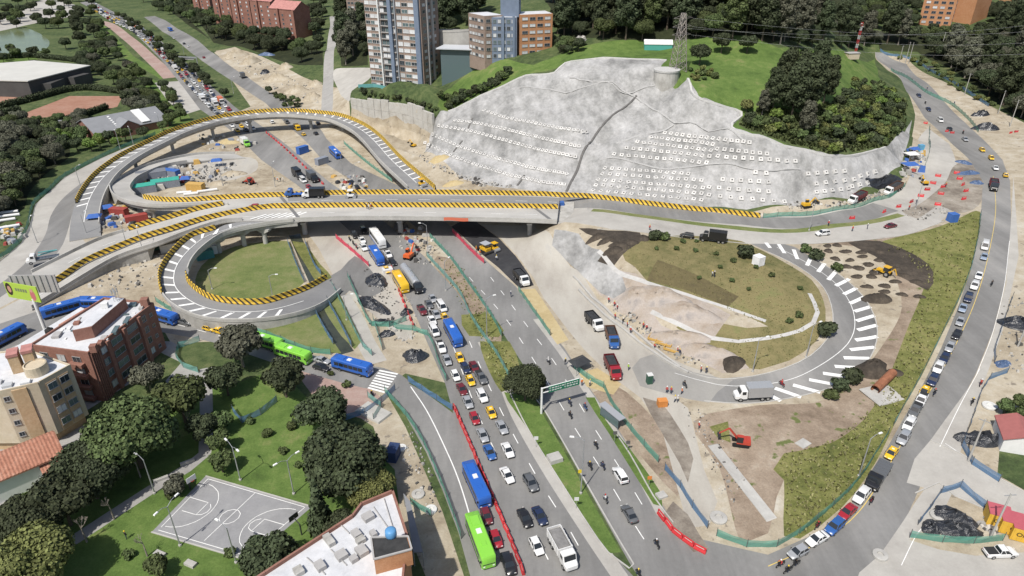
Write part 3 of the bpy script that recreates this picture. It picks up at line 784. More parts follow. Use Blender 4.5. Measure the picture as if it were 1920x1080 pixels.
for fr in (.06, .42, .9):
    i = int(fr * 39)
    ang = math.atan2((R[i] - L[i]).y, (R[i] - L[i]).x)
    for t_ in (.3, .72): pier(deck_main, L[i].lerp(R[i], t_), L[i].z - 1.75, 9, ang)
# abutment under the right end
ab = MB(); a, b = L[-1], R[-1]; d = (b - a).normalized(); nrm = Vector((d.y, -d.x, 0)).normalized()
if nrm.x < 0: nrm = -nrm
ab.prism([(a - nrm * 1.2).xy, (b - nrm * 1.2).xy, (b + nrm * 5).xy, (a + nrm * 5).xy], -1, 5.5)
ab.build('abutment', CONC_OLD, deck_main)

B1_in = w3([(540,368,7.4),(497,369,7.1),(420,373,6.8),(349,378,6.2),(295,376,5.6),(262,369,5),(246,357,4.3),(249,345,3.7),(268,329,2.9),(322,309,1.6),(403,299,.7),(460,296,.3)])
B1_out = w3([(540,388,7.4),(450,386,7),(376,384,6.6),(295,387,5.8),(245,381,5.2),(217,370,4.6),(206,356,4),(209,344,3.5),(236,328,2.7),(268,313,2.2),(322,298,1.4),(376,289,.8),(440,288,.3)])
def ramp(lbl, A, B, surf, n, drop=0.0):
    root = empty('ramp', (0, 0, 0), 0, lbl, 'ramp')
    a, b = pair(A, B, n); make_deck(root, a, b, surf, drop); return root, a, b
r1, a1, b1 = ramp('pale hairpin ramp curling around the walled works yard', B1_in, B1_out, DECK_C, 60, .02)
sweep('parapet', catmull([q.lerp(p, .03) for p, q in zip(a1, b1)][8:], 4), PAR, CONC, r1)
sweep('parapet', catmull([p.lerp(q, .03) for p, q in zip(a1, b1)][26:50], 4), PAR, CONC, r1)
B2_N = w3([(540,386,7.4),(419,384,7),(376,392,6.7),(322,408,6),(268,423,5.1),(242,431,4.6),(188,448,3.6),(118,481,2.2),(60,510,1.0)])
B2_S = w3([(540,414.5,7.3),(440,414,7.1),(403,420,6.6),(349,438,5.6),(295,459,4.6),(242,476,3.6),(201,494,2.8),(115,546,1.2),(60,580,.5)])
r2, a2_, b2_ = ramp('wide concrete ramp descending from the overpass to the lower left', B2_N, B2_S, DECK_C, 50, .03)
sweep('parapet', catmull([q.lerp(p, .02) for p, q in zip(a2_, b2_)][9:], 4), PAR, CONC, r2)
sweep('parapet', catmull([p.lerp(q, .02) for p, q in zip(a2_, b2_)][32:], 4), PAR, CONC_OLD, r2)
paint_line([p.lerp(q, .3) for p, q in zip(a2_, b2_)], r2, .2, (4, 7), .04)
paint_line([p.lerp(q, .76) for p, q in zip(a2_, b2_)], r2, .2, (4, 7), .04)
B3_in = w3([(560,414,7.3),(500,421,7.1),(430,436,6.7),(389,460,6.1),(362,488,5.6),(352,518,5.1),(360,534,4.8),(378,549,4.5),(405,562,4.1),(456,569,3.5),(500,567,3),(545,553,2.4),(577,541,1.8),(612,522,1)])
B3_out = w3([(540,415,7.2),(440,417,7),(400,431,6.8),(362,442,6.5),(336,461,6.1),(311,490,5.6),(298,517,5.1),(301,546,4.7),(317,567,4.4),(346,585,4.1),(389,598,3.7),(456,601,3.2),(520,596,2.7),(575,583,2.2),(610,567,1.6),(640,543,.8)])
r3, a3, b3 = ramp('grey cloverleaf loop ramp around the round mown lawn', B3_in, B3_out, DECK_A, 70, .05)
sweep('parapet', catmull([p.lerp(q, .03) for p, q in zip(a3, b3)][1:32], 4), PAR, CONC, r3)
sweep('parapet', catmull([q.lerp(p, .03) for p, q in zip(a3, b3)][36:], 4), [(x, z * .45) for x, z in PAR], CONC, r3)
hl = [q.lerp(p, .06) for p, q in zip(a3, b3)]
bars(hl[10:60], r3, .4, 3.4, 2.0, 4.6, 1.0)
paint_line([q.lerp(p, .5) for p, q in zip(a3, b3)][8:62], r3, .22, None, .04)
B4_out = w3([(130,452,.3),(131,425,1.3),(137,394,2.6),(150,364,3.6),(172,334,4.6),(201,310,5.4),(234,289,6.1),(285,264,6.8),(322,247,7.1),(389,226,7.4),(456,214,7.5),(500,210,7.5),(550,209,7.5),(604,213,7.5),(644,219,7.5),(685,236,7.4),(715,258,7.4),(752,297,7.3),(792,332,7.3),(824,360,7.3)])
B4c = catmull(B4_out, 4.0)
r4, a4, b4 = ramp('long curved viaduct ramp sweeping over the avenue at the back', B4c, offset_line(B4c, -9.0), DECK_A, 100, .02)
sweep('parapet', catmull([q.lerp(p, .03) for p, q in zip(a4, b4)][3:97], 4), PAR, CONC, r4)
bars([p.lerp(q, .05) for p, q in zip(a4, b4)][8:97], r4, -.3, -3.6, 1.5, 5.2, 1.3)
paint_line([p.lerp(q, .45) for p, q in zip(a4, b4)][4:98], r4, .22, None, .04)
for i in (24, 32, 40, 46, 56, 63, 69):
    ang = math.atan2((b4[i] - a4[i]).y, (b4[i] - a4[i]).x)
    pier(r4, a4[i].lerp(b4[i], .5), min(a4[i].z, b4[i].z) - 1.75, 5, ang, .75)
for i in (6, 10, 15):
    ang = math.atan2((b3[i] - a3[i]).y, (b3[i] - a3[i]).x)
    pier(r3, a3[i].lerp(b3[i], .5), min(a3[i].z, b3[i].z) - 1.8, 5, ang, .75)
for i in (14, 20):
    ang = math.atan2((b1[i] - a1[i]).y, (b1[i] - a1[i]).x)
    pier(r1, a1[i].lerp(b1[i], .5), min(a1[i].z, b1[i].z) - 1.8, 5, ang, .75)

for k in range(7):                                # chevron bars where ramp and overpass merge
    a, b = P(470 + k * 13, 411 - k * .6, 7.32), P(500 + k * 13, 402 - k * .9, 7.36); d = (b - a); n = Vector((-d.y, d.x, 0)).normalized() * .35
    m = MB(); m.quad(*[q + Vector((0, 0, .05)) for q in (a - n, b - n, b + n, a + n)]); recalc_up(m.build('hatch_bar', WHITE_P, r2).data)
# striped barriers
up = Vector((0, 0, .0))
nl = [p.lerp(q, .02) for p, q in zip(a1, b1)]
nl = nl[:24][::-1] + [a.lerp(b, .01) for a, b in zip(L, R)][1:] + tline([(1110,373),(1200,383),(1300,395),(1425,408)])
striped(nl, 'longest yellow and black barrier along the far edge of the overpass')
striped(w3([(1046,391.5,7.2),(900,389,7.5),(700,388,7.6),(540,389.5,7.4),(500,391,7.2),(430,403,6.9),(376,415,6.5),(322,432,5.75),(268,448,4.85),(215,469,3.8),(161,493,2.8),(118,522,1.8),(86,543,1.1)]), 'yellow and black barrier running down the middle of the overpass')
striped(w3([(419,385,7),(376,393,6.7),(322,409,6),(268,424,5.1),(242,432,4.6)]), 'short yellow and black barrier on the inner edge of the descending ramp')
striped([q.lerp(p, .03) for p, q in zip(a3, b3)][13:37], 'yellow and black barrier on the outer side of the cloverleaf loop')
striped([p.lerp(q, .04) for p, q in zip(a3, b3)][33:], 'yellow and black barrier on the inner side of the cloverleaf loop beside the round lawn')
striped([p.lerp(q, .03) for p, q in zip(a4, b4)][9:99], 'yellow and black barrier on the outer edge of the curved viaduct')

# ---------------------------------------------------------------- painted lines and kerbs on the ground roads
def kerb(px, par): sweep('kerb', tline_s(px), KERB, CONC, SURF[par])
def tline_s(px, step=3.0):
    return [on_ground(p) for p in catmull([T0(*q) for q in px], step)]
for px, par in (([(955,735),(990,805),(1050,902),(1100,980),(1140,1036),(1180,1066),(1188,1058)], 'median_lawn'), ([(1188,1058),(1165,1020),(1110,925),(1060,836),(1018,765),(1000,742)], 'median_lawn'),
                ([(1135,785),(1180,850),(1225,930),(1262,980)], 'kerb_lawn'),
                ([(1240,672),(1300,701),(1350,711),(1410,706),(1470,691),(1520,667),(1550,637),(1562,606),(1558,571),(1545,541),(1520,516),(1480,491),(1440,473)], 'loop_road'),
                ([(1320,752),(1400,757),(1480,747),(1560,727),(1610,700),(1638,658),(1645,622),(1638,590),(1620,558),(1592,530),(1560,506),(1525,484)], 'loop_road'),
                ([(1120,430),(1250,442),(1400,457)], 'plateau_road'), ([(1500,458),(1600,452),(1700,440),(1770,415)], 'plateau_road'),
                ([(386,893),(584,950)], 'basketball_court'), ([(284,998),(464,1051)], 'basketball_court'),
                ([(1745,825),(1800,850),(1870,895),(1930,928)], 'side_street'), ([(1716,925),(1760,905),(1790,930),(1860,960),(1920,980)], 'side_street')):
    kerb(px, par)
def gp(line, par, **k): paint_line([p for p in line], SURF[par], drape=True, **k)
gp(tline([(770,725),(800,770),(830,830),(860,900),(890,1000),(905,1070)]), 'jam_carriageway', width=.22)
gp(tline([(850,650),(890,760),(930,850),(980,950),(1040,1075)]), 'jam_carriageway', width=.18, dash=(3, 6))
gp(tline([(880,640),(915,720),(960,810),(1010,900),(1060,980),(1110,1070)]), 'jam_carriageway', width=.18, dash=(3, 6))
gp(tline([(880,520),(950,600),(1010,690),(1070,790),(1140,900),(1200,1000),(1250,1070)]), 'avenue', width=.16, dash=(3, 6))
gp(tline([(920,520),(980,600),(1040,680),(1100,780),(1170,890),(1230,990)]), 'avenue', width=.16, dash=(3, 6))
gp(tline([(1440,1062),(1530,1020),(1610,960),(1680,850),(1740,740),(1790,650),(1830,560),(1855,470),(1867,390),(1862,330)]), 'hill_road', width=.13, mat=YELLOW_P)
gp(tline([(1690,1060),(1720,1000),(1745,975)]), 'hill_road', width=.12)
gp(tline([(1762,838),(1800,760),(1838,690)]), 'hill_road', width=.12)
gp(tline([(1800,850),(1770,830)]), 'hill_road', width=.12)
gp(tline([(1830,705),(1862,622),(1884,530),(1893,450)]), 'hill_road', width=.12)
gp(tline([(1265,700),(1350,722),(1420,722),(1480,712),(1530,690),(1580,655),(1600,625),(1602,595),(1592,565),(1570,535),(1535,507),(1490,480),(1455,463)]), 'loop_road', width=.16)
for bx in [(567,536,592,523),(582,552,606,540),(594,569,620,557),(602,584,632,575),(606,602,639,592),(608,619,644,610),(604,638,645,631),(594,656,640,651),(582,671,631,672),(565,687,616,690),(543,700,597,707),(517,712,570,722),(487,722,538,736),(453,728,502,745),(438,738,464,752),(436,455,444,465),(460,458,471,475),(488,468,495,486),(513,498,521,482),(534,510,546,494),(553,525,568,508)]:
    a, b = T(1000 + bx[0], bx[1]), T(1000 + bx[2], bx[3])
    d = (b - a); d.z = 0; n = Vector((-d.y, d.x, 0)).normalized() * .55
    m = MB(); k = 5
    for i in range(k):
        q = [on_ground(a.lerp(b, i / k) - n, .045), on_ground(a.lerp(b, (i + 1) / k) - n, .045), on_ground(a.lerp(b, (i + 1) / k) + n, .045), on_ground(a.lerp(b, i / k) + n, .045)]
        m.quad(*q)
    recalc_up(m.build('hatch_bar', WHITE_P, SURF['loop_road']).data)
# zebra crossing on the bus street
for k in range(8):
    a = T(690 + k * 3.0, 727 - k * 4.6); b = T(722 + k * 3.4, 736 - k * 4.9)
    d = b - a; d.z = 0; n = Vector((-d.y, d.x, 0)).normalized() * .27
    m = MB(); m.quad(*[on_ground(q, .04) for q in (a - n, b - n, b + n, a + n)]); recalc_up(m.build('crossing_bar', WHITE_P, SURF['bus_street']).data)
gp(tline([(560,668),(640,690),(690,706)]), 'bus_street', width=.18, dash=(3, 4))
gp(tline([(330,608),(420,632),(520,660)]), 'bus_street', width=.18, dash=(3, 4))
# court lines
ca, cb, cc, cd_ = [T(*q) for q in ((390,898),(572,951),(464,1043),(297,994))]
def court(u, v): return on_ground(ca.lerp(cb, v).lerp(cd_.lerp(cc, v), u), 0)
def cl(uv, closed=False):
    gp([court(*q) for q in uv] + ([court(*uv[0])] if closed else []), 'basketball_court', width=.12, name='court_line')
cl([(0, 0), (0, 1)]); cl([(1, 0), (1, 1)]); cl([(0, 0), (1, 0)]); cl([(0, 1), (1, 1)]); cl([(0, .5), (1, .5)])
cl([(.5 + .14 * math.cos(t * .3142), .5 + .085 * math.sin(t * .3142)) for t in range(21)])
for e in (0, 1):
    f = (lambda v: v) if e == 0 else (lambda v: 1 - v)
    cl([(.5 + .42 * math.cos(t * .3142), f(.03 + .27 * math.sin(t * .3142))) for t in range(11)])
    cl([(.38, f(0)), (.38, f(.2)), (.62, f(.2)), (.62, f(0))])
    cl([(.5 + .12 * math.cos(t * .3142), f(.2 + .075 * math.sin(t * .3142))) for t in range(11)])
# ---------------------------------------------------------------- anchored hillside
BLOCK_M = plain('block_concrete', (.52,.51,.49), .85, var=.1, vscale=2, obvar=.14)
HEAD_M = plain('anchor_head', (.09,.085,.08), .8)
bm_ = MB(); bm_.box((0, 0, .22), (1.55, 1.55, .5), taper=.9); bm_.cur = 1; bm_.box((0, .1, .52), (.5, .5, .16), taper=.7)
block_me = bm_.mesh('anchor_block', mats=[BLOCK_M, HEAD_M])
rows = [([(908,208),(950,222),(1000,231),(1050,241),(1099,248)], 26), ([(853,227),(885,230),(950,243),(1000,256),(1085,275)], 33), ([(824,236),(880,246),(950,264),(1010,281),(1078,294)], 35),
        ([(812,252),(860,275),(930,297),(1000,316),(1062,327)], 36), ([(797,268),(850,294),(900,312),(960,330),(1015,342),(1058,347)], 37),
        ([(1247,250),(1405,268)], 15), ([(1220,258),(1338,271)], 12), ([(1346,280),(1437,289)], 8), ([(1195,267),(1333,283)], 13), ([(1346,294),(1490,303)], 10), ([(1175,278),(1330,294)], 13), ([(1152,290),(1325,306)], 14),
        ([(1135,316),(1290,327)], 13), ([(1416,324),(1436,325)], 2), ([(1515,326),(1582,321)], 5), ([(1130,327),(1315,339)], 14), ([(1355,337),(1440,342)], 6), ([(1530,345),(1600,336)], 5), ([(1122,338),(1318,353)], 15),
        ([(1330,352),(1440,360)], 7), ([(1530,361),(1590,353)], 5), ([(1118,348),(1315,364)], 15), ([(1112,358),(1315,376)], 15), ([(1330,367),(1470,379)], 8), ([(1612,330),(1640,322)], 3), ([(1596,350),(1640,339)], 4)]
spots = []
for pl, n in rows:
    d = [0]
    for a, b in zip(pl[:-1], pl[1:]): d.append(d[-1] + math.dist(a, b))
    for k in range(n):
        s = d[-1] * k / (n - 1)
        for i in range(len(pl) - 1):
            if s <= d[i + 1] + 1e-6:
                t = (s - d[i]) / (d[i + 1] - d[i]); break
        px = pl[i][0] + (pl[i + 1][0] - pl[i][0]) * t; py = pl[i][1] + (pl[i + 1][1] - pl[i][1]) * t
        spots.append((px + RND.uniform(-.6, .6), py + RND.uniform(-.5, .5)))
placed = []
for px, py in spots:
    p, n = TN(px, py)
    x = Vector((-n.y, n.x, 0))
    x = x.normalized() if x.length > .02 else Vector((1, 0, 0))
    if x.x < 0: x = -x
    y = n.cross(x).normalized()
    M4 = Matrix((x, y, n)).transposed().to_4x4(); M4.translation = p
    placed.append((p.length, M4))
placed.sort(key=lambda q: q[0])
for k, (_, M4) in enumerate(placed[:300]):
    o = obj('anchor_block', block_me, None, slope_obj); o.matrix_local = M4
rest = MB()
for _, M4 in placed[300:]:
    b = len(rest.v)
    rest.v += [tuple(M4 @ Vector(v.co)) for v in block_me.vertices]
    for f in block_me.polygons: rest.f.append(tuple(b + i for i in f.vertices)); rest.mi.append(f.material_index)
if rest.f:
    o = obj('anchor_block_row', rest.mesh('anchor_block_row', mats=[BLOCK_M, HEAD_M]), None, slope_obj, kind='stuff')
# crest kerb, drains
CAPM = plain('crest_mortar', (.46,.455,.44), .9, var=.1)
crest = [on_ground(T0(*q)) for q in [(840,209,15),(870,196,18),(915,173,23),(960,152,28),(985,141,31),(1040,136,33),(1060,118,36),(1130,108,39),(1250,113,40)]]
sweep('crest_kerb', [on_ground(p) for p in catmull(crest, 3)], [(-.5, -.4), (-.4, .3), (.4, .3), (.5, -.4)], CAPM, slope_obj)
crest2 = [on_ground(T0(*q)) for q in [(1290,146,39),(1312,182,35),(1390,211,30),(1372,238,28),(1450,263,25),(1510,280,22),(1560,291,20),(1610,287,18.5),(1660,276,17)]]
sweep('crest_kerb', [on_ground(p) for p in catmull(crest2, 3)], [(-.5, -.4), (-.4, .3), (.4, .3), (.5, -.4)], CAPM, slope_obj)
DRAIN = plain('drain_shade', (.12,.115,.11), .9, var=.2)
def drain(px, w=.35):
    sweep('drain', [on_ground(p, .02) for p in catmull([T0(*q) for q in px], 2)], [(-w, 0), (-w, .22), (w, .22), (w, 0)], DRAIN, slope_obj)
drain([(1193,184),(1165,205),(1132,232),(1112,262),(1085,315),(1062,360)], .45)
drain([(886,222),(878,240)]); drain([(867,265),(850,285)]); drain([(983,328),(970,350)])
BENCH = plain('bench_mortar', (.40,.395,.385), .9, var=.1)
for px in ([(960,166),(1060,175),(1165,181),(1195,186)], [(1069,141),(1150,153),(1228,158)], [(1195,186),(1265,236),(1330,246),(1400,266)], [(1125,300),(1200,305),(1300,312),(1420,318),(1500,316)], [(1155,268),(1215,250),(1262,236)]):
    sweep('bench_edge', [on_ground(p, .0) for p in catmull([T0(*q) for q in px], 2.5)], [(-.5, -.1), (-.4, .18), (.4, .18), (.5, -.1)], BENCH, slope_obj)
# round bastion under the pylon
bt = empty('bastion', (60.6, 275.2, 0), 0, 'rounded concrete bastion below the lattice pylon', 'retaining wall')
m = MB(); m.lathe([(5.2, 30), (5.0, 35), (4.9, 39.3), (4.4, 39.6)], 24); m.build('curved_wall', CONC_OLD, bt)
m = MB(); m.lathe([(5.1, 39.2), (5.15, 39.9), (4.5, 39.95)], 24); m.build('cap', CAPM, bt)
# panelled concrete wall below the tower
WALLM = ground('panel_concrete', [(.30,.285,.255),(.40,.385,.35),(.46,.45,.42),(.40,.33,.22)], .1, .4, .5, fine=.1, pos=[.3,.45,.6,.74])
top = w3([(658,182,13.0),(706,189,13.8),(757,193,14.6),(819,214,14.8)])
wl_ = empty('panel_wall', (0, 0, 0), 0, 'tall panelled concrete retaining wall below the apartment tower', 'retaining wall')
lp = resample(catmull(top, 2), 4.3)
for i in range(len(lp) - 1):
    a, b = lp[i], lp[i + 1]; d = (b - a); d.z = 0; n = Vector((-d.y, d.x, 0)).normalized()
    step_ = (1.2 if (i // 3) % 2 else 0.0)
    ht = min(a.z, b.z) + step_ - .4
    d_ = d.normalized() * .06
    for z0, z1 in ((-1, 4.6), (4.68, 9.3), (9.38, ht)):
        m = MB(); off = RND.uniform(-.07, .07)
        m.prism([(a + d_ + n * (off + .6)).xy, (b - d_ + n * (off + .6)).xy, (b - d_ + n * (off - .6)).xy, (a + d_ + n * (off - .6)).xy], z0, z1)
        m.build('panel', WALLM, wl_)
# ---------------------------------------------------------------- buildings
BRICK = ground('red_brick', [(.20,.10,.075),(.255,.13,.10),(.30,.165,.13)], .15, 1.2, .5, fine=.12, fscale=4)
BRICK2 = ground('orange_brick', [(.36,.17,.085),(.43,.22,.115),(.47,.26,.15)], .15, 1.0, .5, fine=.1, fscale=4)
BRICK3 = ground('brown_brick', [(.20,.15,.125),(.27,.205,.17),(.32,.25,.21)], .15, 1.0, .5, fine=.1, fscale=4)
CREAM = ground('cream_render', [(.44,.37,.27),(.50,.43,.32),(.54,.48,.38)], .12, .8, .5, fine=.08)
BUFF = ground('buff_brick', [(.40,.27,.16),(.46,.33,.20),(.50,.38,.25)], .15, 1.2, .5, fine=.1)
ROOFW = ground('white_roof_membrane', [(.40,.41,.43),(.50,.51,.53),(.58,.585,.60),(.36,.36,.37)], .1, .35, .5, fine=.1, fscale=1.2, pos=[.3,.45,.6,.75])
WHITE = plain('white_render', (.66,.66,.65), .8, var=.08, vscale=.7)
BLUEG = plain('blue_grey_cladding', (.16,.20,.27), .6, var=.12, vscale=.5)
GLASS = plain('dark_window_glass', (.035,.045,.055), .12, spec=.6)
GLASS2 = plain('curtained_window', (.55,.56,.57), .35, spec=.5, obvar=.2)
GLASS3 = plain('green_window_glass', (.10,.14,.15), .15, spec=.6)
FRAME = plain('window_frame', (.30,.30,.30), .5)
SLAB = plain('grey_slab_edge', (.36,.35,.34), .85, var=.1)
GREYROOF = plain('grey_sheet_roof', (.22,.225,.235), .6, var=.1, vscale=.4)
REDROOF = ground('clay_roof_tile', [(.25,.11,.075),(.36,.17,.115),(.46,.26,.19)], .3, 1.6, .6, fine=.2, fscale=3)
PINKROOF = plain('pink_roof_tile', (.40,.19,.17), .8, var=.2, vscale=.6)
wc = {}
def window(root, p, d, n, w, h, pane, frame=FRAME):
    """window in a wall: frame ring with its pane set back in it"""
    key = (round(w, 2), round(h, 2))
    if key not in wc:
        f = MB(); t = .09
        f.box((0, 0, h / 2 - t / 2), (w, .16, t)); f.box((0, 0, -h / 2 + t / 2), (w + .16, .3, t))
        f.box((-w / 2 + t / 2, 0, 0), (t, .16, h - 2 * t)); f.box((w / 2 - t / 2, 0, 0), (t, .16, h - 2 * t)); f.box((0, 0, 0), (t * .7, .12, h - 2 * t))
        g = MB(); g.box((0, .02, 0), (w - 2 * t + .02, .1, h - 2 * t + .02))
        wc[key] = (f.mesh('window'), g.mesh('pane'))
    fm, gm = wc[key]
    o = obj('window', fm, frame, root, loc=p + n * .05, rz=math.atan2(d.y, d.x))
    obj('pane', gm, pane, o)
    return o
def facade(root, A, B, z0, z1, floors, cols, w=.7, h=.5, panes=(GLASS,), skip=0.0, margin=.04, sill=.25, rnd=RND):
    A = Vector((A[0], A[1], 0)); B = Vector((B[0], B[1], 0)); d = (B - A); L_ = d.length; d.normalize()
    n = Vector((d.y, -d.x, 0)); fh = (z1 - z0) / floors; cw = L_ * (1 - 2 * margin) / cols
    for f in range(floors):
        for c in range(cols):
            if rnd.random() < skip: continue
            p = A + d * (L_ * margin + cw * (c + .5)); p.z = z0 + fh * (f + sill + h / 2)
            window(root, p, d, n, cw * w, fh * h, rnd.choice(panes))
def walls(root, poly, z0, z1, mat, name='wall'):
    m = MB(); m.prism(poly, z0, z1); return m.build(name, mat, root)
def parapet_ring(root, poly, z, h=.6, t=.3, mat=None, name='parapet'):
    n = len(poly)
    for i in range(n):
        a, b = Vector(poly[i]).to_3d(), Vector(poly[(i + 1) % n]).to_3d(); d = (b - a).normalized(); k = Vector((-d.y, d.x, 0))
        m = MB(); m.prism([(a + d * t).xy, (b).xy, (b + k * t).xy, (a + d * t + k * t).xy], z - .02, z + h); m.build(name, mat or BRICK, root)
def roof_sheet(root, poly, z, mat, inset=.35, name='roof'):
    c = Vector((sum(p[0] for p in poly) / len(poly), sum(p[1] for p in poly) / len(poly)))
    q = [(Vector(p) - c) * (1 - inset / max(1, (Vector(p) - c).length)) + c for p in poly]
    m = MB(); m.prism([tuple(p) for p in q], z - .05, z + .06); return m.build(name, mat, root)
def gable(root, c, L_, W_, rz, z0, ze, zr, wall, roof, ov=.5, ribs=0):
    """gabled volume, ridge along its length"""
    ca, sa = math.cos(rz), math.sin(rz)
    def tr(x, y): return (c[0] + x * ca - y * sa, c[1] + x * sa + y * ca)
    m = MB(); l, w = L_ / 2, W_ / 2
    vs = [tr(-l, -w) + (z0,), tr(l, -w) + (z0,), tr(l, w) + (z0,), tr(-l, w) + (z0,), tr(-l, -w) + (ze,), tr(l, -w) + (ze,), tr(l, w) + (ze,), tr(-l, w) + (ze,), tr(-l, 0) + (zr - .1,), tr(l, 0) + (zr - .1,)]
    m.add(vs, [(0, 1, 5, 4), (1, 2, 6, 9, 5), (2, 3, 7, 6), (3, 0, 4, 8, 7)]); m.build('wall', wall, root)
    for s in (-1, 1):
        r = MB(); k = max(1, ribs); lo = l + ov; wo = w + ov
        ez = ze - (zr - ze) * ov / w
        nseg = k * 2 if ribs else 1
        a = []; b = []
        for i in range(nseg + 1):
            x = -lo + 2 * lo * i / nseg; dz = (.09 if (i % 2) else 0) if ribs else 0
            a.append(tr(x, s * wo) + (ez + .03 + dz,)); b.append(tr(x, 0) + (zr + .03 + dz,))
        for i in range(nseg): r.add([a[i], a[i + 1], b[i + 1], b[i]], [(0, 1, 2, 3)])
        low = [(p[0], p[1], p[2] - .25) for p in (a[0], a[-1], b[-1], b[0])]
        r.add([a[0], a[-1], b[-1], b[0]] + low, [(0, 1, 5, 4), (1, 2, 6, 5), (3, 0, 4, 7), (4, 5, 6, 7)])
        recalc(r.build('roof', roof, root).data)
def slabbox(root, c, d, rz, mat, name, taper=1.0):
    m = MB(); m.box((0, 0, 0), d, 0, taper); return m.build(name, mat, root, loc=c, rz=rz)

# (a) red brick apartment block beside the bus street
br = empty('brick_apartment', (-88, 118, 0), 0, 'four-storey red brick apartment block with flat silver roof', 'building'); br.location = (0, 0, 0)
fp = [(-88, 118), (-84, 139), (-97, 141.5), (-102, 121)]
walls(br, fp, -.5, 12.2, BRICK); roof_sheet(br, fp, 12.2, ROOFW, .2)
parapet_ring(br, fp, 12.2, .5, .35, BRICK)
A_, B_ = Vector((-88, 118, 0)), Vector((-84, 139, 0)); d_ = (B_ - A_).normalized(); n_ = Vector((d_.y, -d_.x, 0))
for s, wdt in ((5.2, .9), (10.4, .9), (15.4, .9)):
    q = A_ + d_ * s + n_ * .25; slabbox(br, (q.x, q.y, 6.1), (wdt, .7, 12.3), math.atan2(d_.y, d_.x), BRICK, 'pilaster')
for k in range(5):
    q = A_ + d_ * (.5 + .5 * k) + n_ * .12; slabbox(br, (q.x, q.y, 6), (.26, .35, 12), math.atan2(d_.y, d_.x), BRICK, 'rib')
for s0, s1, c in ((3.0, 5.0, 1), (6.0, 9.9, 1), (11.0, 14.9, 1), (16.2, 17.8, 1)):
    for f in range(4):
        q = A_ + d_ * ((s0 + s1) / 2); q.z = 1.6 + 2.85 * f + .6
        window(br, q, d_, n_, (s1 - s0) * .82, 1.55, RND.choice([GLASS, GLASS, GLASS2, GLASS3]))
for f in range(4):
    q = A_ + d_ * 19.4; q.z = 1.9 + 2.85 * f; window(br, q, d_, n_, .9, .9, GLASS)
A2, B2 = Vector((-102, 121, 0)), Vector((-88, 118, 0)); d2 = (B2 - A2).normalized(); n2 = Vector((d2.y, -d2.x, 0))
for f in range(4):
    for s in (3, 7.2, 11):
        q = A2 + d2 * s; q.z = 1.9 + 2.85 * f; window(br, q, d2, n2, 2.0, 1.5, RND.choice([GLASS, GLASS2]))
    q = A2 + d2 * 11 + n2 * .5; slabbox(br, (q.x, q.y, .9 + 2.85 * f), (3.4, 1.2, .8), math.atan2(d2.y, d2.x), BRICK, 'balcony')
A3, B3 = Vector((-84, 139, 0)), Vector((-97, 141.5, 0))
facade(br, A3, B3, .5, 12, 4, 4, .5, .45)
hut = [(-93.2, 122.8), (-90.0, 124.4), (-89.0, 137), (-92.2, 137.6)]
walls(br, hut, 12.2, 15.0, BRICK, 'roof_house'); roof_sheet(br, hut, 15.0, ROOFW, .3, 'roof_house_top')
for x, y, w, l in ((-87.6, 122, .9, 1.6), (-86.8, 127, 1, 3), (-86.3, 131, 1, 3), (-98.5, 125, 1.5, 2.2), (-97, 130, 1.2, 1.2), (-94.5, 139, 1, 1), (-88.5, 138.2, 1.5, 1.5), (-85.8, 136.5, .8, 1)):
    slabbox(br, (x, y, 12.55), (w, l, .6), .19, RND.choice([SLAB, BRICK, GLASS3]), 'skylight')
slabbox(br, (-87.3, 119.2, 13.0), (1.3, 1.3, 1.6), .19, BRICK, 'chimney'); slabbox(br, (-85.4, 138, 13.2), (1.6, 1.6, 2.2), .19, BRICK, 'chimney')
m = MB()
for k in range(4):
    x, y = -90.6 + (k % 2) * .8, 135.2 + (k // 2) * .8; m.tube((x, y, 15), (x, y, 18.2), .05, n=4)
    m.box((x, y, 17.6), (.25, .18, 1.1))
for z in (15.8, 16.6, 17.4): m.tube((-90.6, 135.2, z), (-89.8, 136, z), .04, n=4); m.tube((-89.8, 135.2, z), (-90.6, 136, z), .04, n=4)
m.build('antenna_mast', GALV, br)
slabbox(br, (-91.2, 132.5, 15.7), (1.4, 1.0, 1.2), .2, WHITE, 'cabinet')
for k in range(22):
    x, y = RND.uniform(-99, -86), RND.uniform(121, 139)
    if not (-94 < x < -88.6): slabbox(br, (x, y, 12.35), (RND.uniform(.3, 1.2), RND.uniform(.3, 1.6), RND.uniform(.15, .5)), .19, RND.choice([SLAB, CONC_OLD, GLASS3, WHITE]), 'roof_vent')
# (e) low wing behind it
lw = empty('low_brick_house', (0, 0, 0), 0, 'low house with brown tiled and white flat roof behind the brick block', 'building')
fp = [(-98.2, 141), (-103, 121.5), (-112, 126), (-106.5, 146)]
walls(lw, fp, -.5, 7.4, BRICK3); roof_sheet(lw, fp, 7.4, ROOFW, .2)
gable(lw, (-101.5, 139), 7.5, 6.5, 1.3, 7.3, 8.4, 9.8, BRICK3, REDROOF, .3, 14)
tk = MB(); tk.lathe([(.85, 7.4), (.95, 8.4), (.9, 9.0), (.35, 9.35), (.3, 9.5)], 14, (-106.2, 133, 0)); tk.build('water_tank', BLACK, lw)
facade(lw, (-112, 126), (-103, 121.5), .5, 7, 2, 3, .6, .5)
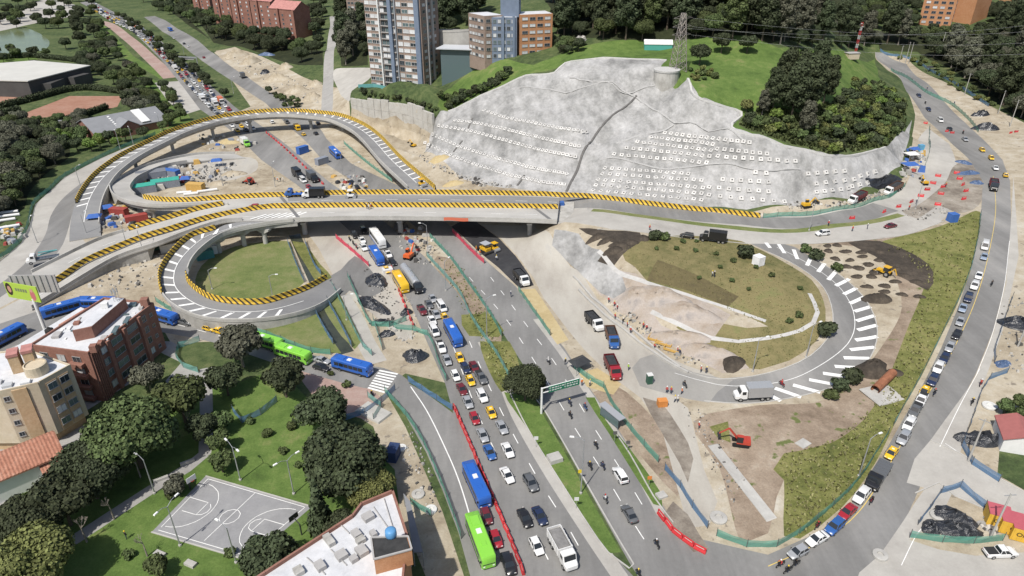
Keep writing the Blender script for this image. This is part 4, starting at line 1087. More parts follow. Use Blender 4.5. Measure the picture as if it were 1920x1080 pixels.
# (b) cream apartment block
cr = empty('cream_apartment', (0, 0, 0), 0, 'cream and buff apartment block with round roof tank next to the red brick block', 'building')
fp = [(-89.8, 105.0), (-87.0, 111.0), (-99, 116.5), (-116, 113), (-116, 102), (-95.5, 102.2)]
walls(cr, fp, 2.2, 14.3, CREAM); walls(cr, [(-90.8, 106), (-88, 111), (-99, 116), (-115.5, 112.5), (-115.5, 102.6), (-95.8, 103)], -.5, 2.25, BUFF, 'ground_floor')
roof_sheet(cr, fp, 14.3, ROOFW, .3); parapet_ring(cr, fp, 14.3, .35, .3, CREAM)
A_, B_ = Vector((-89.8, 105, 0)), Vector((-87, 111, 0)); d_ = (B_ - A_).normalized(); n_ = Vector((d_.y, -d_.x, 0))
for s in (2.2, 4.6):
    q = A_ + d_ * s + n_ * .08; slabbox(cr, (q.x, q.y, 8.0), (2.1, .16, 11.2), math.atan2(d_.y, d_.x), BUFF, 'window_bay')
    for f in range(4):
        q = A_ + d_ * s + n_ * .18; q.z = 4.2 + 2.8 * f; window(cr, q, d_, n_, 1.8, 1.5, RND.choice([GLASS, GLASS2, GLASS3]))
A_, B_ = Vector((-95.5, 102.2, 0)), Vector((-89.8, 105, 0)); d_ = (B_ - A_).normalized(); n_ = Vector((d_.y, -d_.x, 0))
q = A_ + d_ * 3.2 + n_ * .1; slabbox(cr, (q.x, q.y, 8.2), (2.4, .3, 12), math.atan2(d_.y, d_.x), BUFF, 'stair_panel')
for f in range(4):
    q = A_ + d_ * .9; q.z = 4.2 + 2.8 * f; window(cr, q, d_, n_, 1.0, 1.1, GLASS)
tk = MB(); tk.lathe([(2.0, 14.3), (2.0, 16.4), (1.75, 16.5), (1.75, 16.2), (0.3, 16.2)], 20, (-92.0, 108.6, 0)); tk.build('round_tank', CREAM, cr)
for cx_, cy_ in ((-96.2, 109.5), (-94.2, 110.8)):
    slabbox(cr, (cx_, cy_, 16.2), (1.7, 2.6, 3.8), .5, BUFF, 'stair_tower'); slabbox(cr, (cx_, cy_, 18.4), (1.9, 2.8, .6), .5, PINKROOF, 'stair_tower_top')
for x, y in ((-95, 104.2), (-97.5, 105), (-92.2, 105.2), (-100, 107)): slabbox(cr, (x, y, 14.6), (1.6, 1.3, .5), .4, GLASS2, 'skylight')
# (c) white house with clay tile roofs
wh = empty('tiled_house', (0, 0, 0), 0, 'white walled house with terracotta tile roofs at the left edge', 'house')
gable(wh, (-90.5, 95.2), 12, 8, .75, -.3, 5.0, 7.2, WHITE, REDROOF, .5, 22)
gable(wh, (-84.2, 97.0), 6.5, 4.6, .75, -.3, 3.2, 4.7, WHITE, REDROOF, .4, 14)
m = MB(); a, b = Vector((-83.5, 92.0, 0)), Vector((-80.8, 100, 0)); dd = (b - a).normalized(); kk = Vector((-dd.y, dd.x, 0))
m.prism([a.xy, b.xy, (b + kk * .3).xy, (a + kk * .3).xy], -.3, 2.9); m.build('garden_wall', WHITE, wh)
for q, rz in (((-86.5, 93.8, 3.4), .75), ((-88.0, 92.6, 3.4), .75)):
    window(wh, Vector(q), Vector((math.cos(rz), math.sin(rz), 0)), Vector((math.sin(rz), -math.cos(rz), 0)) * 1.6, 1.3, 1.1, GLASS)
slabbox(wh, (-84.0, 93.2, .9), (2.2, .3, 2.3), .9, BRICK3, 'gate')
# (d) building with white roof at the bottom edge
bw = empty('white_roof_building', (0, 0, 0), 0, 'brick building with white flat roof and black-topped hut at the bottom edge', 'building')
fp = [(-18.8, 79.8), (-23.4, 77), (-24.3, 74.6), (-34.3, 64.4), (-48, 50), (-14, 50), (-15.3, 70.9)]
walls(bw, fp, -.5, 11.8, BRICK2); roof_sheet(bw, fp, 11.8, ROOFW, .25)
ring = fp
for i in range(len(ring)):
    a, b = Vector(ring[i]).to_3d(), Vector(ring[(i + 1) % len(ring)]).to_3d(); dd = (b - a).normalized(); kk = Vector((-dd.y, dd.x, 0))
    m = MB(); m.prism([(a + dd * .02).xy, (b - dd * .02).xy, (b - dd * .02 + kk * .32).xy, (a + dd * .02 + kk * .32).xy], 11.7, 12.5); m.build('parapet', BRICK, bw)
h4 = [tuple(P(*q).xy) for q in ((695.6, 1007.5, 15), (765, 1005, 15), (772, 1029, 15), (701, 1048, 15))]
walls(bw, h4, 11.8, 14.8, BRICK2, 'roof_house')
roof_sheet(bw, h4, 14.85, plain('black_felt', (.04,.04,.04), .9, var=.3, vscale=.8), .25, 'roof_house_top')
for i in range(4):
    a, b = Vector(h4[i]).to_3d(), Vector(h4[(i + 1) % 4]).to_3d(); m = MB(); m.tube((a.x, a.y, 14.95), (b.x, b.y, 14.95), .16, n=4); m.build('coping', SLAB, bw)
tk = MB(); tk.lathe([(.75, 0), (.85, .3), (.8, 1.1), (.6, 1.3), (.2, 1.35)], 14); p_ = P(733, 1002, 15.2); tk.build('blue_tank', plain('blue_plastic', (.10,.27,.50), .4), bw, loc=(p_.x, p_.y, 14.9), smooth=True)
for q, w, l in (((690, 968), 1.6, 1.4), ((668, 1000), 1.1, 1.5), ((676, 1012), 1.3, 1.0), ((678, 1032), 1.4, 1.8), ((640, 1040), 1.5, 1.5), ((617, 1012), 1.0, 2.2), ((663, 1047), 1.0, 1.0), ((600, 1060), 1.2, 1.6), ((700, 1000), .8, 1.1), ((560, 1070), 1.2, 1.4)):
    p_ = P(q[0], q[1], 12.3); slabbox(bw, (p_.x, p_.y, 12.2), (w, l, .8), .7, RND.choice([SLAB, SLAB, CONC_OLD]), 'roof_vent')
for a, b in (((620, 1030), (650, 1060)), ((575, 1045), (610, 1077)), ((640, 985), (655, 1000)), ((720, 935), (740, 1000)), ((700, 950), (735, 1000))):
    m = MB(); m.tube(P(*a, 12.0), P(*b, 12.0), .09, n=5); m.build('pipe', SLAB, bw)
for z in (2.4, 5.2, 8.0):
    for s in range(5):
        a, b = Vector((-15.3, 70.9, 0)), Vector((-18.8, 79.8, 0)); dd = (b - a).normalized(); q = a + dd * (1.2 + 1.8 * s); q.z = z
        if s < 4: window(bw, q, dd, Vector((dd.y, -dd.x, 0)), 1.1, 1.3, GLASS)
shed = empty('carport', (0, 0, 0), 0, 'narrow grey sheet roof leaning on the white-roofed building', 'shed')
q = [P(757, 925, 3.2), P(769, 940, 3.2), P(793, 1035, 3.2), P(775, 1035, 3.2)]
m = MB(); m.prism([p.xy for p in q], 3.0, 3.2); m.build('roof_sheet', GREYROOF, shed)
for p_ in q:
    m = MB(); m.tube((p_.x, p_.y, 0), (p_.x, p_.y, 3.05), .1, n=5); m.build('post', GALV, shed)

# (f) apartment tower
tw = empty('apartment_tower', (0, 0, 0), 0, 'tall banded apartment tower with blue-grey fins above the panelled wall', 'building')
A, B, C_, D = Vector((-73.7, 366, 0)), Vector((-44, 351, 0)), Vector((-37, 366, 0)), Vector((-66.5, 381, 0))
walls(tw, [A.xy, B.xy, C_.xy, D.xy], 9, 70, BRICK3)
d_ = (B - A).normalized(); n_ = Vector((d_.y, -d_.x, 0)); rz = math.atan2(d_.y, d_.x); Lw = (B - A).length
def fin(f0, f1, mat, proud, z0=13, z1=70.5):
    q = A + d_ * (Lw * (f0 + f1) / 2) + n_ * (proud / 2); slabbox(tw, (q.x, q.y, (z0 + z1) / 2), (Lw * (f1 - f0), proud, z1 - z0), rz, mat, 'fin')
fin(.255, .275, WHITE, 1.2); fin(.44, .50, BLUEG, 1.3); fin(.905, .985, BLUEG, 1.2); fin(.55, .565, plain('steel_trim', (.3, .32, .35), .5), .8)
for f in range(18):
    z = 15.3 + 3.05 * f
    for s0, s1, kind in ((.01, .09, 0), (.1, .17, 0), (.175, .245, 0), (.285, .355, 1), (.36, .43, 1), (.505, .545, 1), (.575, .66, 2), (.675, .78, 0), (.79, .895, 0)):
        q = A + d_ * (Lw * (s0 + s1) / 2); q.z = z
        pn = RND.choice([GLASS2, GLASS2, GLASS2, GLASS, GLASS3] if kind == 0 else ([GLASS, GLASS, GLASS3, GLASS2] if kind == 1 else [GLASS2, GLASS2, GLASS]))
        window(tw, q, d_, n_, Lw * (s1 - s0), 1.75 if kind == 0 else 2.1, pn, WHITE if kind == 0 else FRAME)
    for s0, s1 in ((.285, .43), (.51, .545)):
        q = A + d_ * (Lw * (s0 + s1) / 2) + n_ * .45; slabbox(tw, (q.x, q.y, z - 1.25), (Lw * (s1 - s0), .9, .25), rz, SLAB, 'balcony')
d2 = (C_ - B).normalized(); n2 = Vector((d2.y, -d2.x, 0)); rz2 = math.atan2(d2.y, d2.x)
for f in range(18):
    for s in (3, 7.5, 12.3):
        q = B + d2 * s; q.z = 15.3 + 3.05 * f; window(tw, q, d2, n2, 2.6, 1.5, RND.choice([GLASS2, GLASS, GLASS3]))
for s in (5.3, 10):
    q = B + d2 * s + n2 * .4; slabbox(tw, (q.x, q.y, 42), (1.1, .8, 57), rz2, plain('pale_trim', (.40, .39, .38), .8), 'fin')
gf = empty('glass_fence', (0, 0, 0), 0, 'long green glass balustrade at the foot of the tower', 'fence')
gl = catmull(w3([(672, 165, 14.2), (700, 163.5, 14.6), (740, 172, 14.6), (795, 183, 15)]), 4)
sweep('glass_panel', gl, [(-.05, 0), (-.05, 1.8), (.05, 1.8), (.05, 0)], plain('teal_glass', (.13, .33, .33), .2, spec=.6), gf)
# second tower, far behind on the left
t2 = empty('apartment_tower', (0, 0, 0), 0, 'slim apartment tower peeping out behind the trees left of the big tower', 'building')
p_ = P(670, 40, 20); walls(t2, [(p_.x - 7, p_.y), (p_.x + 8, p_.y - 4), (p_.x + 12, p_.y + 9), (p_.x - 3, p_.y + 13)], 10, 62, BRICK3)
for f in range(14): facade(t2, (p_.x - 7, p_.y), (p_.x + 8, p_.y - 4), 14 + f * 3, 17 + f * 3, 1, 5, .75, .5, (GLASS2, GLASS, GLASS3))
# (g) office block on the hill
ob = empty('office_block', (0, 0, 0), 0, 'six-storey brick office block with blue-grey core above the sprayed slope', 'building')
o0 = P(925, 118, 31.5); ox, oy = o0.x, o0.y
def ofs(x, y): return (ox + x, oy + y)
lwg = [ofs(-12, 14), ofs(-4, 2), ofs(5, 6), ofs(-3, 18)]
walls(ob, lwg, 27, 52, BRICK3); roof_sheet(ob, lwg, 52, ROOFW)
facade(ob, lwg[0], lwg[1], 32.5, 51.5, 6, 5, .8, .42, (GLASS2, GLASS2, GLASS)); facade(ob, lwg[1], lwg[2], 32.5, 51.5, 6, 3, .7, .45, (GLASS2, GLASS))
ctr = [ofs(-3, 3.6), ofs(11, 3.0), ofs(13, 14), ofs(-1, 15)]
walls(ob, ctr, 27, 51.3, BLUEG); facade(ob, ctr[0], ctr[1], 32.5, 51, 6, 6, .7, .55, (GLASS2, GLASS2, GLASS3, GLASS)); roof_sheet(ob, ctr, 51.3, ROOFW)
core = [ofs(3.5, 6), ofs(12, 5), ofs(13, 12), ofs(4.5, 13)]
walls(ob, core, 51.2, 59, BLUEG, 'lift_tower')
rwg = [ofs(12.5, 4), ofs(28, 9), ofs(25, 20), ofs(10, 15)]
walls(ob, rwg, 27, 52.3, BRICK2); roof_sheet(ob, rwg, 52.3, ROOFW); facade(ob, rwg[0], rwg[1], 34, 52, 6, 4, .75, .45, (GLASS, GLASS2, GLASS2))
q0, q1 = Vector(ofs(8, 2.6)).to_3d(), Vector(ofs(9, 2.6)).to_3d()
for s in (4.6, 9.6): slabbox(ob, (ox + s, oy + 2.9, 42), (1.1, .9, 20), -.04, BLUEG, 'fin')
pv = empty('pavilion', (0, 0, 0), 0, 'low glass pavilion with pale sheet roof between tower and office block', 'building')
p_ = P(868, 108, 31); walls(pv, [(p_.x - 11, p_.y), (p_.x + 10, p_.y - 4), (p_.x + 13, p_.y + 5), (p_.x - 8, p_.y + 9)], 16, 35.2, GLASS3)
m = MB(); m.prism([(p_.x - 13, p_.y - 1.5), (p_.x + 11, p_.y - 6), (p_.x + 15, p_.y + 6), (p_.x - 10, p_.y + 10)], 35.2, 35.7); m.build('roof', plain('pale_sheet', (.50, .52, .55), .5), pv)
pr = empty('parking_ramp', (0, 0, 0), 0, 'curved concrete parking ramp left of the office block', 'ramp')
c_ = P(880, 74, 36)
ra = [c_ + Vector((16 * math.cos(t) - 2, 13 * math.sin(t), 1.2 * t)) for t in np.linspace(1.2, 5.2, 24)]
rb = [c_ + Vector((9.5 * math.cos(t) - 2, 6.5 * math.sin(t), 1.2 * t)) for t in np.linspace(1.2, 5.2, 24)]
m = MB(); m.loft([[a, b, Vector((b.x, b.y, 30)), Vector((a.x, a.y, 30))] for a, b in zip(ra, rb)]); recalc(m.build('ramp_body', CONC, pr).data)
sweep('parapet', ra, [(-.15, 0), (-.15, 1.1), (.15, 1.1), (.15, 0)], CONC, pr)
# (h) brick complex at the top
for i, (px, py, w, dp, ht, lab) in enumerate(((395, 22, 26, 16, 24, 'leftmost red brick block of the gabled complex above the forest'), (435, 36, 24, 16, 27, 'second red brick block from the left in the gabled complex'), (472, 48, 24, 16, 27, 'middle red brick block of the gabled complex'),
                                             (512, 58, 24, 17, 26, 'second red brick block from the right in the gabled complex'), (550, 68, 26, 16, 23, 'rightmost red brick block of the gabled complex near the side lane'))):
    r = empty('gabled_block', (0, 0, 0), 0, lab, 'building', 'red brick gabled blocks at the top of the picture')
    p_ = P(px, py, 10); rz = -.5
    gable(r, (p_.x, p_.y), w, dp, rz, 4, 8 + ht, 13 + ht, BRICK, PINKROOF, .4)
    dd = Vector((math.cos(rz), math.sin(rz), 0)); nn = Vector((dd.y, -dd.x, 0)); a = Vector((p_.x, p_.y, 0)) - dd * (w / 2) + nn * (dp / 2)
    for f in range(7):
        for s in (.2, .5, .8):
            q = a + dd * (w * s); q.z = 14 + f * 3.1
            if q.z < 6 + ht: window(r, q, dd, nn, 1.6, 1.5, RND.choice([GLASS, GLASS2]))
    q = a + dd * (w * .97) + nn * .6; slabbox(r, (q.x, q.y, 5 + ht / 2), (1.6, 2.0, ht + 5), rz, BRICK, 'buttress')
    q = a + dd * (w * .35) + nn * .6; slabbox(r, (q.x, q.y, 6 + ht / 2), (1.6, 1.6, ht + 4), rz, BRICK, 'buttress')
# (i) orange apartment block at the upper right
orr = empty('orange_apartment', (0, 0, 0), 0, 'orange brick apartment block among the trees at the upper right', 'building')
p_ = P(1765, 55, 22); fp = [(p_.x - 16, p_.y + 3), (p_.x + 2, p_.y - 6), (p_.x + 12, p_.y + 10), (p_.x - 6, p_.y + 20)]
walls(orr, fp, 14, 62, BRICK2); facade(orr, fp[0], fp[1], 22, 61, 12, 4, .6, .5, (GLASS, GLASS2, GLASS)); facade(orr, fp[1], fp[2], 22, 61, 12, 4, .6, .5, (GLASS, GLASS2))
gable(orr, (p_.x + 22, p_.y + 8), 22, 14, .6, 14, 44, 49, BRICK2, PINKROOF)
o2 = empty('orange_apartment', (0, 0, 0), 0, 'orange brick gabled block in the top right corner', 'building')
p_ = P(1905, 22, 30); gable(o2, (p_.x + 6, p_.y + 10), 26, 14, .5, 20, 44, 49, BRICK2, PINKROOF)
for f in range(4): facade(o2, (p_.x - 4, p_.y - 4), (p_.x + 14, p_.y + 5.5), 30 + 3 * f, 33 + 3 * f, 1, 4, .6, .5)
# (j) sports hall and club house
hl_ = empty('sports_hall', (0, 0, 0), 0, 'big dark-walled sports hall with white roof beside the clay courts', 'building')
q = [P(*c) for c in ((-70, 150, 9), (52, 153, 9), (168, 124, 9), (62, 112, 10), (-70, 122, 10))]
DARKW = plain('dark_cladding', (.07, .068, .066), .7, var=.15, vscale=.2)
walls(hl_, [p.xy for p in q], -.5, 9, DARKW)
m = MB(); c_ = sum((p for p in q), Vector()) / 5
m.prism([(p + (p - c_).normalized() * .6).xy for p in q], 9.0, [9.5] * 5); m.build('roof', plain('hall_roof', (.52, .51, .47), .6, var=.08, vscale=.1), hl_)
for a, b in (((85, 160), (110, 150)), ((130, 148), (160, 140))):
    p0, p1 = P(a[0], a[1], 5), P(b[0], b[1], 5); dd = (p1 - p0); slabbox(hl_, ((p0.x + p1.x) / 2 + 1, (p0.y + p1.y) / 2 - 1, 3), (dd.length, 6, 6.4), math.atan2(dd.y, dd.x), DARKW, 'annex')
ch = empty('club_house', (0, 0, 0), 0, 'brick club house with large grey gabled roof and white skylight', 'building')
e = [P(*c) for c in ((168, 262, 3.8), (300, 240, 3.8), (262, 203, 3.8), (178, 212, 3.8))]
ct = (e[0] + e[1] + e[2] + e[3]) / 4; dd = (e[1] - e[0]); rz = math.atan2(dd.y, dd.x)
gable(ch, (ct.x, ct.y), 34, 24, rz + .15, -.3, 3.8, 8.2, BRICK, GREYROOF, .6)
gable(ch, (ct.x + 6, ct.y - 8), 9, 9, rz + 1.72, -.3, 4.6, 7.4, BRICK, GREYROOF, .5)
dv = Vector((math.cos(rz + .15), math.sin(rz + .15), 0)); nv = Vector((-dv.y, dv.x, 0))
m = MB(); m.box((0, 0, 0), (4, 11.5, .5)); o = m.build('skylight', WHITE, ch, loc=ct + dv * 7 - nv * 6.5 + Vector((0, 0, 2.6 + .1))); o.location.z = 6.45; o.rotation_euler = (math.atan2(4.4, 12), 0, rz + .15)
for k in range(6):
    m = MB(); m.box((0, 0, 0), (.9, .9, .25)); o = m.build('roof_light', WHITE, ch); q = ct - dv * 6 - nv * (2 + 1.6 * k); o.location = (q.x, q.y, 8.2 - (2 + 1.6 * k) * 4.4 / 12 + .15); o.rotation_euler = (math.atan2(4.4, 12), 0, rz + .15)
sh = empty('brick_shed', (0, 0, 0), 0, 'small brick shed with grey roof among shrubs left of the club house', 'shed'); p_ = P(110, 238, 0)
gable(sh, (p_.x, p_.y), 6, 4.5, .3, -.3, 2.6, 3.3, BRICK, GREYROOF, .3)
# (m) tent and huts on the hill
tn = empty('tent', (0, 0, 0), 0, 'white and green marquee tent on the hilltop lawn', 'tent'); p_ = T(1233, 91)
gable(tn, (p_.x, p_.y), 12, 6, -.1, p_.z - .3, p_.z + 2.4, p_.z + 3.8, plain('teal_canvas', (.08, .33, .28), .8), WHITE, .2)
ht_ = empty('hilltop_hut', (0, 0, 0), 0, 'small concrete hut beside the red and white mast', 'hut'); p_ = T(1596, 110)
slabbox(ht_, (p_.x, p_.y, p_.z + 1.3), (6, 3.4, 2.8), .2, CREAM, 'wall'); slabbox(ht_, (p_.x, p_.y, p_.z + 2.8), (6.5, 3.9, .25), .2, SLAB, 'roof')
slabbox(ht_, (p_.x - 1.5, p_.y - 1.75, p_.z + 1.0), (1.0, .12, 2.0), .2, DARKM, 'door')
# (n) house at the right edge
rh = empty('red_roof_house', (0, 0, 0), 0, 'white house with red hipped roof at the right edge', 'house'); p_ = T(1905, 850)
gable(rh, (p_.x + 1.5, p_.y + 3), 7, 6, 1.2, p_.z - .3, p_.z + 3, p_.z + 4.4, WHITE, plain('red_sheet_roof', (.33, .12, .11), .7, var=.1), .3)
slabbox(rh, (p_.x + 8, p_.y + 4, p_.z + 1.5), (7, 6, 3.2), .2, WHITE, 'annex')
# ---------------------------------------------------------------- vehicles
def paintm(name, c, metal=0.0, rough=.28): return plain('paint_' + name, c, rough, metal, spec=.5, coat=.3)
PAINT = dict(white=paintm('white', (.68,.68,.67)), silver=paintm('silver', (.40,.41,.42), .3), grey=paintm('grey', (.13,.135,.14), .2), black=paintm('black', (.018,.018,.02)), red=paintm('red', (.30,.02,.03)),
             maroon=paintm('maroon', (.13,.02,.025)), blue=paintm('blue', (.03,.10,.30)), navy=paintm('navy', (.02,.03,.07)), yellow=paintm('yellow', (.68,.42,.02)), lime=paintm('lime', (.22,.55,.06)),
             green=paintm('green', (.04,.22,.09)), busblue=paintm('bus_blue', (.025,.11,.42)), orange=paintm('orange', (.62,.14,.03)), brown=paintm('brown', (.12,.06,.035)), lightblue=paintm('light_blue', (.30,.36,.45), .2))
CGLASS = plain('car_glass', (.02,.024,.028), .08, spec=.7)
TYRE = plain('tyre', (.016,.016,.016), .85)
RIM = plain('rim', (.4,.4,.4), .4, .6)
LAMPW = plain('headlamp', (.75,.75,.72), .2, spec=.6)
LAMPR = plain('tail_lamp', (.35,.02,.02), .3)
PLASTIC = plain('black_trim', (.03,.03,.03), .6)
def ring(x, w, zb, zt, r=.12):
    return [(x, -w + r, zb), (x, w - r, zb), (x, w, zb + r), (x, w, zt - r), (x, w - r, zt), (x, -w + r, zt), (x, -w, zt - r), (x, -w, zb + r)]
def wheel_meshes(r, w):
    m = MB(); n = 14; pts = []
    m.tube((0, -w / 2, 0), (0, w / 2, 0), r, r, n)
    k = MB(); k.tube((0, -w / 2 - .015, 0), (0, w / 2 + .015, 0), r * .58, r * .58, 10)
    return m.mesh('wheel'), k.mesh('rim')
WM = {}
def wheels(root, spots, r, w):
    key = (r, w)
    if key not in WM: WM[key] = wheel_meshes(r, w)
    a, b = WM[key]
    for x, y in spots:
        o = obj('wheel', a, TYRE, root, loc=(x, y, r)); obj('rim', b, RIM, o)
def soft(me):
    me.polygons.foreach_set('use_smooth', [True] * len(me.polygons)); me.set_sharp_from_angle(angle=math.radians(38)); return me
CARS = {}
def car_meshes(kind):
    L_, W_, H_, hood, belt, cb0, cb1, cr0, cr1 = {
        'sedan': (4.5, .88, 1.45, .86, .95, -1.62, 1.05, -.95, .25), 'hatch': (3.9, .85, 1.5, .9, .97, -1.82, .95, -1.5, .2), 'suv': (4.5, .93, 1.72, 1.02, 1.1, -2.1, 1.05, -1.85, .4),
        'pickup': (5.3, .93, 1.78, 1.08, 1.12, -.65, 1.35, -.45, .65), 'van': (5.2, .98, 2.1, 1.15, 1.25, -2.45, 1.95, -2.4, 1.15), 'taxi': (3.8, .83, 1.48, .88, .95, -1.7, .95, -1.3, .2)}[kind]
    h = L_ / 2
    b = MB()
    st = [(-h, W_ * .86, .38, belt * .86), (-h + .12, W_ * .95, .26, belt * .97), (-h + .6, W_, .22, belt), (-.3, W_, .2, belt), (cb1 - .05, W_, .22, belt), (h - .75, W_ * .98, .24, hood), (h - .15, W_ * .9, .28, hood * .82), (h, W_ * .8, .36, hood * .68)]
    if kind == 'pickup': st = st[:3] + [(-.7, W_, .2, belt)] + st[3:]
    b.loft([ring(*s) for s in st])
    # roof and pillars
    rw, bw_ = W_ * .76, W_ * .93
    base = [(cb0, -bw_, belt - .03), (cb1, -bw_, belt - .03), (cb1, bw_, belt - .03), (cb0, bw_, belt - .03)]
    roof = [(cr0, -rw, H_ - .05), (cr1, -rw, H_ - .05), (cr1, rw, H_ - .05), (cr0, rw, H_ - .05)]
    b.add([(x, y, z) for x, y, z in roof] + [(x * .97 + .01, y * .95, H_) for x, y, z in roof], [(0, 1, 5, 4), (1, 2, 6, 5), (2, 3, 7, 6), (3, 0, 4, 7), (4, 5, 6, 7), (3, 2, 1, 0)])
    for p, q in zip(base, roof): b.tube(p, q, .055, .05, 4)
    for s in (-1, 1):
        mx = (cb0 + cb1) / 2; b.tube((mx, s * bw_, belt), ((cr0 + cr1) / 2 - .1, s * rw, H_ - .05), .05, .05, 4)
    g = MB(); k = .985
    g.add([(x, y * k, z) for x, y, z in base] + [(x, y * k, z) for x, y, z in roof], [(0, 1, 5, 4), (1, 2, 6, 5), (2, 3, 7, 6), (3, 0, 4, 7)])
    t = MB()
    if kind == 'pickup': t.box((-1.66, 0, belt + .02), (1.75, W_ * 1.7, .08))
    t.box((h - .02, 0, .42), (.1, W_ * 1.5, .2)); t.box((-h + .02, 0, .42), (.1, W_ * 1.5, .2))
    for s in (-1, 1): t.box((cb1 - .25, s * (W_ + .08), belt + .08), (.14, .2, .13))
    hl_ = MB(); hl_.box((0, 0, 0), (.22, .36, .15)); tl = MB(); tl.box((0, 0, 0), (.12, .3, .17))
    return dict(L=L_, W=W_, body=soft(recalc(b.mesh('body'))), glass=recalc(g.mesh('windows')), trim=t.mesh('bumper'), hl=hl_.mesh('headlight'), tl=tl.mesh('tail_light'), hood=hood, belt=belt, h=h)
def put(root, pos, head, ground_fn=None):
    d = Vector((math.cos(head), math.sin(head), 0)); f = ground_fn or gz
    z1 = f(pos.x + d.x * 2, pos.y + d.y * 2); z0 = f(pos.x - d.x * 2, pos.y - d.y * 2)
    root.location = (pos.x, pos.y, max(f(pos.x, pos.y), (z0 + z1) / 2))
    root.rotation_euler = (0, -math.atan2(z1 - z0, 4), head)
def build_car(kind, col, pos, head, fn=None, name=None, tops=None):
    if kind not in CARS: CARS[kind] = car_meshes(kind)
    k = CARS[kind]
    r = empty(name or {'taxi': 'taxi', 'pickup': 'pickup_truck', 'van': 'van', 'suv': 'car', 'hatch': 'car', 'sedan': 'car'}[kind])
    put(r, pos, head, fn)
    bd = obj('body', k['body'], PAINT[col], r); obj('windows', k['glass'], CGLASS, r); obj('bumper', k['trim'], PLASTIC, r)
    wr = .33 if kind in ('sedan', 'hatch', 'taxi') else .38
    wheels(r, [(x * k['L'] * .31, s * (k['W'] - .09)) for x in (-1, 1) for s in (-1, 1)], wr, .22)
    for s in (-1, 1):
        obj('headlight', k['hl'], LAMPW, r, loc=(k['h'] - .16, s * k['W'] * .62, k['hood'] * .72)); obj('tail_light', k['tl'], LAMPR, r, loc=(-k['h'] + .06, s * k['W'] * .68, k['belt'] * .78))
    if kind == 'taxi':
        m = MB(); m.box((0, 0, 0), (.18, .5, .14)); obj('roof_sign', shared('taxi_sign', m), LAMPW, r, loc=(-.45, 0, 1.55))
    r.scale = (.94, .94, .94)
    return r
SH = {}
def shared(key, mb):
    if key not in SH: SH[key] = mb.mesh(key)
    return SH[key]
BUSM = {}
def build_bus(kind, col, pos, head, fn=None):
    L_, W_, H_ = {'bus': (10.0, 1.22, 3.05), 'minibus': (7.0, 1.1, 2.8), 'coach': (11.5, 1.26, 3.4)}[kind]
    r = empty('bus' if kind != 'minibus' else 'minibus'); put(r, pos, head, fn); h = L_ / 2
    if kind not in BUSM:
        b = MB(); b.loft([ring(x, w, zb, zt, .16) for x, w, zb, zt in ((-h, W_ * .93, .5, H_ * .95), (-h + .2, W_, .35, H_), (-1, W_, .35, H_), (h - .9, W_, .35, H_), (h - .25, W_ * .99, .35, H_ * .98), (h, W_ * .92, .45, H_ * .86))])
        g = MB(); n = 6 if L_ > 9 else 4; sw = (L_ - 2.2) / n
        g.box((0, 0, 0), (sw * .9, .05, H_ * .3))
        f = MB(); f.add([(h + .02, -W_ * .86, 1.25), (h + .02, W_ * .86, 1.25), (h - .14, W_ * .86, H_ * .88), (h - .14, -W_ * .86, H_ * .88)], [(0, 1, 2, 3)])
        f.box((h - .12, 0, 1.9), (.2, W_ * 1.7, 1.2))
        re = MB(); re.box((0, 0, 0), (.1, W_ * 1.5, .8))
        u = MB(); u.box((0, 0, 0), (1.1, .9, .16), taper=.85); ac = MB(); ac.box((0, 0, 0), (2.2, W_ * 1.3, .24), taper=.9)
        sk = MB(); sk.box((0, 0, 0), (L_ - .7, W_ * 2 + .03, .35))
        BUSM[kind] = (soft(recalc(b.mesh('body'))), g.mesh('side_window'), recalc(f.mesh('windshield')), re.mesh('rear_window'), u.mesh('roof_hatch'), ac.mesh('roof_unit'), sk.mesh('skirt'), n, sw)
    b, g, f, re, u, ac, sk, n, sw = BUSM[kind]
    obj('body', b, PAINT[col], r); obj('windshield', f, CGLASS, r); obj('rear_window', re, CGLASS, r, loc=(-h, 0, H_ * .66)); obj('skirt', sk, PLASTIC if col != 'white' else PAINT['busblue'], r, loc=(-.1, 0, .62))
    for s in (-1, 1):
        for i in range(n): obj('side_window', g, CGLASS, r, loc=(-h + .9 + sw * (i + .5), s * (W_ + .005), H_ * .64))
        m = MB(); m.box((0, 0, 0), (.12, .25, .4)); obj('mirror', shared('bus_mirror', m), PLASTIC, r, loc=(h - .1, s * (W_ + .15), H_ * .72))
        m = MB(); m.box((0, 0, 0), (.1, .35, .2)); obj('headlight', shared('bus_lamp', m), LAMPW, r, loc=(h, s * W_ * .65, .9))
    obj('roof_hatch', u, PAINT[col], r, loc=(h * .45, 0, H_ + .06)); obj('roof_hatch', u, PAINT['white'], r, loc=(-h * .1, 0, H_ + .06)); obj('roof_unit', ac, PAINT[col], r, loc=(-h * .55, 0, H_ + .1))
    wheels(r, [(x, s * (W_ - .15)) for x in (-h * .55, h * .55) for s in (-1, 1)], .48, .3)
    return r
TARP = plain('dark_tarpaulin', (.035,.037,.04), .7, var=.3, vscale=1.2, bump=.08, bscale=1.5)
GREYT = plain('grey_load', (.20,.195,.19), .9, var=.25, vscale=1.0)
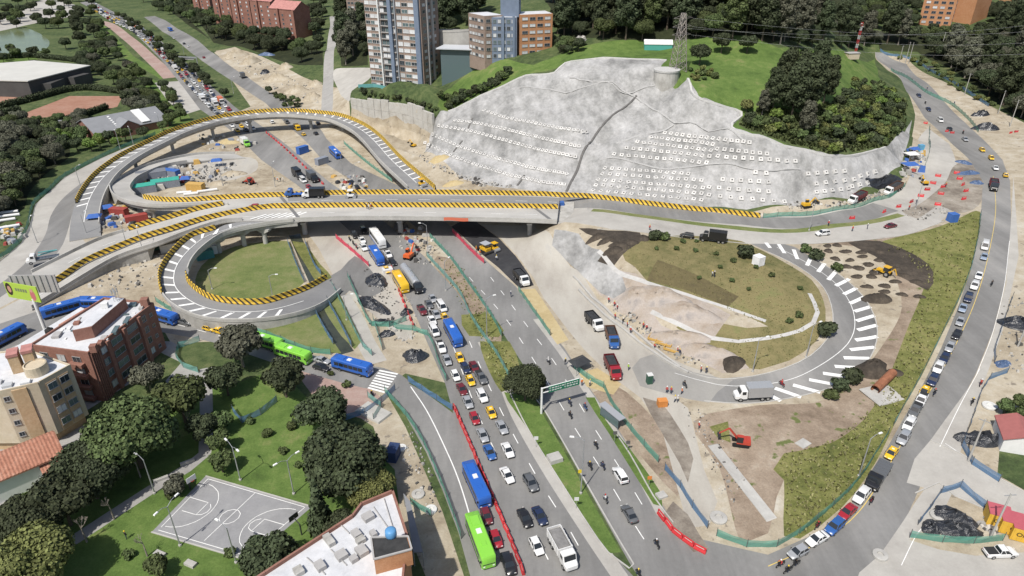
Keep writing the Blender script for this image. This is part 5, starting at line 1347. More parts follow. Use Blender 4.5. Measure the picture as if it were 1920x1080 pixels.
def build_truck(kind, col, pos, head, fn=None, bed='grey', load=None):
    """kinds: dump, box, flat, tanker; hauls on a ladder frame with three axles"""
    L_ = {'dump': 7.6, 'box': 7.8, 'flat': 8.4, 'tanker': 15.0}[kind]
    r = empty('dump_truck' if kind == 'dump' else ('tanker_truck' if kind == 'tanker' else ('flatbed_truck' if kind == 'flat' else 'box_truck'))); put(r, pos, head, fn); h = L_ / 2
    c = MB(); c.loft([ring(x, w, zb, zt, .14) for x, w, zb, zt in ((h - 2.5, 1.15, .7, 2.75), (h - 2.3, 1.18, .6, 2.85), (h - 1.3, 1.18, .6, 2.85), (h - .85, 1.15, .6, 1.75), (h - .15, 1.05, .6, 1.6), (h, .95, .65, 1.4))]); obj('cab', recalc(shared('cab_' + kind, c)), PAINT[col], r)
    g = MB(); g.add([(h - 1.18, -1.0, 2.72), (h - 1.18, 1.0, 2.72), (h - .86, 1.0, 1.8), (h - .86, -1.0, 1.8)], [(0, 1, 2, 3)])
    g.box((h - 1.75, 0, 2.25), (.8, 2.42, .75)); obj('windows', recalc(shared('cabglass_' + kind, g)), CGLASS, r)
    f = MB(); f.box((-.6, 0, .8), (L_ - 1.6, .9, .3)); obj('chassis', shared('chassis_' + kind, f), PLASTIC, r)
    for s in (-1, 1):
        m = MB(); m.box((0, 0, 0), (.12, .3, .25)); obj('headlight', shared('truck_lamp', m), LAMPW, r, loc=(h - .05, s * .75, 1.0))
    bm_ = PAINT.get(bed) or CONC
    if kind == 'dump':
        b = MB(); x0, x1 = -h, h - 2.7
        for q in (((x0 + x1) / 2, -1.2, 1.9, x1 - x0, .1, 1.5), ((x0 + x1) / 2, 1.2, 1.9, x1 - x0, .1, 1.5), (x0, 0, 1.9, .1, 2.5, 1.5), (x1, 0, 2.0, .1, 2.5, 1.8), ((x0 + x1) / 2, 0, 1.2, x1 - x0, 2.4, .12)): b.box(q[:3], q[3:])
        for i in range(5):
            for s in (-1, 1): b.box((x0 + .4 + i * (x1 - x0 - .8) / 4, s * 1.28, 1.9), (.12, .1, 1.5))
        obj('dump_bed', shared('bed_dump', b), bm_, r)
        k = MB(); k.box(((x0 + x1) / 2, 0, 2.35), (x1 - x0 - .25, 2.25, .5), taper=.8); obj('load', shared('load_dump', k), load or TARP, r)
    elif kind == 'box':
        b = MB(); x0, x1 = -h, h - 2.65; b.box(((x0 + x1) / 2, 0, 2.25), (x1 - x0, 2.45, 2.5))
        for i in range(6): b.box((x0 + .3 + i * (x1 - x0 - .6) / 5, 0, 2.26), (.08, 2.53, 2.56))
        obj('cargo_box', shared('cargo_box', b), bm_, r)
    elif kind == 'flat':
        b = MB(); x0, x1 = -h, h - 2.65; b.box(((x0 + x1) / 2, 0, 1.15), (x1 - x0, 2.45, .25)); b.box((x1, 0, 1.9), (.12, 2.45, 1.3))
        for i in range(7): b.box((x0 + .4 + i * (x1 - x0 - .8) / 6, 0, 1.29), (.5, 2.3, .05))
        obj('flat_bed', shared('flat_bed', b), bm_, r)
    else:
        b = MB(); b.tube((-h, 0, 2.2), (h - 3.2, 0, 2.2), 1.15, 1.15, 16); b.tube((-h - .3, 0, 2.2), (-h, 0, 2.2), .8, 1.15, 16); b.tube((h - 3.2, 0, 2.2), (h - 2.9, 0, 2.2), 1.15, .8, 16)
        for i in range(3): b.lathe([(.4, 0), (.4, .25), (.3, .3)], 10, (-h + 2.5 + i * 3.4, 0, 3.25))
        obj('tank', shared('tank', b), bm_, r)
    ax = [h - 1.1, -h + .9, -h + 2.1] + ([h - 4.4] if kind == 'tanker' else [])
    wheels(r, [(x, s * 1.05) for x in ax for s in (-1, 1)], .5, .32)
    return r
def heading(line, pos, rev):
    best = min(range(len(line) - 1), key=lambda i: (line[i].lerp(line[i + 1], .5) - Vector((pos.x, pos.y, line[i].z))).length)
    d = line[best + 1] - line[best]; a = math.atan2(d.y, d.x)
    return a + (math.pi if rev else 0)
KINDW = dict(sedan='sedan', hatch='hatchback', suv='SUV', pickup='pickup truck', van='van', taxi='taxi', bus='bus', minibus='minibus', coach='coach', dump='dump truck', box='box truck', flat='flatbed truck', tanker='tanker truck')
COLW = dict(silver='silver', busblue='blue', lime='lime green', navy='navy blue', lightblue='pale blue')
def words(k, c): return (COLW.get(c, c) + ' ' + KINDW[k])
USED = {}
def place(kind, col, pos, head, fn=None, **kw):
    if kind in ('bus', 'minibus', 'coach'): return build_bus(kind, col, pos, head, fn)
    if kind in ('dump', 'box', 'flat', 'tanker'): return build_truck(kind, col, pos, head, fn, **kw)
    return build_car(kind, col, pos, head, fn)
CATW = dict(taxi='taxi', bus='bus', minibus='bus', coach='bus', dump='truck', box='truck', flat='truck', tanker='truck', van='van', pickup='pickup truck')
def lane(text, group, line_px, where, rev=False, up=.8, jit=.03):
    """text: 'kind colour x y; ...' listed from the head of the queue to its tail"""
    ln = [Vector((p.x, p.y, 0)) for p in catmull([T0(*q) for q in line_px], 6)]
    prev = None; out = []
    for it in [q.split() for q in text.split(';') if q.strip()]:
        kind, col, x, y = it[0], it[1], float(it[2]), float(it[3])
        p = T(x, y, up if kind not in ('bus', 'coach', 'box', 'dump', 'tanker', 'minibus') else 1.5)
        hd = heading(ln, p, rev) + RND.uniform(-jit, jit)
        ex = {}
        if len(it) > 4: ex['bed'] = it[4]
        if len(it) > 5: ex['load'] = {'grey': GREYT, 'tarp': TARP, 'sand': G['yellowsand']}[it[5]]
        r = place(kind, col, p, hd, **ex)
        lab = words(kind, col) + ' ' + where + (', right behind the ' + prev if prev else ', first in line')
        n = USED.get(lab, 0); USED[lab] = n + 1
        if n: lab = words(kind, col) + ' ' + where + ', behind another ' + prev + (' again' if n > 1 else '')
        tag(r, lab, CATW.get(kind, 'car'), group); prev = words(kind, col); out.append(r)
    return out
JAM = [(345,165),(440,228),(530,295),(640,375),(700,445),(760,525),(812,610),(850,690),(895,780),(935,860),(980,940),(1050,1070)]
jg = 'vehicles in the traffic jam on the avenue'
lane('sedan blue 918 846; sedan silver 905 814; hatch red 890 783; sedan silver 877 752; sedan maroon 866 728; hatch white 854 703; sedan silver 838 673; pickup white 827 649; van white 814 619; sedan white 810 599; pickup maroon 791 580; sedan grey 804 569; bus yellow 751 528; taxi yellow 725 505; bus busblue 706 479; suv white 682 463; sedan white 679 449; suv black 665 440', jg, JAM, 'in the left jam lane')
lane('hatch white 1006 1022; sedan black 984 969; suv grey 995 904; sedan white 951 889; sedan white 952 842; sedan silver 941 799; taxi yellow 921 772; suv white 904 741; taxi yellow 882 712; hatch navy 873 689; taxi yellow 862 669; bus busblue 849 624; taxi yellow 834 594; sedan silver 818 588; van white 828 574; sedan silver 811 558; tanker black 772 523 silver; sedan black 736 490; pickup white 727 475; coach white 708 447; suv black 682 431', jg, JAM, 'in the middle jam lane')
lane('dump white 1055 1028 white grey; sedan navy 1012 965; pickup grey 902 706; sedan maroon 889 686', jg, JAM, 'in the right jam lane')
SRV = [(740,725),(790,770),(830,830),(865,890),(895,960),(925,1040),(940,1080)]
lane('bus lime 900 1012; bus busblue 893 908', 'vehicles on the lane left of the red barriers', SRV, 'left of the red barriers')
lane('suv black 953 1056; hatch red 930 1009; hatch maroon 912 966', 'vehicles on the lane left of the red barriers', SRV, 'at the red barriers')
BUSL = [(-60,660),(60,600),(150,574),(240,582),(330,605),(440,632),(560,670),(700,712)]
lane('bus busblue 660 686; sedan black 602 687; sedan silver 604 674; bus lime 549 663; bus lime 497 640; taxi yellow 412 619; taxi yellow 392 614; pickup grey 346 602; bus busblue 303 592; bus busblue 182 568; bus busblue 118 578; bus busblue 8 632', 'vehicles on the street behind the brick block', BUSL, 'on the bus street')
AVE = [(290,35),(400,105),(500,180),(580,250),(640,310),(740,380),(830,450),(920,550),(1000,650),(1070,760),(1150,890),(1230,1020)]
lane('suv white 1163 889; sedan grey 1180 961', 'vehicles driving away on the open avenue', AVE, 'driving away on the open avenue', rev=True)
lane('sedan black 658 340; sedan black 668 349; bus busblue 628 286; taxi yellow 569 251; minibus yellow 557 238; sedan black 592 249; sedan black 596 230; van grey 537 228; suv white 510 228', 'vehicles near the viaduct', AVE, 'near the foot of the curved viaduct', rev=True)
lane('box white 454 141 grey; hatch red 382 107; sedan white 353 86; sedan black 345 81; sedan white 326 71; bus busblue 319 55', 'vehicles on the far open avenue', AVE, 'on the far open carriageway', rev=True)
JAMN = [(180,15),(250,55),(310,100),(362,160),(405,205),(470,255),(540,310),(600,360)]
lane('hatch red 579 350; box black 558 326 black; van white 568 337; box black 586 332 grey; box lime 460 267 white', 'trucks waiting beyond the overpass', JAMN, 'waiting just beyond the overpass')
HILL = [(1640,100),(1700,160),(1750,215),(1810,265),(1855,310),(1868,370),(1855,450),(1835,520),(1805,600),(1765,680),(1720,765),(1670,850),(1600,945),(1530,1010),(1440,1060)]
lane('hatch silver 1497 1033; sedan white 1533 1008; suv blue 1566 985; sedan red 1590 957; suv white 1616 927; flat black 1647 891 grey; taxi yellow 1672 848; suv silver 1695 819; suv white 1705 794; pickup grey 1717 767; pickup white 1728 748; taxi yellow 1734 732; suv navy 1750 711; suv white 1760 688; sedan navy 1772 669; sedan silver 1782 648; sedan black 1795 625; sedan silver 1801 601; sedan lightblue 1806 576; suv navy 1816 557; suv white 1828 534; sedan white 1836 515; sedan lightblue 1846 480; van white 1847 460', 'cars queueing down the hill road', HILL, 'in the hill road queue')
lane('dump black 1864 346 maroon tarp; sedan white 1867 314; taxi yellow 1859 295; taxi yellow 1842 280; sedan silver 1810 260; sedan black 1781 241; van white 1763 225; sedan navy 1741 204; sedan navy 1723 178', 'vehicles on the upper hill road', HILL, 'on the upper hill road', rev=False)
lane('taxi yellow 1886 327', 'vehicles on the upper hill road', HILL, 'climbing the outer side of the hill road', rev=True)
PLAT = [(1100,412),(1250,428),(1400,444),(1543,442),(1670,426),(1760,400)]
lane('suv white 1543 436; sedan maroon 1670 422', 'cars on the plateau road', PLAT, 'on the plateau road above the planted mound', rev=True)
lane('suv black 1288 441; box black 1337 444 black', 'cars on the plateau road', PLAT, 'parked at the edge of the planted mound', rev=True)
lane('pickup white 1877 1034', 'cars at the lower right yard', [(1800,1040),(1940,1036)], 'with black bed cover beside the container yard')
SITE = [(1060,540),(1115,603),(1150,640),(1165,690),(1180,720)]
lane('dump red 1149 688 maroon; dump blue 1148 632 brown; dump white 1115 602 black', 'trucks on the works road', SITE, 'on the dusty works road')
lane('box white 1412 736 silver', 'trucks on the works road', [(1330,752),(1412,748),(1500,735)], 'parked on the hatched edge of the right loop', rev=True)
lane('dump white 1608 370 maroon; dump white 1676 353 brown', 'trucks below the sprayed slope', [(1580,382),(1640,362),(1700,335)], 'at the foot of the sprayed slope', rev=True)
lane('dump white 978 520 black', 'trucks on the works road', [(900,440),(985,535)], 'on the fresh black asphalt')
# far jam: three lanes of small cars up to the top left
FARG = 'small vehicles in the distant jam'
ln = [Vector((p.x, p.y, 0)) for p in catmull([T0(*q) for q in [(170,10),(215,38),(262,62),(318,108),(368,160),(415,207),(470,252)]], 5)]
fr = random.Random(5)
FARM = {}
def far_mesh(k, c, bed):
    """a distant vehicle in one mesh: nothing of its parts shows at that size"""
    key = (k, c, bed)
    if key in FARM: return FARM[key]
    m = MB()
    if k == 'box':
        m.box((2.6, 0, 1.7), (2.2, 2.3, 2.3), taper=.9); m.cur = 1; m.box((3.3, 0, 2.1), (.9, 2.32, .8)); m.cur = 2; m.box((-1.3, 0, 2.2), (5.2, 2.45, 2.6)); m.cur = 3; m.box((0, 0, .6), (6.8, 2.1, .7))
    else:
        km = CARS[k]
        for idx, me in ((0, km['body']), (1, km['glass'])):
            b0 = len(m.v); m.v += [tuple(v.co) for v in me.vertices]
            for f in me.polygons: m.f.append(tuple(b0 + i for i in f.vertices)); m.mi.append(idx)
        m.cur = 3
        for x in (-1, 1):
            for s_ in (-1, 1): m.tube((x * km['L'] * .31, s_ * (km['W'] - .2), .33), (x * km['L'] * .31, s_ * (km['W'] + .02), .33), .33, n=8)
    FARM[key] = m.mesh('far_vehicle', mats=[PAINT[c], CGLASS, PAINT[bed], TYRE]); return FARM[key]
for ln_i, (off, lname) in enumerate(((-4.0, 'left'), (-.2, 'middle'), (3.6, 'right'))):
    pts = resample(offset_line(ln, off), 1.0); s = len(pts) - 6 - fr.uniform(0, 4); prev = None; tts = tangents(pts); nn_ = 0
    while s > 4:
        k = fr.choice(['sedan', 'sedan', 'hatch', 'suv', 'suv', 'taxi', 'van', 'box', 'sedan', 'hatch'])
        c = 'yellow' if k == 'taxi' else fr.choice(['white', 'white', 'white', 'silver', 'grey', 'black', 'black', 'silver', 'navy', 'red'])
        if k == 'box': c = fr.choice(['white', 'white', 'red', 'blue'])
        bed = fr.choice(['white', 'orange', 'black', 'white']) if k == 'box' else 'white'
        p = pts[int(s)]; t = tts[int(s)]
        if k in ('sedan', 'hatch', 'suv', 'taxi', 'van') and k not in CARS: CARS[k] = car_meshes(k)
        r = obj({'box': 'box_truck', 'taxi': 'taxi', 'van': 'van'}.get(k, 'car'), far_mesh(k, c, bed)); put(r, Vector((p.x, p.y, 0)), math.atan2(t.y, t.x))
        lab = 'small ' + words(k, c) + ' in the ' + lname + ' lane far off' + (', behind a ' + prev if prev else ', nearest the viaduct')
        tag(r, lab, CATW.get(k, 'car'), FARG); prev = words(k, c)
        s -= (9.5 if k == 'box' else 5.8) + fr.uniform(.8, 4.5) + (3 if s < len(pts) * .5 else 0)
# on the bridge
def deckz(z): return lambda x, y: z
for kind, col, x, y, z, rz, lab, ex in (('box', 'white', 588, 364, 7.55, 3.2, 'white-cabbed truck with black box on the far lane of the overpass', {'bed': 'black'}),
                                   ('flat', 'blue', 557, 362, 7.5, 3.2, 'blue flatbed truck behind the black box truck on the overpass', {'bed': 'busblue'}),
                                   ('hatch', 'red', 475, 384, 7.1, 3.3, 'small red hatchback on the ramp left of the overpass', {}),):
    p = P(x, y, z + 1.2); r = place(kind, col, p, rz, deckz(z), **ex); tag(r, lab, CATW.get(kind, 'car'))
# ---------------------------------------------------------------- trees and shrubs
def leafm(name, col, hue=.0):
    m, nt, b, ns, ls = _nt(name)
    b.inputs['Roughness'].default_value = .75; b.inputs['Specular IOR Level'].default_value = .15
    ge = ns.new('ShaderNodeNewGeometry'); oi = ns.new('ShaderNodeObjectInfo')
    a = ns.new('ShaderNodeMapRange'); a.inputs[3].default_value = .55; a.inputs[4].default_value = 1.6; ls.new(ge.outputs['Random Per Island'], a.inputs[0])
    c = ns.new('ShaderNodeMapRange'); c.inputs[3].default_value = .8; c.inputs[4].default_value = 1.25; ls.new(oi.outputs['Random'], c.inputs[0])
    mm = ns.new('ShaderNodeMath'); mm.operation = 'MULTIPLY'; ls.new(a.outputs[0], mm.inputs[0]); ls.new(c.outputs[0], mm.inputs[1])
    h = ns.new('ShaderNodeHueSaturation'); h.inputs['Color'].default_value = rgba(col); ls.new(mm.outputs[0], h.inputs['Value'])
    hm = ns.new('ShaderNodeMapRange'); hm.inputs[3].default_value = .48; hm.inputs[4].default_value = .515; ls.new(oi.outputs['Random'], hm.inputs[0]); ls.new(hm.outputs[0], h.inputs['Hue'])
    ls.new(h.outputs[0], b.inputs['Base Color'])
    return m
LEAF = dict(dark=leafm('leaf_dark', (.043,.054,.028)), mid=leafm('leaf_mid', (.066,.088,.034)), olive=leafm('leaf_olive', (.11,.12,.042)), grey=leafm('leaf_grey', (.085,.088,.062)), blossom=leafm('leaf_blossom', (.50,.48,.44)), bright=leafm('leaf_bright', (.10,.145,.035)), straw=leafm('leaf_straw', (.19,.19,.085)))
BARK = plain('bark', (.10,.08,.06), .9, var=.3, vscale=2)
BARKP = plain('pale_bark', (.24,.21,.18), .9, var=.3, vscale=2)
def crown_mesh(name, lobes, leaf, seed, cover=1.3):
    """leaf-clump faces scattered over uneven lobes, with a dark inner core so that only gaps at the rim show through"""
    r = random.Random(seed); m = MB()
    for (cx_, cy_, cz__), (rx, ry, rz_) in lobes:
        n = int(4 * math.pi * ((rx * ry) ** 1.6 / 3 + (rx * rz_) ** 1.6 / 3 + (ry * rz_) ** 1.6 / 3) ** .625 * cover / (leaf * leaf))
        for _ in range(n):
            z = r.uniform(-.75, 1); a = r.uniform(0, 6.283); q = math.sqrt(max(0, 1 - z * z)); k = r.uniform(.78, 1.12)
            nn = Vector((q * math.cos(a), q * math.sin(a), z)); c = Vector((cx_ + nn.x * rx * k, cy_ + nn.y * ry * k, cz__ + nn.z * rz_ * k))
            nn = (nn + Vector((r.uniform(-1, 1), r.uniform(-1, 1), r.uniform(-.6, 1))) * .75).normalized()
            u = nn.orthogonal().normalized(); u = Matrix.Rotation(r.uniform(0, 6.28), 3, nn) @ u; w = nn.cross(u); s = leaf * r.uniform(.5, .95)
            m.add([c - u * s - w * s * .3, c + u * s * .2 - w * s, c + u * s + w * s * .3, c - u * s * .2 + w * s], [(0, 1, 2, 3)])
        k = .72; ico = []
        for zz, rr in ((-.9, .4), (-.3, .95), (.4, .9), (.9, .4)):
            ico.append([(cx_ + rx * k * rr * math.cos(t * 1.0472), cy_ + ry * k * rr * math.sin(t * 1.0472), cz__ + rz_ * k * zz) for t in range(6)])
        m.loft(ico)
    return m.mesh(name)
def lobes_round(R, H, n, seed, flat=.75):
    r = random.Random(seed); out = [((0, 0, H), (R * .62, R * .62, R * .55))]
    for i in range(n):
        a = r.uniform(0, 6.28); el = r.uniform(-.35, 1.0); q = R * .62 * math.sqrt(1 - max(0, el) ** 2 * .6); s = R * r.uniform(.28, .44)
        out.append(((q * math.cos(a), q * math.sin(a), H + el * R * .55 * flat), (s * r.uniform(.85, 1.2), s * r.uniform(.85, 1.2), s * .85)))
    return out
def trunk_mesh(H, r0, R, seed, limbs=4):
    r = random.Random(seed); m = MB(); p = Vector((0, 0, -.4)); top = Vector((r.uniform(-.3, .3), r.uniform(-.3, .3), H))
    k1 = p.lerp(top, .5) + Vector((r.uniform(-.25, .25), r.uniform(-.25, .25), 0)); m.tube(p, k1, r0, r0 * .75, 7); m.tube(k1, top, r0 * .75, r0 * .4, 7)
    for i in range(limbs):
        a = 6.283 * i / limbs + r.uniform(-.5, .5); s = k1.lerp(top, r.uniform(0, .7)); e = s + Vector((math.cos(a) * R * .55, math.sin(a) * R * .55, R * r.uniform(.25, .6))); m.tube(s, e, r0 * .42, r0 * .15, 5)
    return m.mesh('trunk')
TREES = {}
def tree_kind(key):
    if key in TREES: return TREES[key]
    kind, v = key
    if kind == 'large': R, H, leaf, n = 7.0, 7.0, .38, 20
    elif kind == 'mid': R, H, leaf, n = 4.2, 5.0, .36, 13
    elif kind == 'small': R, H, leaf, n = 2.4, 2.9, .32, 9
    elif kind == 'shrub': R, H, leaf, n = 1.5, .9, .35, 6
    if kind in ('large', 'mid', 'small', 'shrub'):
        c = crown_mesh('crown', lobes_round(R, H, n, v * 7 + 1), leaf, v); t = trunk_mesh(H, R * .055 + .06, R, v, 5 if kind != 'shrub' else 3)
    elif kind == 'tall':
        r = random.Random(v + 40); lb = []
        for i in range(17):
            z = 5 + 11 * (i / 16); q = 3.4 * (1 - abs(i / 16 - .4) * .9); a = i * 2.4; s = r.uniform(1.3, 2.1)
            lb.append(((q * .75 * math.cos(a), q * .75 * math.sin(a), z), (s * 1.1, s * 1.1, s)))
        lb.append(((0, 0, 10), (2.2, 2.2, 5.5)))
        c = crown_mesh('crown', lb, .42, v, 1.15); t = trunk_mesh(13, .32, 3, v, 4)
    elif kind == 'conifer':
        lb = [((0, 0, 1 + 8.2 * i / 9), ((1.9 * (1 - i / 10.5)), (1.9 * (1 - i / 10.5)), .8)) for i in range(10)]
        c = crown_mesh('crown', lb, .4, v, 1.2); t = trunk_mesh(8, .18, 1, v, 3)
    elif kind == 'bare':
        r = random.Random(v); m = MB()
        def br(p, d, l, rad, dep):
            e = p + d * l; m.tube(p, e, rad, rad * .65, 4)
            if dep: 
                for _ in range(3): br(e, (d + Vector((r.uniform(-.7, .7), r.uniform(-.7, .7), r.uniform(-.1, .4)))).normalized(), l * .68, rad * .6, dep - 1)
        br(Vector((0, 0, 1.6)), Vector((0, 0, 1)), 1.0, .1, 4); c = m.mesh('crown'); t = MB().tube((0, 0, -.3), (0, 0, 1.65), .14, .1, 6).mesh('trunk')
    TREES[key] = (c, t); return TREES[key]
NAMES = dict(large='large_tree', mid='broadleaf_tree', small='small_tree', shrub='shrub', tall='tall_tree', conifer='conifer_tree', bare='bare_tree')
def tree(kind, p, sc_, leaf, label, group=None, cat=None, zs=1.0):
    v = RND.randrange(3); c, t = tree_kind((kind, v))
    r = empty(NAMES[kind], (p.x, p.y, gz(p.x, p.y)), RND.uniform(0, 6.28), label, cat or ('shrub' if kind == 'shrub' else 'tree'), group)
    r.scale = (sc_, sc_, sc_ * zs)
    obj('crown', c, BARKP if kind == 'bare' else LEAF[leaf], r); obj('trunk', t, BARKP if (leaf == 'grey' or kind == 'bare') else BARK, r)
    return r
CH = dict(large=7.0, mid=5.0, small=2.9, shrub=.9, tall=10, conifer=4.5, bare=2.6)
def tcrown(kind, px, py, R, leaf, label, group=None, zs=1.0):
    base = dict(large=7.0, mid=4.2, small=2.4, shrub=1.5, tall=3.6, conifer=1.9, bare=2.2)[kind]; s = R / base
    return tree(kind, T(px, py, CH[kind] * s * zs), s, leaf, label, group, zs=zs)
for a in (('large', 245, 815, 8.0, 'mid', 'biggest rounded green tree between the buff block and the footpath'), ('mid', 335, 745, 5.4, 'mid', 'dense green tree right of the red brick block'), ('mid', 275, 705, 3.6, 'grey', 'small grey-green tree in the garden of the red brick block'),
          ('mid', 447, 645, 5.3, 'grey', 'grey airy tree hiding the lime bus on the street'), ('mid', 420, 708, 4.0, 'dark', 'dark tree below the grey airy tree at the plaza'), ('mid', 530, 706, 4.6, 'dark', 'dark tree left of the red brick plaza'),
          ('mid', 603, 768, 5.2, 'dark', 'dark spreading tree below the red brick plaza'), ('large', 645, 862, 7.6, 'dark', 'huge dark rounded tree above the white-roofed building'), ('large', 165, 885, 6.2, 'dark', 'dark tree behind the tiled house beside the footpath'),
          ('large', 62, 972, 5.4, 'dark', 'dark tree at the left edge left of the footpath'), ('mid', 112, 935, 5.2, 'dark', 'dark tree between two bigger ones left of the footpath'), ('large', 55, 1052, 6.2, 'olive', 'olive green tree in the bottom left corner'),
          ('mid', 505, 1045, 4.4, 'dark', 'dark tree at the lower right corner of the basketball court'), ('conifer', 597, 955, 2.3, 'dark', 'slim dark conifer beside the basketball court'), ('small', 330, 908, 2.2, 'grey', 'small round tree at the court hoop'),
          ('small', 412, 790, 2.6, 'mid', 'uppermost of three round bushes along the path'), ('small', 412, 826, 2.5, 'mid', 'middle of three round bushes along the path'), ('small', 412, 862, 2.5, 'mid', 'lowest of three round bushes along the path'),
          ('large', 985, 718, 4.6, 'dark', 'lone dark tree on the median by the green gantry'), ('mid', 380, 800, 3.2, 'dark', 'dark tree at the bend of the footpath'), ('bare', 205, 950, 2.6, 'grey', 'bare tree right beside the footpath'), ('bare', 152, 990, 2.8, 'grey', 'bare tree at the lower end of the footpath'),
          ('bare', 350, 785, 2.6, 'grey', 'bare tree under the dense green tree'), ('bare', 255, 870, 2.8, 'grey', 'bare tree in front of the biggest rounded tree'), ('bare', 268, 1020, 2.4, 'grey', 'bare sapling left of the court corner'),
          ('small', 292, 1062, 2.0, 'mid', 'bush at the bottom edge below the court'), ('large', 180, 850, 5.4, 'dark', 'dark tree tucked behind the biggest rounded tree'),
          ('mid', 216, 772, 3.0, 'mid', 'small tree at the foot of the brick block'), ('large', 690, 915, 4.4, 'olive', 'olive tree squeezed between the huge dark tree and the white roof'), ('mid', 640, 985, 3.0, 'dark', 'tree beside the parapet of the white-roofed building')):
    tcrown(*a[:5], a[5])
for i, (x, y) in enumerate(((520, 730), (470, 790), (545, 800), (560, 870), (500, 810), (530, 845), (430, 1035), (240, 1040), (320, 930), (585, 825), (620, 700), (650, 720))):
    tcrown('shrub', x, y, RND.uniform(.7, 1.3), 'mid', 'low green bush on the park lawn', 'bushes on the park lawn')
# young plants and bushes on the planted mound
for x, y in ((1232, 466), (1268, 465), (1304, 469), (1281, 452), (1306, 451), (1343, 475), (1375, 488), (1417, 500), (1372, 525), (1403, 541), (1447, 515), (1500, 540), (1498, 590), (1310, 520), (1350, 500), (1480, 600)):
    tcrown('shrub', x, y, RND.uniform(.7, 1.1), 'mid', 'young plant on the planted mound', 'young plants on the mound')
for x, y, R, lab in ((1225, 440, 2.2, 'dark bush at the upper left edge of the planted mound'), (1245, 443, 1.8, 'dark bush near the plateau road at the mound'), (1397, 472, 3.0, 'dark heap-like bush left of the white box'), (1547, 615, 2.6, 'dark bush inside the bend of the right loop'),
                     (1600, 708, 2.4, 'bush at the lower edge of the right loop'), (1575, 722, 2.2, 'bush beside the hatched edge of the right loop'), (1560, 738, 1.8, 'small bush below the hatched edge of the right loop'), (1530, 478, 2.2, 'bush beside the upper hatched bars'), (1568, 500, 1.9, 'low bush by the outer kerb of the loop'), (1510, 466, 1.8, 'bush at the fork of loop and plateau road')):
    tcrown('shrub', x, y, R, 'dark' if R > 2 else 'mid', lab)
COLN = dict(dark='dark green', mid='green', olive='olive green', grey='grey-green', bright='bright green', blossom='white-blossomed')
BASER = dict(large=7.0, mid=4.2, small=2.4, shrub=1.5, tall=3.6, conifer=1.9, bare=2.2)
def fill(poly, spacing, kinds, leaves, Rr, label, group, maxn=60, seed=1, zs=1.0, tries=2500):
    """a stand of separate trees; each label tells size, tint and place within the stand"""
    r = random.Random(seed); got = []; made = []
    xs = [p[0] for p in poly]; ys = [p[1] for p in poly]
    w = label.split(); k0 = next(i for i, t in enumerate(w) if t in ('in', 'on', 'between', 'beside', 'below', 'behind', 'above', 'along', 'at', 'left', 'right', 'next'))
    noun, place_ = w[k0 - 1], ' '.join(w[k0:])
    for _ in range(tries):
        if len(got) >= maxn: break
        q = (r.uniform(min(xs), max(xs)), r.uniform(min(ys), max(ys)))
        if not inside(poly, np.array([q]))[0]: continue
        p = T(*q)
        if p.y > 1100 or any((p - g).length < spacing for g in got): continue
        got.append(p)
        k = r.choice(kinds); R = r.uniform(*Rr); lf = r.choice(leaves)
        made.append((q, R, k, lf, tree(k, p, R / BASER[k], lf, label, group, zs=zs)))
    ox = sorted(m_[0][0] for m_ in made); oy = sorted(m_[0][1] for m_ in made); oR = sorted(m_[1] for m_ in made); n = max(1, len(made))
    for q, R, k, lf, o in made:
        size = ('slim' if k == 'tall' else ('small', 'medium', 'large')[min(2, oR.index(R) * 3 // n)])
        row = ('back', 'middle', 'front')[min(2, oy.index(q[1]) * 3 // n)]; col = ('left', 'centre-left', 'centre-right', 'right')[min(3, ox.index(q[0]) * 4 // n)]
        o['label'] = ' '.join((size + ' ' + COLN[lf] + ' ' + noun + ' ' + place_).split()[:13]) + ', ' + row + ' ' + col
fill([(-60,250),(50,240),(110,262),(128,290),(85,325),(52,360),(30,395),(-60,425)], 5.2, ['mid', 'large', 'mid'], ['dark', 'dark', 'mid', 'grey'], (3.2, 5.2), 'dark tree in the thicket left of the approach road', 'thicket left of the approach road', 70, 2)
fill([(100,255),(150,262),(210,270),(300,250),(320,232),(330,240),(240,272),(180,285),(130,290)], 5.5, ['mid', 'small'], ['dark', 'mid', 'bright'], (2.2, 3.6), 'leafy tree between the club house and the approach road', 'trees below the club house', 26, 3)
fill([(-40,236),(90,236),(160,215),(165,250),(100,262),(-40,258)], 6, ['mid', 'mid', 'large'], ['dark', 'mid', 'grey'], (2.6, 4.4), 'tree between the tennis courts and the thicket', 'trees below the tennis courts', 26, 4)
fill([(240,150),(300,160),(345,205),(340,240),(305,235),(270,190)], 7.5, ['mid', 'small'], ['dark', 'mid'], (2.4, 3.8), 'tree on the slope beside the white slab', 'trees right of the club house', 20, 5)
fill([(130,100),(205,70),(235,110),(265,150),(290,200),(300,235),(260,230),(230,165),(160,140)], 7, ['mid', 'large'], ['dark', 'dark', 'mid', 'grey'], (3.4, 5), 'tree in the park between sports hall and cycle path', 'park trees behind the sports hall', 50, 6)
fill([(-60,-10),(170,-20),(180,12),(175,30),(200,70),(130,100),(95,60),(-60,48)], 10, ['mid', 'mid', 'large'], ['dark', 'dark', 'mid'], (4.2, 6.0), 'dark tree in the park at the upper left', 'park trees at the upper left', 75, 7)
fill([(-60,100),(90,96),(130,110),(60,115),(-60,130)], 9, ['mid'], ['dark', 'mid'], (3, 4), 'tree between the pond and the sports hall', 'trees along the pond', 18, 8)
fill([(215,30),(250,42),(300,82),(360,130),(440,185),(425,188),(350,140),(285,85),(240,50)], 9, ['mid', 'mid', 'small'], ['dark', 'dark', 'mid'], (2.8, 4.2), 'dark tree on the median of the far avenue', 'median trees of the far avenue', 26, 9)
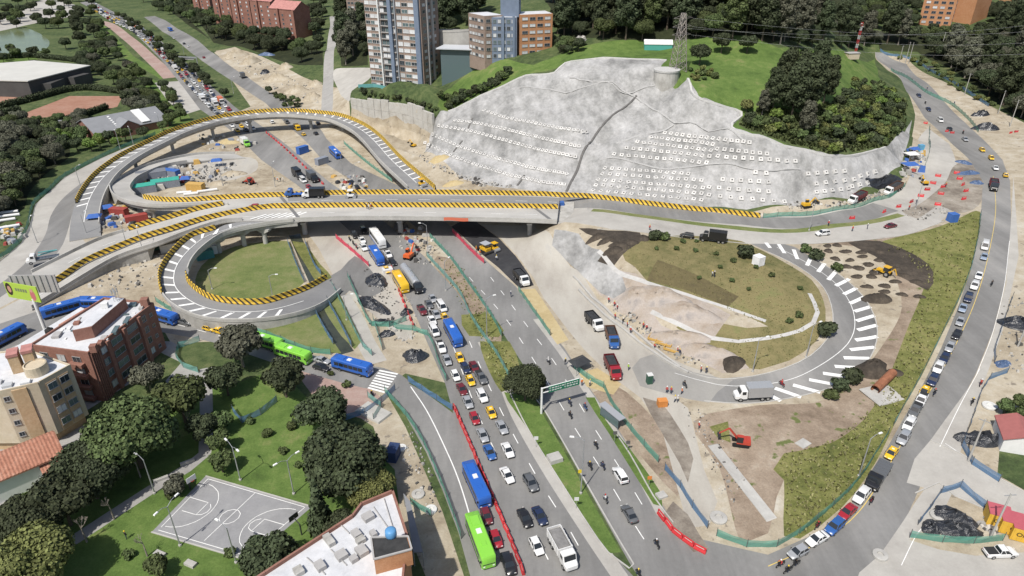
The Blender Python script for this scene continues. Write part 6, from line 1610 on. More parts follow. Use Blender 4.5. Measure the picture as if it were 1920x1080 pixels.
fill([(200,-25),(420,-25),(385,10),(420,48),(470,62),(520,72),(570,92),(605,100),(604,120),(560,118),(500,100),(440,84),(400,78),(350,38),(290,22)], 8.5, ['large', 'mid', 'large'], ['dark', 'dark', 'dark', 'mid'], (4.5, 6.2), 'dark tree in the wood below the gabled brick blocks', 'wood below the gabled brick blocks', 80, 10)
fill([(330,8),(385,-12),(440,40),(440,78),(400,76),(350,36)], 7, ['large', 'mid'], ['dark', 'dark', 'mid'], (4.2, 6), 'dark tree in the wood beside the far open carriageway', 'wood beside the far carriageway', 40, 30)
fill([(570,0),(615,0),(606,50),(600,100),(580,85)], 9, ['large', 'mid'], ['dark'], (4, 6), 'dark tree left of the side lane', 'trees left of the side lane', 14, 11)
fill([(634,20),(690,5),(690,120),(665,128),(640,122)], 7.5, ['large', 'mid', 'tall'], ['dark', 'grey', 'dark'], (4, 5.6), 'dark tree between the side lane and the tower', 'trees beside the tower', 26, 12)
fill([(822,0),(900,0),(898,55),(845,62),(822,90)], 8.5, ['large', 'tall'], ['dark'], (4, 5.5), 'dark tree between the tower and the office block', 'trees behind the parking ramp', 24, 13)
fill([(1045,88),(1070,72),(1180,78),(1270,72),(1370,78),(1450,78),(1450,30),(1300,20),(1100,25),(1045,40)], 7.0, ['tall', 'large', 'tall', 'mid'], ['dark', 'dark', 'dark', 'mid'], (3.6, 5.4), 'dark tall tree in the wood behind the hilltop lawn', 'wood behind the hilltop lawn', 90, 14)
fill([(980,30),(1600,20),(1600,-25),(900,-25),(900,0),(980,0)], 13, ['large', 'tall', 'large'], ['dark', 'dark', 'mid'], (5.5, 7.5), 'dark tree in the far wood along the top edge', 'far wood along the top edge', 38, 15)
fill([(1450,85),(1480,70),(1560,60),(1640,72),(1640,88),(1580,92),(1540,92)], 8, ['tall', 'large'], ['dark', 'grey'], (3.6, 5.2), 'tree beside the sandy track behind the mast', 'trees behind the mast', 24, 16)
fill([(1640,70),(1715,84),(1760,96),(1845,96),(1880,60),(1930,40),(1990,30),(1990,245),(1910,222),(1850,180),(1780,125),(1720,95),(1650,85)], 6.6, ['large', 'tall', 'mid', 'mid'], ['dark', 'dark', 'grey', 'dark'], (4.2, 6.0), 'dark tree in the forest right of the hill road', 'forest right of the hill road', 125, 17)
fill([(1600,0),(1690,0),(1700,40),(1640,55),(1590,50)], 11, ['large'], ['dark', 'mid'], (5, 6.5), 'tree in the wood left of the orange apartment block', 'wood left of the orange block', 24, 18)
fill([(1715,64),(1840,60),(1848,92),(1725,82)], 6, ['mid'], ['dark', 'mid', 'dark'], (2.8, 3.8), 'tree at the foot of the orange apartment block', 'trees at the foot of the orange block', 22, 19)
fill([(1838,-20),(1960,-20),(1960,40),(1890,55),(1842,62)], 9, ['large'], ['dark'], (4.5, 6), 'tree right of the orange apartment block', 'trees right of the orange block', 18, 31)
fill([(1690,-20),(1722,-10),(1716,60),(1695,50)], 8, ['large'], ['dark', 'mid'], (4, 5.2), 'tree left of the orange apartment block', 'trees left of the orange block', 8, 32)
# big eucalyptus group and the scrub on the hill shoulder
for x, y, R, lab in ((1482, 228, 4.3, 'tall dark gum tree at the front of the hill group'), (1447, 212, 3.2, 'slim gum tree on the left of the hill group'), (1512, 215, 4.3, 'broad gum tree in the middle of the hill group'), (1543, 195, 3.6, 'gum tree on the right of the hill group'), (1466, 180, 3.4, 'gum tree at the back of the hill group'), (1508, 258, 2.7, 'grey leaning gum tree low on the hill shoulder'), (1428, 218, 2.0, 'small gum tree at the lawn edge of the hill group'), (1530, 150, 3.2, 'gum tree next to the concrete hut'), (1497, 195, 3.8, 'gum tree hidden in the middle of the hill group')):
    tree('tall', T(x, y), R / 3.6, 'grey' if R < 2.8 else 'dark', lab)
tree('mid', T(1311, 122), 1.0, 'dark', 'dark compact tree right of the lattice pylon'); tree('mid', T(1352, 100), 1.0, 'dark', 'tree standing on the far hilltop lawn'); tree('mid', T(1400, 100), .9, 'dark', 'second tree on the far hilltop lawn near the wood')
fill([(1385,215),(1430,210),(1500,235),(1560,210),(1600,150),(1650,160),(1696,200),(1690,245),(1650,270),(1560,285),(1460,258),(1395,238)], 2.6, ['shrub', 'shrub', 'small'], ['dark', 'mid', 'mid', 'bright', 'dark', 'olive'], (1.4, 2.8), 'dense scrub bush on the hill shoulder above the anchored slope', 'scrub on the hill shoulder', 150, 20, tries=4000)
fill([(1270,130),(1340,130),(1345,155),(1300,150)], 2.5, ['shrub'], ['olive', 'mid'], (1, 1.8), 'olive scrub bush below the lattice pylon', 'scrub below the pylon', 10, 21)
fill([(820,186),(860,183),(900,165),(945,140),(960,146),(905,176),(865,196),(838,207)], 3, ['shrub', 'small'], ['dark', 'mid'], (1.6, 2.6), 'dark hedge bush along the crest left of the slope', 'hedge on the left crest', 26, 22)
fill([(680,172),(740,184),(800,196),(820,204),(815,212),(757,190),(690,183)], 2.4, ['shrub'], ['dark', 'mid'], (1.2, 2.0), 'bush on the strip between tower and panelled wall', 'bushes above the panelled wall', 26, 23)
fill([(1040,90),(1080,80),(1100,90),(1070,104),(1048,108)], 4, ['mid', 'small'], ['mid', 'dark', 'blossom'], (2.0, 3.2), 'tree beside the wall right of the office block', 'trees right of the office block', 10, 24)
fill([(500,175),(560,190),(575,205),(540,205)], 3.2, ['small', 'shrub'], ['mid', 'dark'], (1.6, 2.4), 'bush at the foot of the sandy quarry', 'bushes below the quarry', 12, 25)
fill([(1680,108),(1740,112),(1800,160),(1870,205),(1880,215),(1800,172),(1720,125)], 4, ['shrub', 'small'], ['mid', 'olive'], (1.2, 2.2), 'bush along the fence of the upper hill road', 'bushes along the upper hill road', 20, 27)
fill([(1880,775),(1930,765),(1930,800),(1885,805)], 3, ['small'], ['mid'], (1.5, 2.2), 'garden bush at the right edge', 'garden bushes at the right edge', 5, 28)
# clipped hedges of the club
def hedge(px, h, w, lab):
    ln_ = resample(catmull([T0(*q) for q in px], 2), 1.6); r = random.Random(len(px)); lb = [((p.x, p.y, gz(p.x, p.y) + h * .5), (1.3, w, h * .62)) for p in ln_]
    me = crown_mesh('hedge', lb, .55, 5, 1.1); obj('hedge', me, LEAF['dark'], label=lab, cat='hedge')
hedge([(0, 205), (60, 190), (130, 172), (180, 170), (240, 178)], 3.4, 1.3, 'long clipped hedge behind the nearer clay tennis court')
hedge([(90, 238), (150, 222), (200, 205)], 3.0, 1.2, 'clipped hedge between the clay court and the club house')
hedge([(0, 112), (60, 108), (140, 116)], 3.2, 1.3, 'clipped hedge behind the sports hall')
hedge([(-20, 222), (10, 215), (40, 208)], 3.0, 1.2, 'short clipped hedge at the left end of the clay court')
# ---------------------------------------------------------------- site fences
def netm(name, col, a=.8):
    m, nt, b, ns, ls = _nt(name)
    b.inputs['Base Color'].default_value = rgba(col); b.inputs['Roughness'].default_value = .8; b.inputs['Alpha'].default_value = a
    return m
NET = dict(green=netm('green_netting', (.10,.30,.23), .72), blue=netm('blue_netting', (.09,.19,.33), .75), pink=netm('pink_netting', (.55,.06,.10), .9), teal=netm('teal_netting', (.16,.36,.32), .7))
POSTM = plain('fence_post', (.10,.10,.10), .8)
post_me = MB().tube((0, 0, -.3), (0, 0, 2.0), .06, n=5).mesh('post')
def fence(px, col, label, h=1.7, span=5.0, w=None):
    root = empty('site_fence', (0, 0, 0), 0, label, 'fence', 'netting fences of the building site')
    ln_ = resample(catmull([Vector((q.x, q.y, 0)) for q in [T0(*p) for p in px]], 2), span)
    if len(ln_) < 2: return
    r = random.Random(int(px[0][0]))
    for p in ln_: obj('post', post_me, POSTM, root, loc=(p.x, p.y, gz(p.x, p.y)))
    for a, b in zip(ln_[:-1], ln_[1:]):
        m = MB(); k = 4; rows = []
        d = (b - a).normalized(); n = Vector((-d.y, d.x, 0))
        for i in range(k + 1):
            t = i / k; q = a.lerp(b, t); z = gz(q.x, q.y); sag = .22 * math.sin(math.pi * t) * r.uniform(.4, 1.3); off = r.uniform(-.18, .18) if 0 < i < k else 0
            rows.append((Vector((q.x, q.y, z + .05)) + n * off * .5, Vector((q.x, q.y, z + h * .5)) + n * off, Vector((q.x, q.y, z + h - sag))))
        for (a0, a1, a2), (b0, b1, b2) in zip(rows[:-1], rows[1:]): m.quad(a0, b0, b1, a1); m.quad(a1, b1, b2, a2)
        m.build('net_panel', NET[col], root)
for px, col, lab in (([(-30,510),(0,488),(40,453),(54,421),(64,383),(94,357),(121,332),(188,297),(234,276),(300,250)], 'green', 'green netting fence along the left approach road'),
    ([(806,445),(846,487),(889,547),(925,600),(945,640)], 'green', 'green netting fence between the brown strip and the open avenue'),
    ([(800,480),(858,545),(880,590),(905,630),(928,660),(950,700),(962,722)], 'teal', 'green netting fence along the right side of the jam'),
    ([(972,545),(1000,585),(1025,620),(1042,645)], 'green', 'green netting fence beside the yellow sand strip'),
    ([(1075,690),(1090,705),(1130,725),(1140,748),(1168,790),(1208,838),(1246,881)], 'green', 'green netting fence beside the bus shelter'),
    ([(1246,881),(1276,916),(1316,983),(1343,1005)], 'blue', 'blue netting fence where the works road meets the avenue'),
    ([(1343,1005),(1396,1026),(1440,1029),(1479,1015),(1541,967),(1608,903),(1675,798)], 'green', 'long green netting fence round the lower tip of the weedy bank'),
    ([(1675,798),(1739,681),(1809,533),(1830,460),(1838,400)], 'teal', 'green netting fence uphill along the queueing cars'),
    ([(722,736),(771,793),(806,857),(840,940),(873,1034)], 'green', 'green netting fence left of the lane with the two buses'),
    ([(293,566),(336,590),(430,609),(510,633),(577,660),(631,666)], 'green', 'green netting fence between cloverleaf loop and bus street'),
    ([(1430,409),(1530,403),(1600,391),(1650,375),(1700,347)], 'green', 'green netting fence at the foot of the sprayed slope'),
    ([(1742,240),(1741,265),(1740,295),(1726,326)], 'teal', 'green netting fence in front of the blue site tents'),
    ([(1670,132),(1730,170),(1780,195),(1815,225),(1835,250)], 'green', 'green netting fence inside the upper bend of the hill road'),
    ([(1650,95),(1720,118),(1800,165),(1860,205)], 'blue', 'blue netting fence below the right-hand forest'),
    ([(652,519),(675,570),(697,612),(737,612),(772,597)], 'green', 'green netting fence round the black covered heaps'),
    ([(738,617),(800,627),(822,681),(840,720)], 'green', 'green netting fence right of the round covered heap'),
    ([(540,455),(555,495),(575,540)], 'blue', 'blue netting fence on the left bank of the upper canal'), ([(572,455),(590,500),(612,525)], 'blue', 'blue netting fence on the right bank of the upper canal'),
    ([(587,578),(612,625),(638,664)], 'blue', 'blue netting fence on the left bank of the lower canal'), ([(614,566),(640,612),(662,655)], 'blue', 'blue netting fence on the right bank of the lower canal'),
    ([(437,772),(460,797),(530,745)], 'blue', 'blue netting fence around a corner of the park lawn'), ([(1897,560),(1866,650),(1862,680),(1888,690)], 'blue', 'blue netting fence round the upper right yard'),
    ([(1888,700),(1850,715),(1818,800),(1802,850),(1850,890),(1890,915)], 'blue', 'blue netting fence round the middle right yard'), ([(1845,953),(1785,908),(1740,960),(1705,1005)], 'blue', 'blue netting fence round the yellow container yard'),
    ([(1705,1008),(1800,1020),(1900,1012)], 'green', 'green netting fence in front of the yellow container yard'), ([(630,447),(660,472),(694,502)], 'pink', 'bright pink netting fence left of the blue bus under the overpass'),
    ([(848,436),(900,488),(925,505)], 'pink', 'bright pink netting fence along the fresh black asphalt'), ([(690,745),(720,770),(700,790),(720,805)], 'teal', 'green netting fence at the corner of the red plaza'),
    ([(770,945),(800,960),(838,1000)], 'green', 'green netting fence below the carport'), ([(230,470),(300,470),(330,462)], 'green', 'green netting fence under the descending ramp'),
    ([(645,270),(680,300),(740,345)], 'green', 'green netting fence right of the avenue below the viaduct'), ([(375,640),(330,655),(345,690),(400,705)], 'teal', 'green netting fence at the garden of the brick block'),
    ([(622,535),(650,590),(680,650),(700,668),(725,672)], 'teal', 'green netting fence along the narrow concrete lane'), ([(700,600),(712,640),(722,672)], 'teal', 'green netting fence between the narrow lane and the heaps'),
    ([(640,790),(690,775),(745,728)], 'blue', 'blue netting fence across the mouth of the red plaza'), ([(765,715),(810,745),(852,772)], 'blue', 'blue netting fence between the plaza corner and the jam')):
    fence(px, col, lab)

# ---------------------------------------------------------------- plastic road barriers
REDP = plain('red_plastic', (.46,.035,.04), .5, obvar=.2); PALEP = plain('pale_band', (.6,.5,.45), .5)
bb = MB(); bb.loft([[(x, -.26, 0), (x, .26, 0), (x, .26, .2), (x, .1, .55), (x, .09, 1.0), (x, -.09, 1.0), (x, -.1, .55), (x, -.26, .2)] for x in (-.95, -.85, .85, .95)])
bar_me = recalc(bb.mesh('road_barrier'))
bband = MB(); bband.box((0, 0, .78), (1.3, .215, .14)); band_me = bband.mesh('band')
def barrier_at(p, hd, lab, grp, s=1.0):
    o = obj('road_barrier', bar_me, REDP, loc=(p.x, p.y, gz(p.x, p.y)), rz=hd, label=lab, cat='road barrier', group=grp); o.scale = (s, s, s); obj('band', band_me, PALEP, o)
def barrier_row(px, step, lab, grp, s=1.0):
    ln_ = resample(catmull([Vector((q.x, q.y, 0)) for q in [T0(*p) for p in px]], 2), step); ts = tangents(ln_)
    for p, t in zip(ln_, ts): barrier_at(p, math.atan2(t.y, t.x) + RND.uniform(-.12, .12), lab, grp, s)
barrier_row([(853,768),(880,830),(905,890),(935,960),(960,1020),(985,1085)], 2.15, 'red plastic barrier in the row between jam and bus lane', 'red barriers beside the jam')
barrier_row([(1240,970),(1268,1002),(1295,1022),(1318,1036)], 2.2, 'red plastic barrier at the mouth of the works road', 'red barriers at the works road', 1.1)
barrier_row([(500,250),(530,275),(570,312),(605,345)], 4.5, 'red plastic barrier on the avenue beyond the overpass', 'red barriers beyond the overpass')
barrier_row([(735,505),(752,555),(770,600),(775,612)], 3.4, 'red plastic barrier left of the yellow bus', 'red barriers left of the jam')
for zx, zy in ((1260,265),(1225,315),(1185,360),(1140,405),(1075,445),(985,480),(885,515),(660,560),(1390,245),(1410,285),(1435,325),(1455,370),(1440,425),(1295,340),(1280,390),(1258,465)):
    barrier_at(T(1420 + zx / 3.724, 260 + zy / 3.724), RND.uniform(-.6, .9), 'red plastic barrier standing loose on the dusty plateau junction', 'loose red barriers on the plateau', 1.0)
for x, y in ((1785, 250), (1775, 247), (1895, 250), (1905, 248), (1735, 232)): barrier_at(T(x, y), RND.uniform(-.5, .5), 'red plastic barrier beside the upper hill road', 'red barriers on the upper hill road', .9)

# ---------------------------------------------------------------- lamps, poles, signs
LAMPH = plain('lamp_head', (.75,.75,.73), .4)
def lamp(px, py, h, az, label, double=False, zb=None):
    p = T(px, py) if zb is None else P(px, py, zb); g = p.z
    r = empty('street_lamp', (p.x, p.y, g), az, label, 'street lamp', 'street lamps')
    m = MB(); m.tube((0, 0, -.3), (0, 0, h), .13, .08, 7); m.build('pole', GALV, r)
    m = MB(); m.lathe([(.28, -.1), (.28, .3), (.2, .35)], 8); m.build('base', CONC, r)
    for s in ((1, -1) if double else (1,)):
        m = MB(); m.tube((0, 0, h - .1), (s * 1.0, 0, h + .5), .06, .05, 5); m.tube((s * 1.0, 0, h + .5), (s * 1.9, 0, h + .55), .05, .05, 5); m.build('arm', GALV, r)
        m = MB(); m.box((s * 2.15, 0, h + .55), (.85, .34, .16), taper=.8); m.build('lamp_head', LAMPH, r)
for a in ((1089,925,12.5,3.0,'tall lamp on the grass median with yellow sign'),(451,900,8,2.4,'double lamp on the lawn above the court',True),(551,926,8,.8,'double lamp right of the court lawn',True),(338,1023,9,1.2,'lamp at the left edge of the court',True),(443,1055,8,2.6,'lamp at the lower edge of the court'),(290,925,8,2.6,'lamp beside the footpath and benches'),
          (913,632,11,.4,'lamp on the weedy island right of the jam'),(803,478,10,2.9,'lamp pole in front of the overpass by the orange excavator'),(836,545,9,1.0,'lamp pole on the brown strip'),(575,424,8,.2,'lamp under the left end of the overpass'),(668,350,9,.6,'lamp left of the avenue beyond the overpass'),(643,330,9,2.6,'second lamp left of the avenue beyond the overpass'),
          (1411,697,8.5,.3,'slim lamp at the lower tip of the planted mound'),(1511,670,8.5,.5,'slim lamp on the inner kerb of the right loop'),(1610,893,9,.4,'lamp at the weedy bank by the flatbed truck'),(244,480,10,2.0,'left lamp of the pair under the descending ramp'),(273,488,10,2.0,'right lamp of the pair under the descending ramp'),(512,560,7,.0,'lamp on the round mown lawn'),
          (398,542,6,.1,'low lamp at the left of the round lawn'),(1517,432,8,.2,'lamp on the plateau verge'),(1716,392,9,.9,'lamp beside the loose red barriers'),(152,352,8,1.2,'lamp on the left approach road'),(163,440,7,1.4,'lamp at the foot of the viaduct ramp'),(227,285,9,2.2,'left lamp above the approach road hedge'),(252,278,9,2.2,'right lamp above the approach road hedge'),
          (347,110,9,.8,'lamp on the far median trees'),(438,175,9,.8,'lamp on the far median near the viaduct'),(516,350,9,1.4,'lamp above the group of workers'),(418,348,8,1.8,'lamp in the middle of the works yard'),(70,455,8,1.8,'lamp on the left apron'),(302,245,8,2.4,'lamp right of the club house'),(650,600,7,.2,'thin lamp beside the narrow concrete lane')):
    lamp(*a[:5], *a[5:])
def pole(px, py, h, lab, mat=None):
    p = T(px, py); r = empty('utility_pole', (p.x, p.y, p.z), RND.uniform(0, 3), lab, 'utility pole', 'utility poles')
    MB().tube((0, 0, -.3), (0, 0, h), .2, .13, 7).build('pole', mat or CONC, r); m = MB(); m.tube((-1, 0, h - .4), (1, 0, h - .4), .07, n=4); m.build('crossarm', GALV, r)
    return Vector((p.x, p.y, p.z + h - .4))
tops = [pole(*a) for a in ((1686,116,10,'left of the three poles above the upper hill road'),(1697,119,13,'middle of the three poles above the upper hill road'),(1703,120,13,'right of the three poles above the upper hill road'),(1808,178,11,'pole on the sandy strip below the forest'),(1871,214,11,'second pole on the sandy strip below the forest'),(1893,238,12,'pole at the sandy corner of the hill road'),(1763,97,12,'pole at the forest edge above the blue fence'))]
tops += [pole(1857,1008,10,'pole in the yellow container yard'), pole(1815,865,10,'pole beside the dark covered heap at the right'), pole(1908,650,11,'pole in the upper right yard')]
for a, b in ((2, 3), (3, 4), (4, 5)):
    m = MB(); k = 10; q = [tops[a].lerp(tops[b], i / k) - Vector((0, 0, 1.6 * math.sin(math.pi * i / k))) for i in range(k + 1)]
    for i in range(k): m.tube(q[i], q[i + 1], .05, n=4)
    m.build('power_cable', BLACK, label='sagging cable between roadside poles, ' + ('uphill span', 'middle span', 'lower span')[a - 2], cat='cable')
# lattice pylon on the hill
pp = T(1270, 134); py_ = empty('lattice_pylon', (pp.x, pp.y, pp.z), .35, 'tall steel lattice pylon on the edge of the hilltop lawn', 'pylon')
PYL = plain('weathered_steel', (.30,.27,.25), .6, .3, var=.2)
Hh = 21.5
def pw(z): return 1.9 * (1 - z / Hh) + .65
for sx in (-1, 1):
    for sy in (-1, 1):
        m = MB()
        for i in range(8): z0, z1 = Hh * i / 8, Hh * (i + 1) / 8; m.tube((sx * pw(z0), sy * pw(z0), z0), (sx * pw(z1), sy * pw(z1), z1), .16, .14, 4)
        m.build('leg', PYL, py_)
for f in range(4):
    m = MB(); R4 = Matrix.Rotation(f * math.pi / 2, 4, 'Z')
    for i in range(9):
        z0, z1 = Hh * i / 9, Hh * (i + 1) / 9
        for a, b in (((-pw(z0), -pw(z0), z0), (pw(z1), -pw(z1), z1)), ((pw(z0), -pw(z0), z0), (-pw(z1), -pw(z1), z1)), ((-pw(z1), -pw(z1), z1), (pw(z1), -pw(z1), z1))): m.tube(R4 @ Vector(a), R4 @ Vector(b), .07, n=3)
    m.build('bracing', PYL, py_)
for z in (13.5, 16.5, 19.5):
    m = MB()
    for s in (-1, 1): m.tube((0, s * .5, z), (s * 4.2, 0, z + .3), .1, .06, 4); m.tube((s * 4.2, 0, z + .3), (0, 0, z + 1.5), .07, n=4)
    m.build('crossarm', PYL, py_)
for k, (z, s) in enumerate(((13.5, 1), (16.5, 1), (19.5, 1), (16.5, -1))):
    a = Vector((pp.x + 4 * s, pp.y + 1.4 * s, pp.z + z)); b = Vector((330, 330 + 10 * k, 46 + 4 * k)); m = MB(); n = 26
    q = [a.lerp(b, i / n) - Vector((0, 0, 9 * math.sin(math.pi * i / n))) for i in range(n + 1)]
    for i in range(n): m.tube(q[i], q[i + 1], .04, n=3)
    m.build('power_line', plain('aluminium_wire', (.4,.4,.4), .5), label=('lowest', 'second', 'uppermost', 'rear')[k] + ' wire strung from the lattice pylon to the right', cat='cable')
# red and white mast
mp = T(1604, 98); ms = empty('radio_mast', (mp.x, mp.y, mp.z), 0, 'slim red and white radio mast beside the concrete hut', 'mast')
for i in range(7):
    m = MB(); z0, z1 = i * 2.6, (i + 1) * 2.6
    for t in range(3):
        a = t * 2.094; b = a + 2.094; m.tube((.7 * math.cos(a), .7 * math.sin(a), z0), (.7 * math.cos(a), .7 * math.sin(a), z1), .1, n=4); m.tube((.7 * math.cos(a), .7 * math.sin(a), z0), (.7 * math.cos(b), .7 * math.sin(b), z1), .06, n=3)
    m.build('mast_section', REDP if i % 2 == 0 else WHITE, ms)
for k in range(3):
    m = MB(); m.lathe([(.1, 0), (.6, .3), (.6, .4)], 10); m.build('dish', WHITE, ms, loc=(.9 * math.cos(k * 2), .9 * math.sin(k * 2), 15 + k))
# green gantry over the avenue
SIGNG = plain('sign_green', (.02,.16,.09), .5)
ga = T(1015, 775); gb = T(1096, 752); gd = (gb - ga); gd.z = 0; gd.normalize(); grz = math.atan2(gd.y, gd.x)
gr = empty('sign_gantry', (ga.x, ga.y, ga.z), grz, 'white cantilever gantry with green road sign over the open avenue', 'gantry')
MB().tube((0, 0, -.3), (0, 0, 6.6), .24, .22, 10).build('post', WHITE, gr)
m = MB(); m.tube((0, 0, 6.5), (8.6, 0, 6.5), .14, n=6); m.build('beam', WHITE, gr); m = MB(); m.tube((0, 0, 5.3), (2.0, 0, 5.3), .12, n=6); m.build('beam', WHITE, gr)
m = MB(); m.box((5.1, -.2, 5.85), (7.2, .12, 1.5)); sg = m.build('sign_board', SIGNG, gr)
r_ = random.Random(2)
for half in (0, 1):
    x0 = 1.7 + half * 3.5
    for k in (0, 1):
        m = MB(); z = 6.18 - k * .58; m.add([(x0, -.27, z - .2), (x0 + .12, -.27, z - .2), (x0 + .12, -.27, z + .05), (x0 + .25, -.27, z + .05), (x0 + .06, -.27, z + .24), (x0 - .13, -.27, z + .05), (x0, -.27, z + .05)], [(0, 1, 2, 3, 4, 5, 6)]); m.build('arrow', WHITE, sg)
        x = x0 + .45
        while x < x0 + 2.9:
            w = r_.uniform(.25, .6); m = MB(); m.add([(x, -.27, z - .12), (x + w, -.27, z - .12), (x + w, -.27, z + .12), (x, -.27, z + .12)], [(0, 1, 2, 3)]); m.build('lettering', WHITE, sg); x += w + .16
fa = T(372, 127); fg = empty('sign_gantry', (fa.x, fa.y, fa.z), 2.9, 'grey gantry across the distant jam', 'gantry')
MB().tube((0, 0, 0), (0, 0, 7), .3, n=8).build('post', GALV, fg); m = MB(); m.box((7, 0, 6.7), (14, .5, .9)); m.build('beam', GALV, fg)
m = MB(); m.box((7, -.3, 6.0), (9, .2, 1.8)); m.build('sign_board', SLAB, fg)
# billboard on its pole behind the brick block
bbp = Vector((-114.3, 142, 0)); bl = empty('billboard', (bbp.x, bbp.y, gz(bbp.x, bbp.y)), 0, 'lime green billboard on a white pole behind the brick block', 'billboard')
MB().tube((0, 0, -.4), (0, 0, 12), .42, .38, 12).build('pole', WHITE, bl)
def panel(a, b, z0, z1, mat, name):
    a, b = Vector(a), Vector(b); d = (b - a); m = MB(); m.box((0, 0, 0), (d.length, .25, z1 - z0)); o = m.build(name, mat, bl, loc=((a.x + b.x) / 2 - bbp.x, (a.y + b.y) / 2 - bbp.y, (z0 + z1) / 2), rz=math.atan2(d.y, d.x)); return o
pn = panel((-121.5, 144.0), (-112, 141.2), 11.4, 15.6, plain('lime_poster', (.36,.50,.07), .6), 'panel')
bk = panel((-121.5, 146.0), (-110.5, 146.4), 11.4, 16.2, SLAB, 'rear_panel')
for i in range(8):
    m = MB(); m.box((-5 + i * 1.4, -.22, 0), (.16, .2, 4.7)); m.build('rib', GALV, bk)
def blob(par, x, z, rx, rz_, col, y=-.14):
    m = MB(); m.add([(x + rx * math.cos(t * .524), y, z + rz_ * math.sin(t * .524)) for t in range(12)], [tuple(range(12))]); m.build('printed_shape', plain('print', col, .6), par)
blob(pn, -3.8, .3, 1.0, 1.7, (.04,.025,.02)); blob(pn, -3.7, .3, .55, .9, (.45,.25,.18), -.16); blob(pn, 3.2, -.4, .8, 1.5, (.45,.14,.15)); blob(pn, 3.2, .9, .5, .5, (.5,.28,.2), -.16)
for k in range(5): m = MB(); m.box((-1.6 + k * .75, -.15, .5), (.5, .04, .8)); m.build('lettering', plain('print_grey', (.18,.2,.12), .6), pn)

# ---------------------------------------------------------------- heaps, tarpaulins
def mound(name, px, py, rx, ry, h, rz, mat, label, cat, group=None, seed=0, rough=.22, up=0):
    p = T(px, py); r = random.Random(seed + int(px)); n = 16; m = MB(); vs = []; rr_ = [r.uniform(0, 6) for _ in range(6)]
    for j in range(7):
        f = j / 6
        for i in range(n):
            a = 6.283 * i / n; k = 1 + .16 * math.sin(2 * a + rr_[0]) + .1 * math.sin(3 * a + rr_[1]) + r.uniform(-.05, .05)
            q = (1 - f) * k; x, y = rx * q * math.cos(a), ry * q * math.sin(a)
            z = h * (math.sin(min(1, f * 1.15) * math.pi / 2) ** 1.2) * (1 + r.uniform(-rough, rough) * (f > 0)) if j else -.25
            wx, wy = p.x + x * math.cos(rz) - y * math.sin(rz), p.y + x * math.sin(rz) + y * math.cos(rz)
            vs.append((x, y, z + gz(wx, wy) - p.z))
    fs = []
    for j in range(6):
        for i in range(n): fs.append((j * n + i, j * n + (i + 1) % n, (j + 1) * n + (i + 1) % n, (j + 1) * n + i))
    m.add(vs, fs)
    return m.build(name, mat, loc=(p.x, p.y, p.z), rz=rz, smooth=(name != 'covered_heap'), label=label, cat=cat, group=group)
SHEET = plain('black_plastic_sheet', (.025,.027,.032), .28, spec=.6, var=.4, vscale=.9, bump=.25, bscale=.9)
BSHEET = plain('blue_plastic_sheet', (.07,.11,.20), .4, spec=.5, var=.3, vscale=.9, bump=.2, bscale=.9)
for a in ((706,527,5,3.4,1.5,-.7,'broad heap under black plastic left of the yellow bus'),(700,572,7,2.6,1.4,-.85,'long heap under black plastic on the works yard'),(718,606,3.6,1.5,1,-.1,'low heap under black plastic behind the green fence'),(725,627,2.6,1.6,.9,.1,'small heap under black plastic below the works yard'),(779,668,3.6,2.8,1.5,.3,'round heap under black plastic beside the jam'),
          (762,587,1.8,1.8,1.2,0,'small black covered heap at the yard corner'),(1839,825,4.5,2.4,1.6,-.2,'heap under black plastic in the middle right yard'),(1788,970,4.4,1.9,1.4,-.5,'upper heap under black plastic in the container yard'),(1792,994,4.8,1.9,1.3,-.3,'lower heap under black plastic in the container yard'),(1745,990,2.2,1.6,.9,.4,'small covered heap at the left of the container yard'),
          (1656,345,8,1.8,2.2,.35,'long dark covered heap at the foot of the sprayed slope'),(497,137,4.0,3,2,.2,'dark covered heap on the sandy quarry'),(1839,216,4,2.6,2,-.2,'upper dark covered heap beside the hill road'),(1849,242,5.5,3.6,2.4,-.5,'larger dark covered heap beside the hill road'),(1912,608,4.5,4,1.5,.4,'dark covered heap at the right edge')):
    mound('covered_heap', *a[:6], SHEET, a[6], 'heap', None, 3, .4)
for a in ((1807,305,3.2,2.4,.7,0,'flat blue sheet on the plateau junction'),(1816,325,4.5,2.4,.9,.1,'larger blue covered heap on the plateau junction'),(1831,343,3,1.8,.8,.1,'small blue covered heap at the hill road kerb'),(1880,683,2.2,1.2,.8,.1,'blue covered pile in the upper right yard'),(500,103,7,3,1.6,-.2,'big blue-grey sheet over the quarry edge')):
    mound('covered_heap', *a[:6], BSHEET, a[6], 'heap', None, 4, .35)
for zx, zy in ((490,750),(555,745),(435,805),(495,785),(615,790),(725,795),(545,840),(645,850),(735,825),(850,790),(620,895),(705,905),(775,880),(845,850),(695,965),(795,965),(960,910),(1020,955),(1105,1000),(765,1035),(890,1030),(820,940),(890,1070),(1010,1090),(1130,1105),(960,1000)):
    mound('soil_heap', 1420 + zx / 3.724, 260 + zy / 3.724, RND.uniform(1.5, 2.0), RND.uniform(1.0, 1.4), .6, RND.uniform(-.3, .3), G['blacksoil'], 'small heap of black topsoil beside the upper loop', 'soil heap', 'small black soil heaps', 7)
for a in ((1645,562,3.8,2.6,1.6,0,'large black soil heap at the outer kerb of the loop'),(1634,694,4.6,3.2,2.2,.1,'biggest dark soil heap at the lower right of the loop'),(1375,683,3.2,2.6,1.4,.2,'dark heap at the lower end of the cut slope'),(1672,700,2.6,1.6,.9,0,'dark soil at the end of the rusty pipe')):
    mound('soil_heap', *a[:6], G['blacksoil'], a[6], 'soil heap', None, 9)
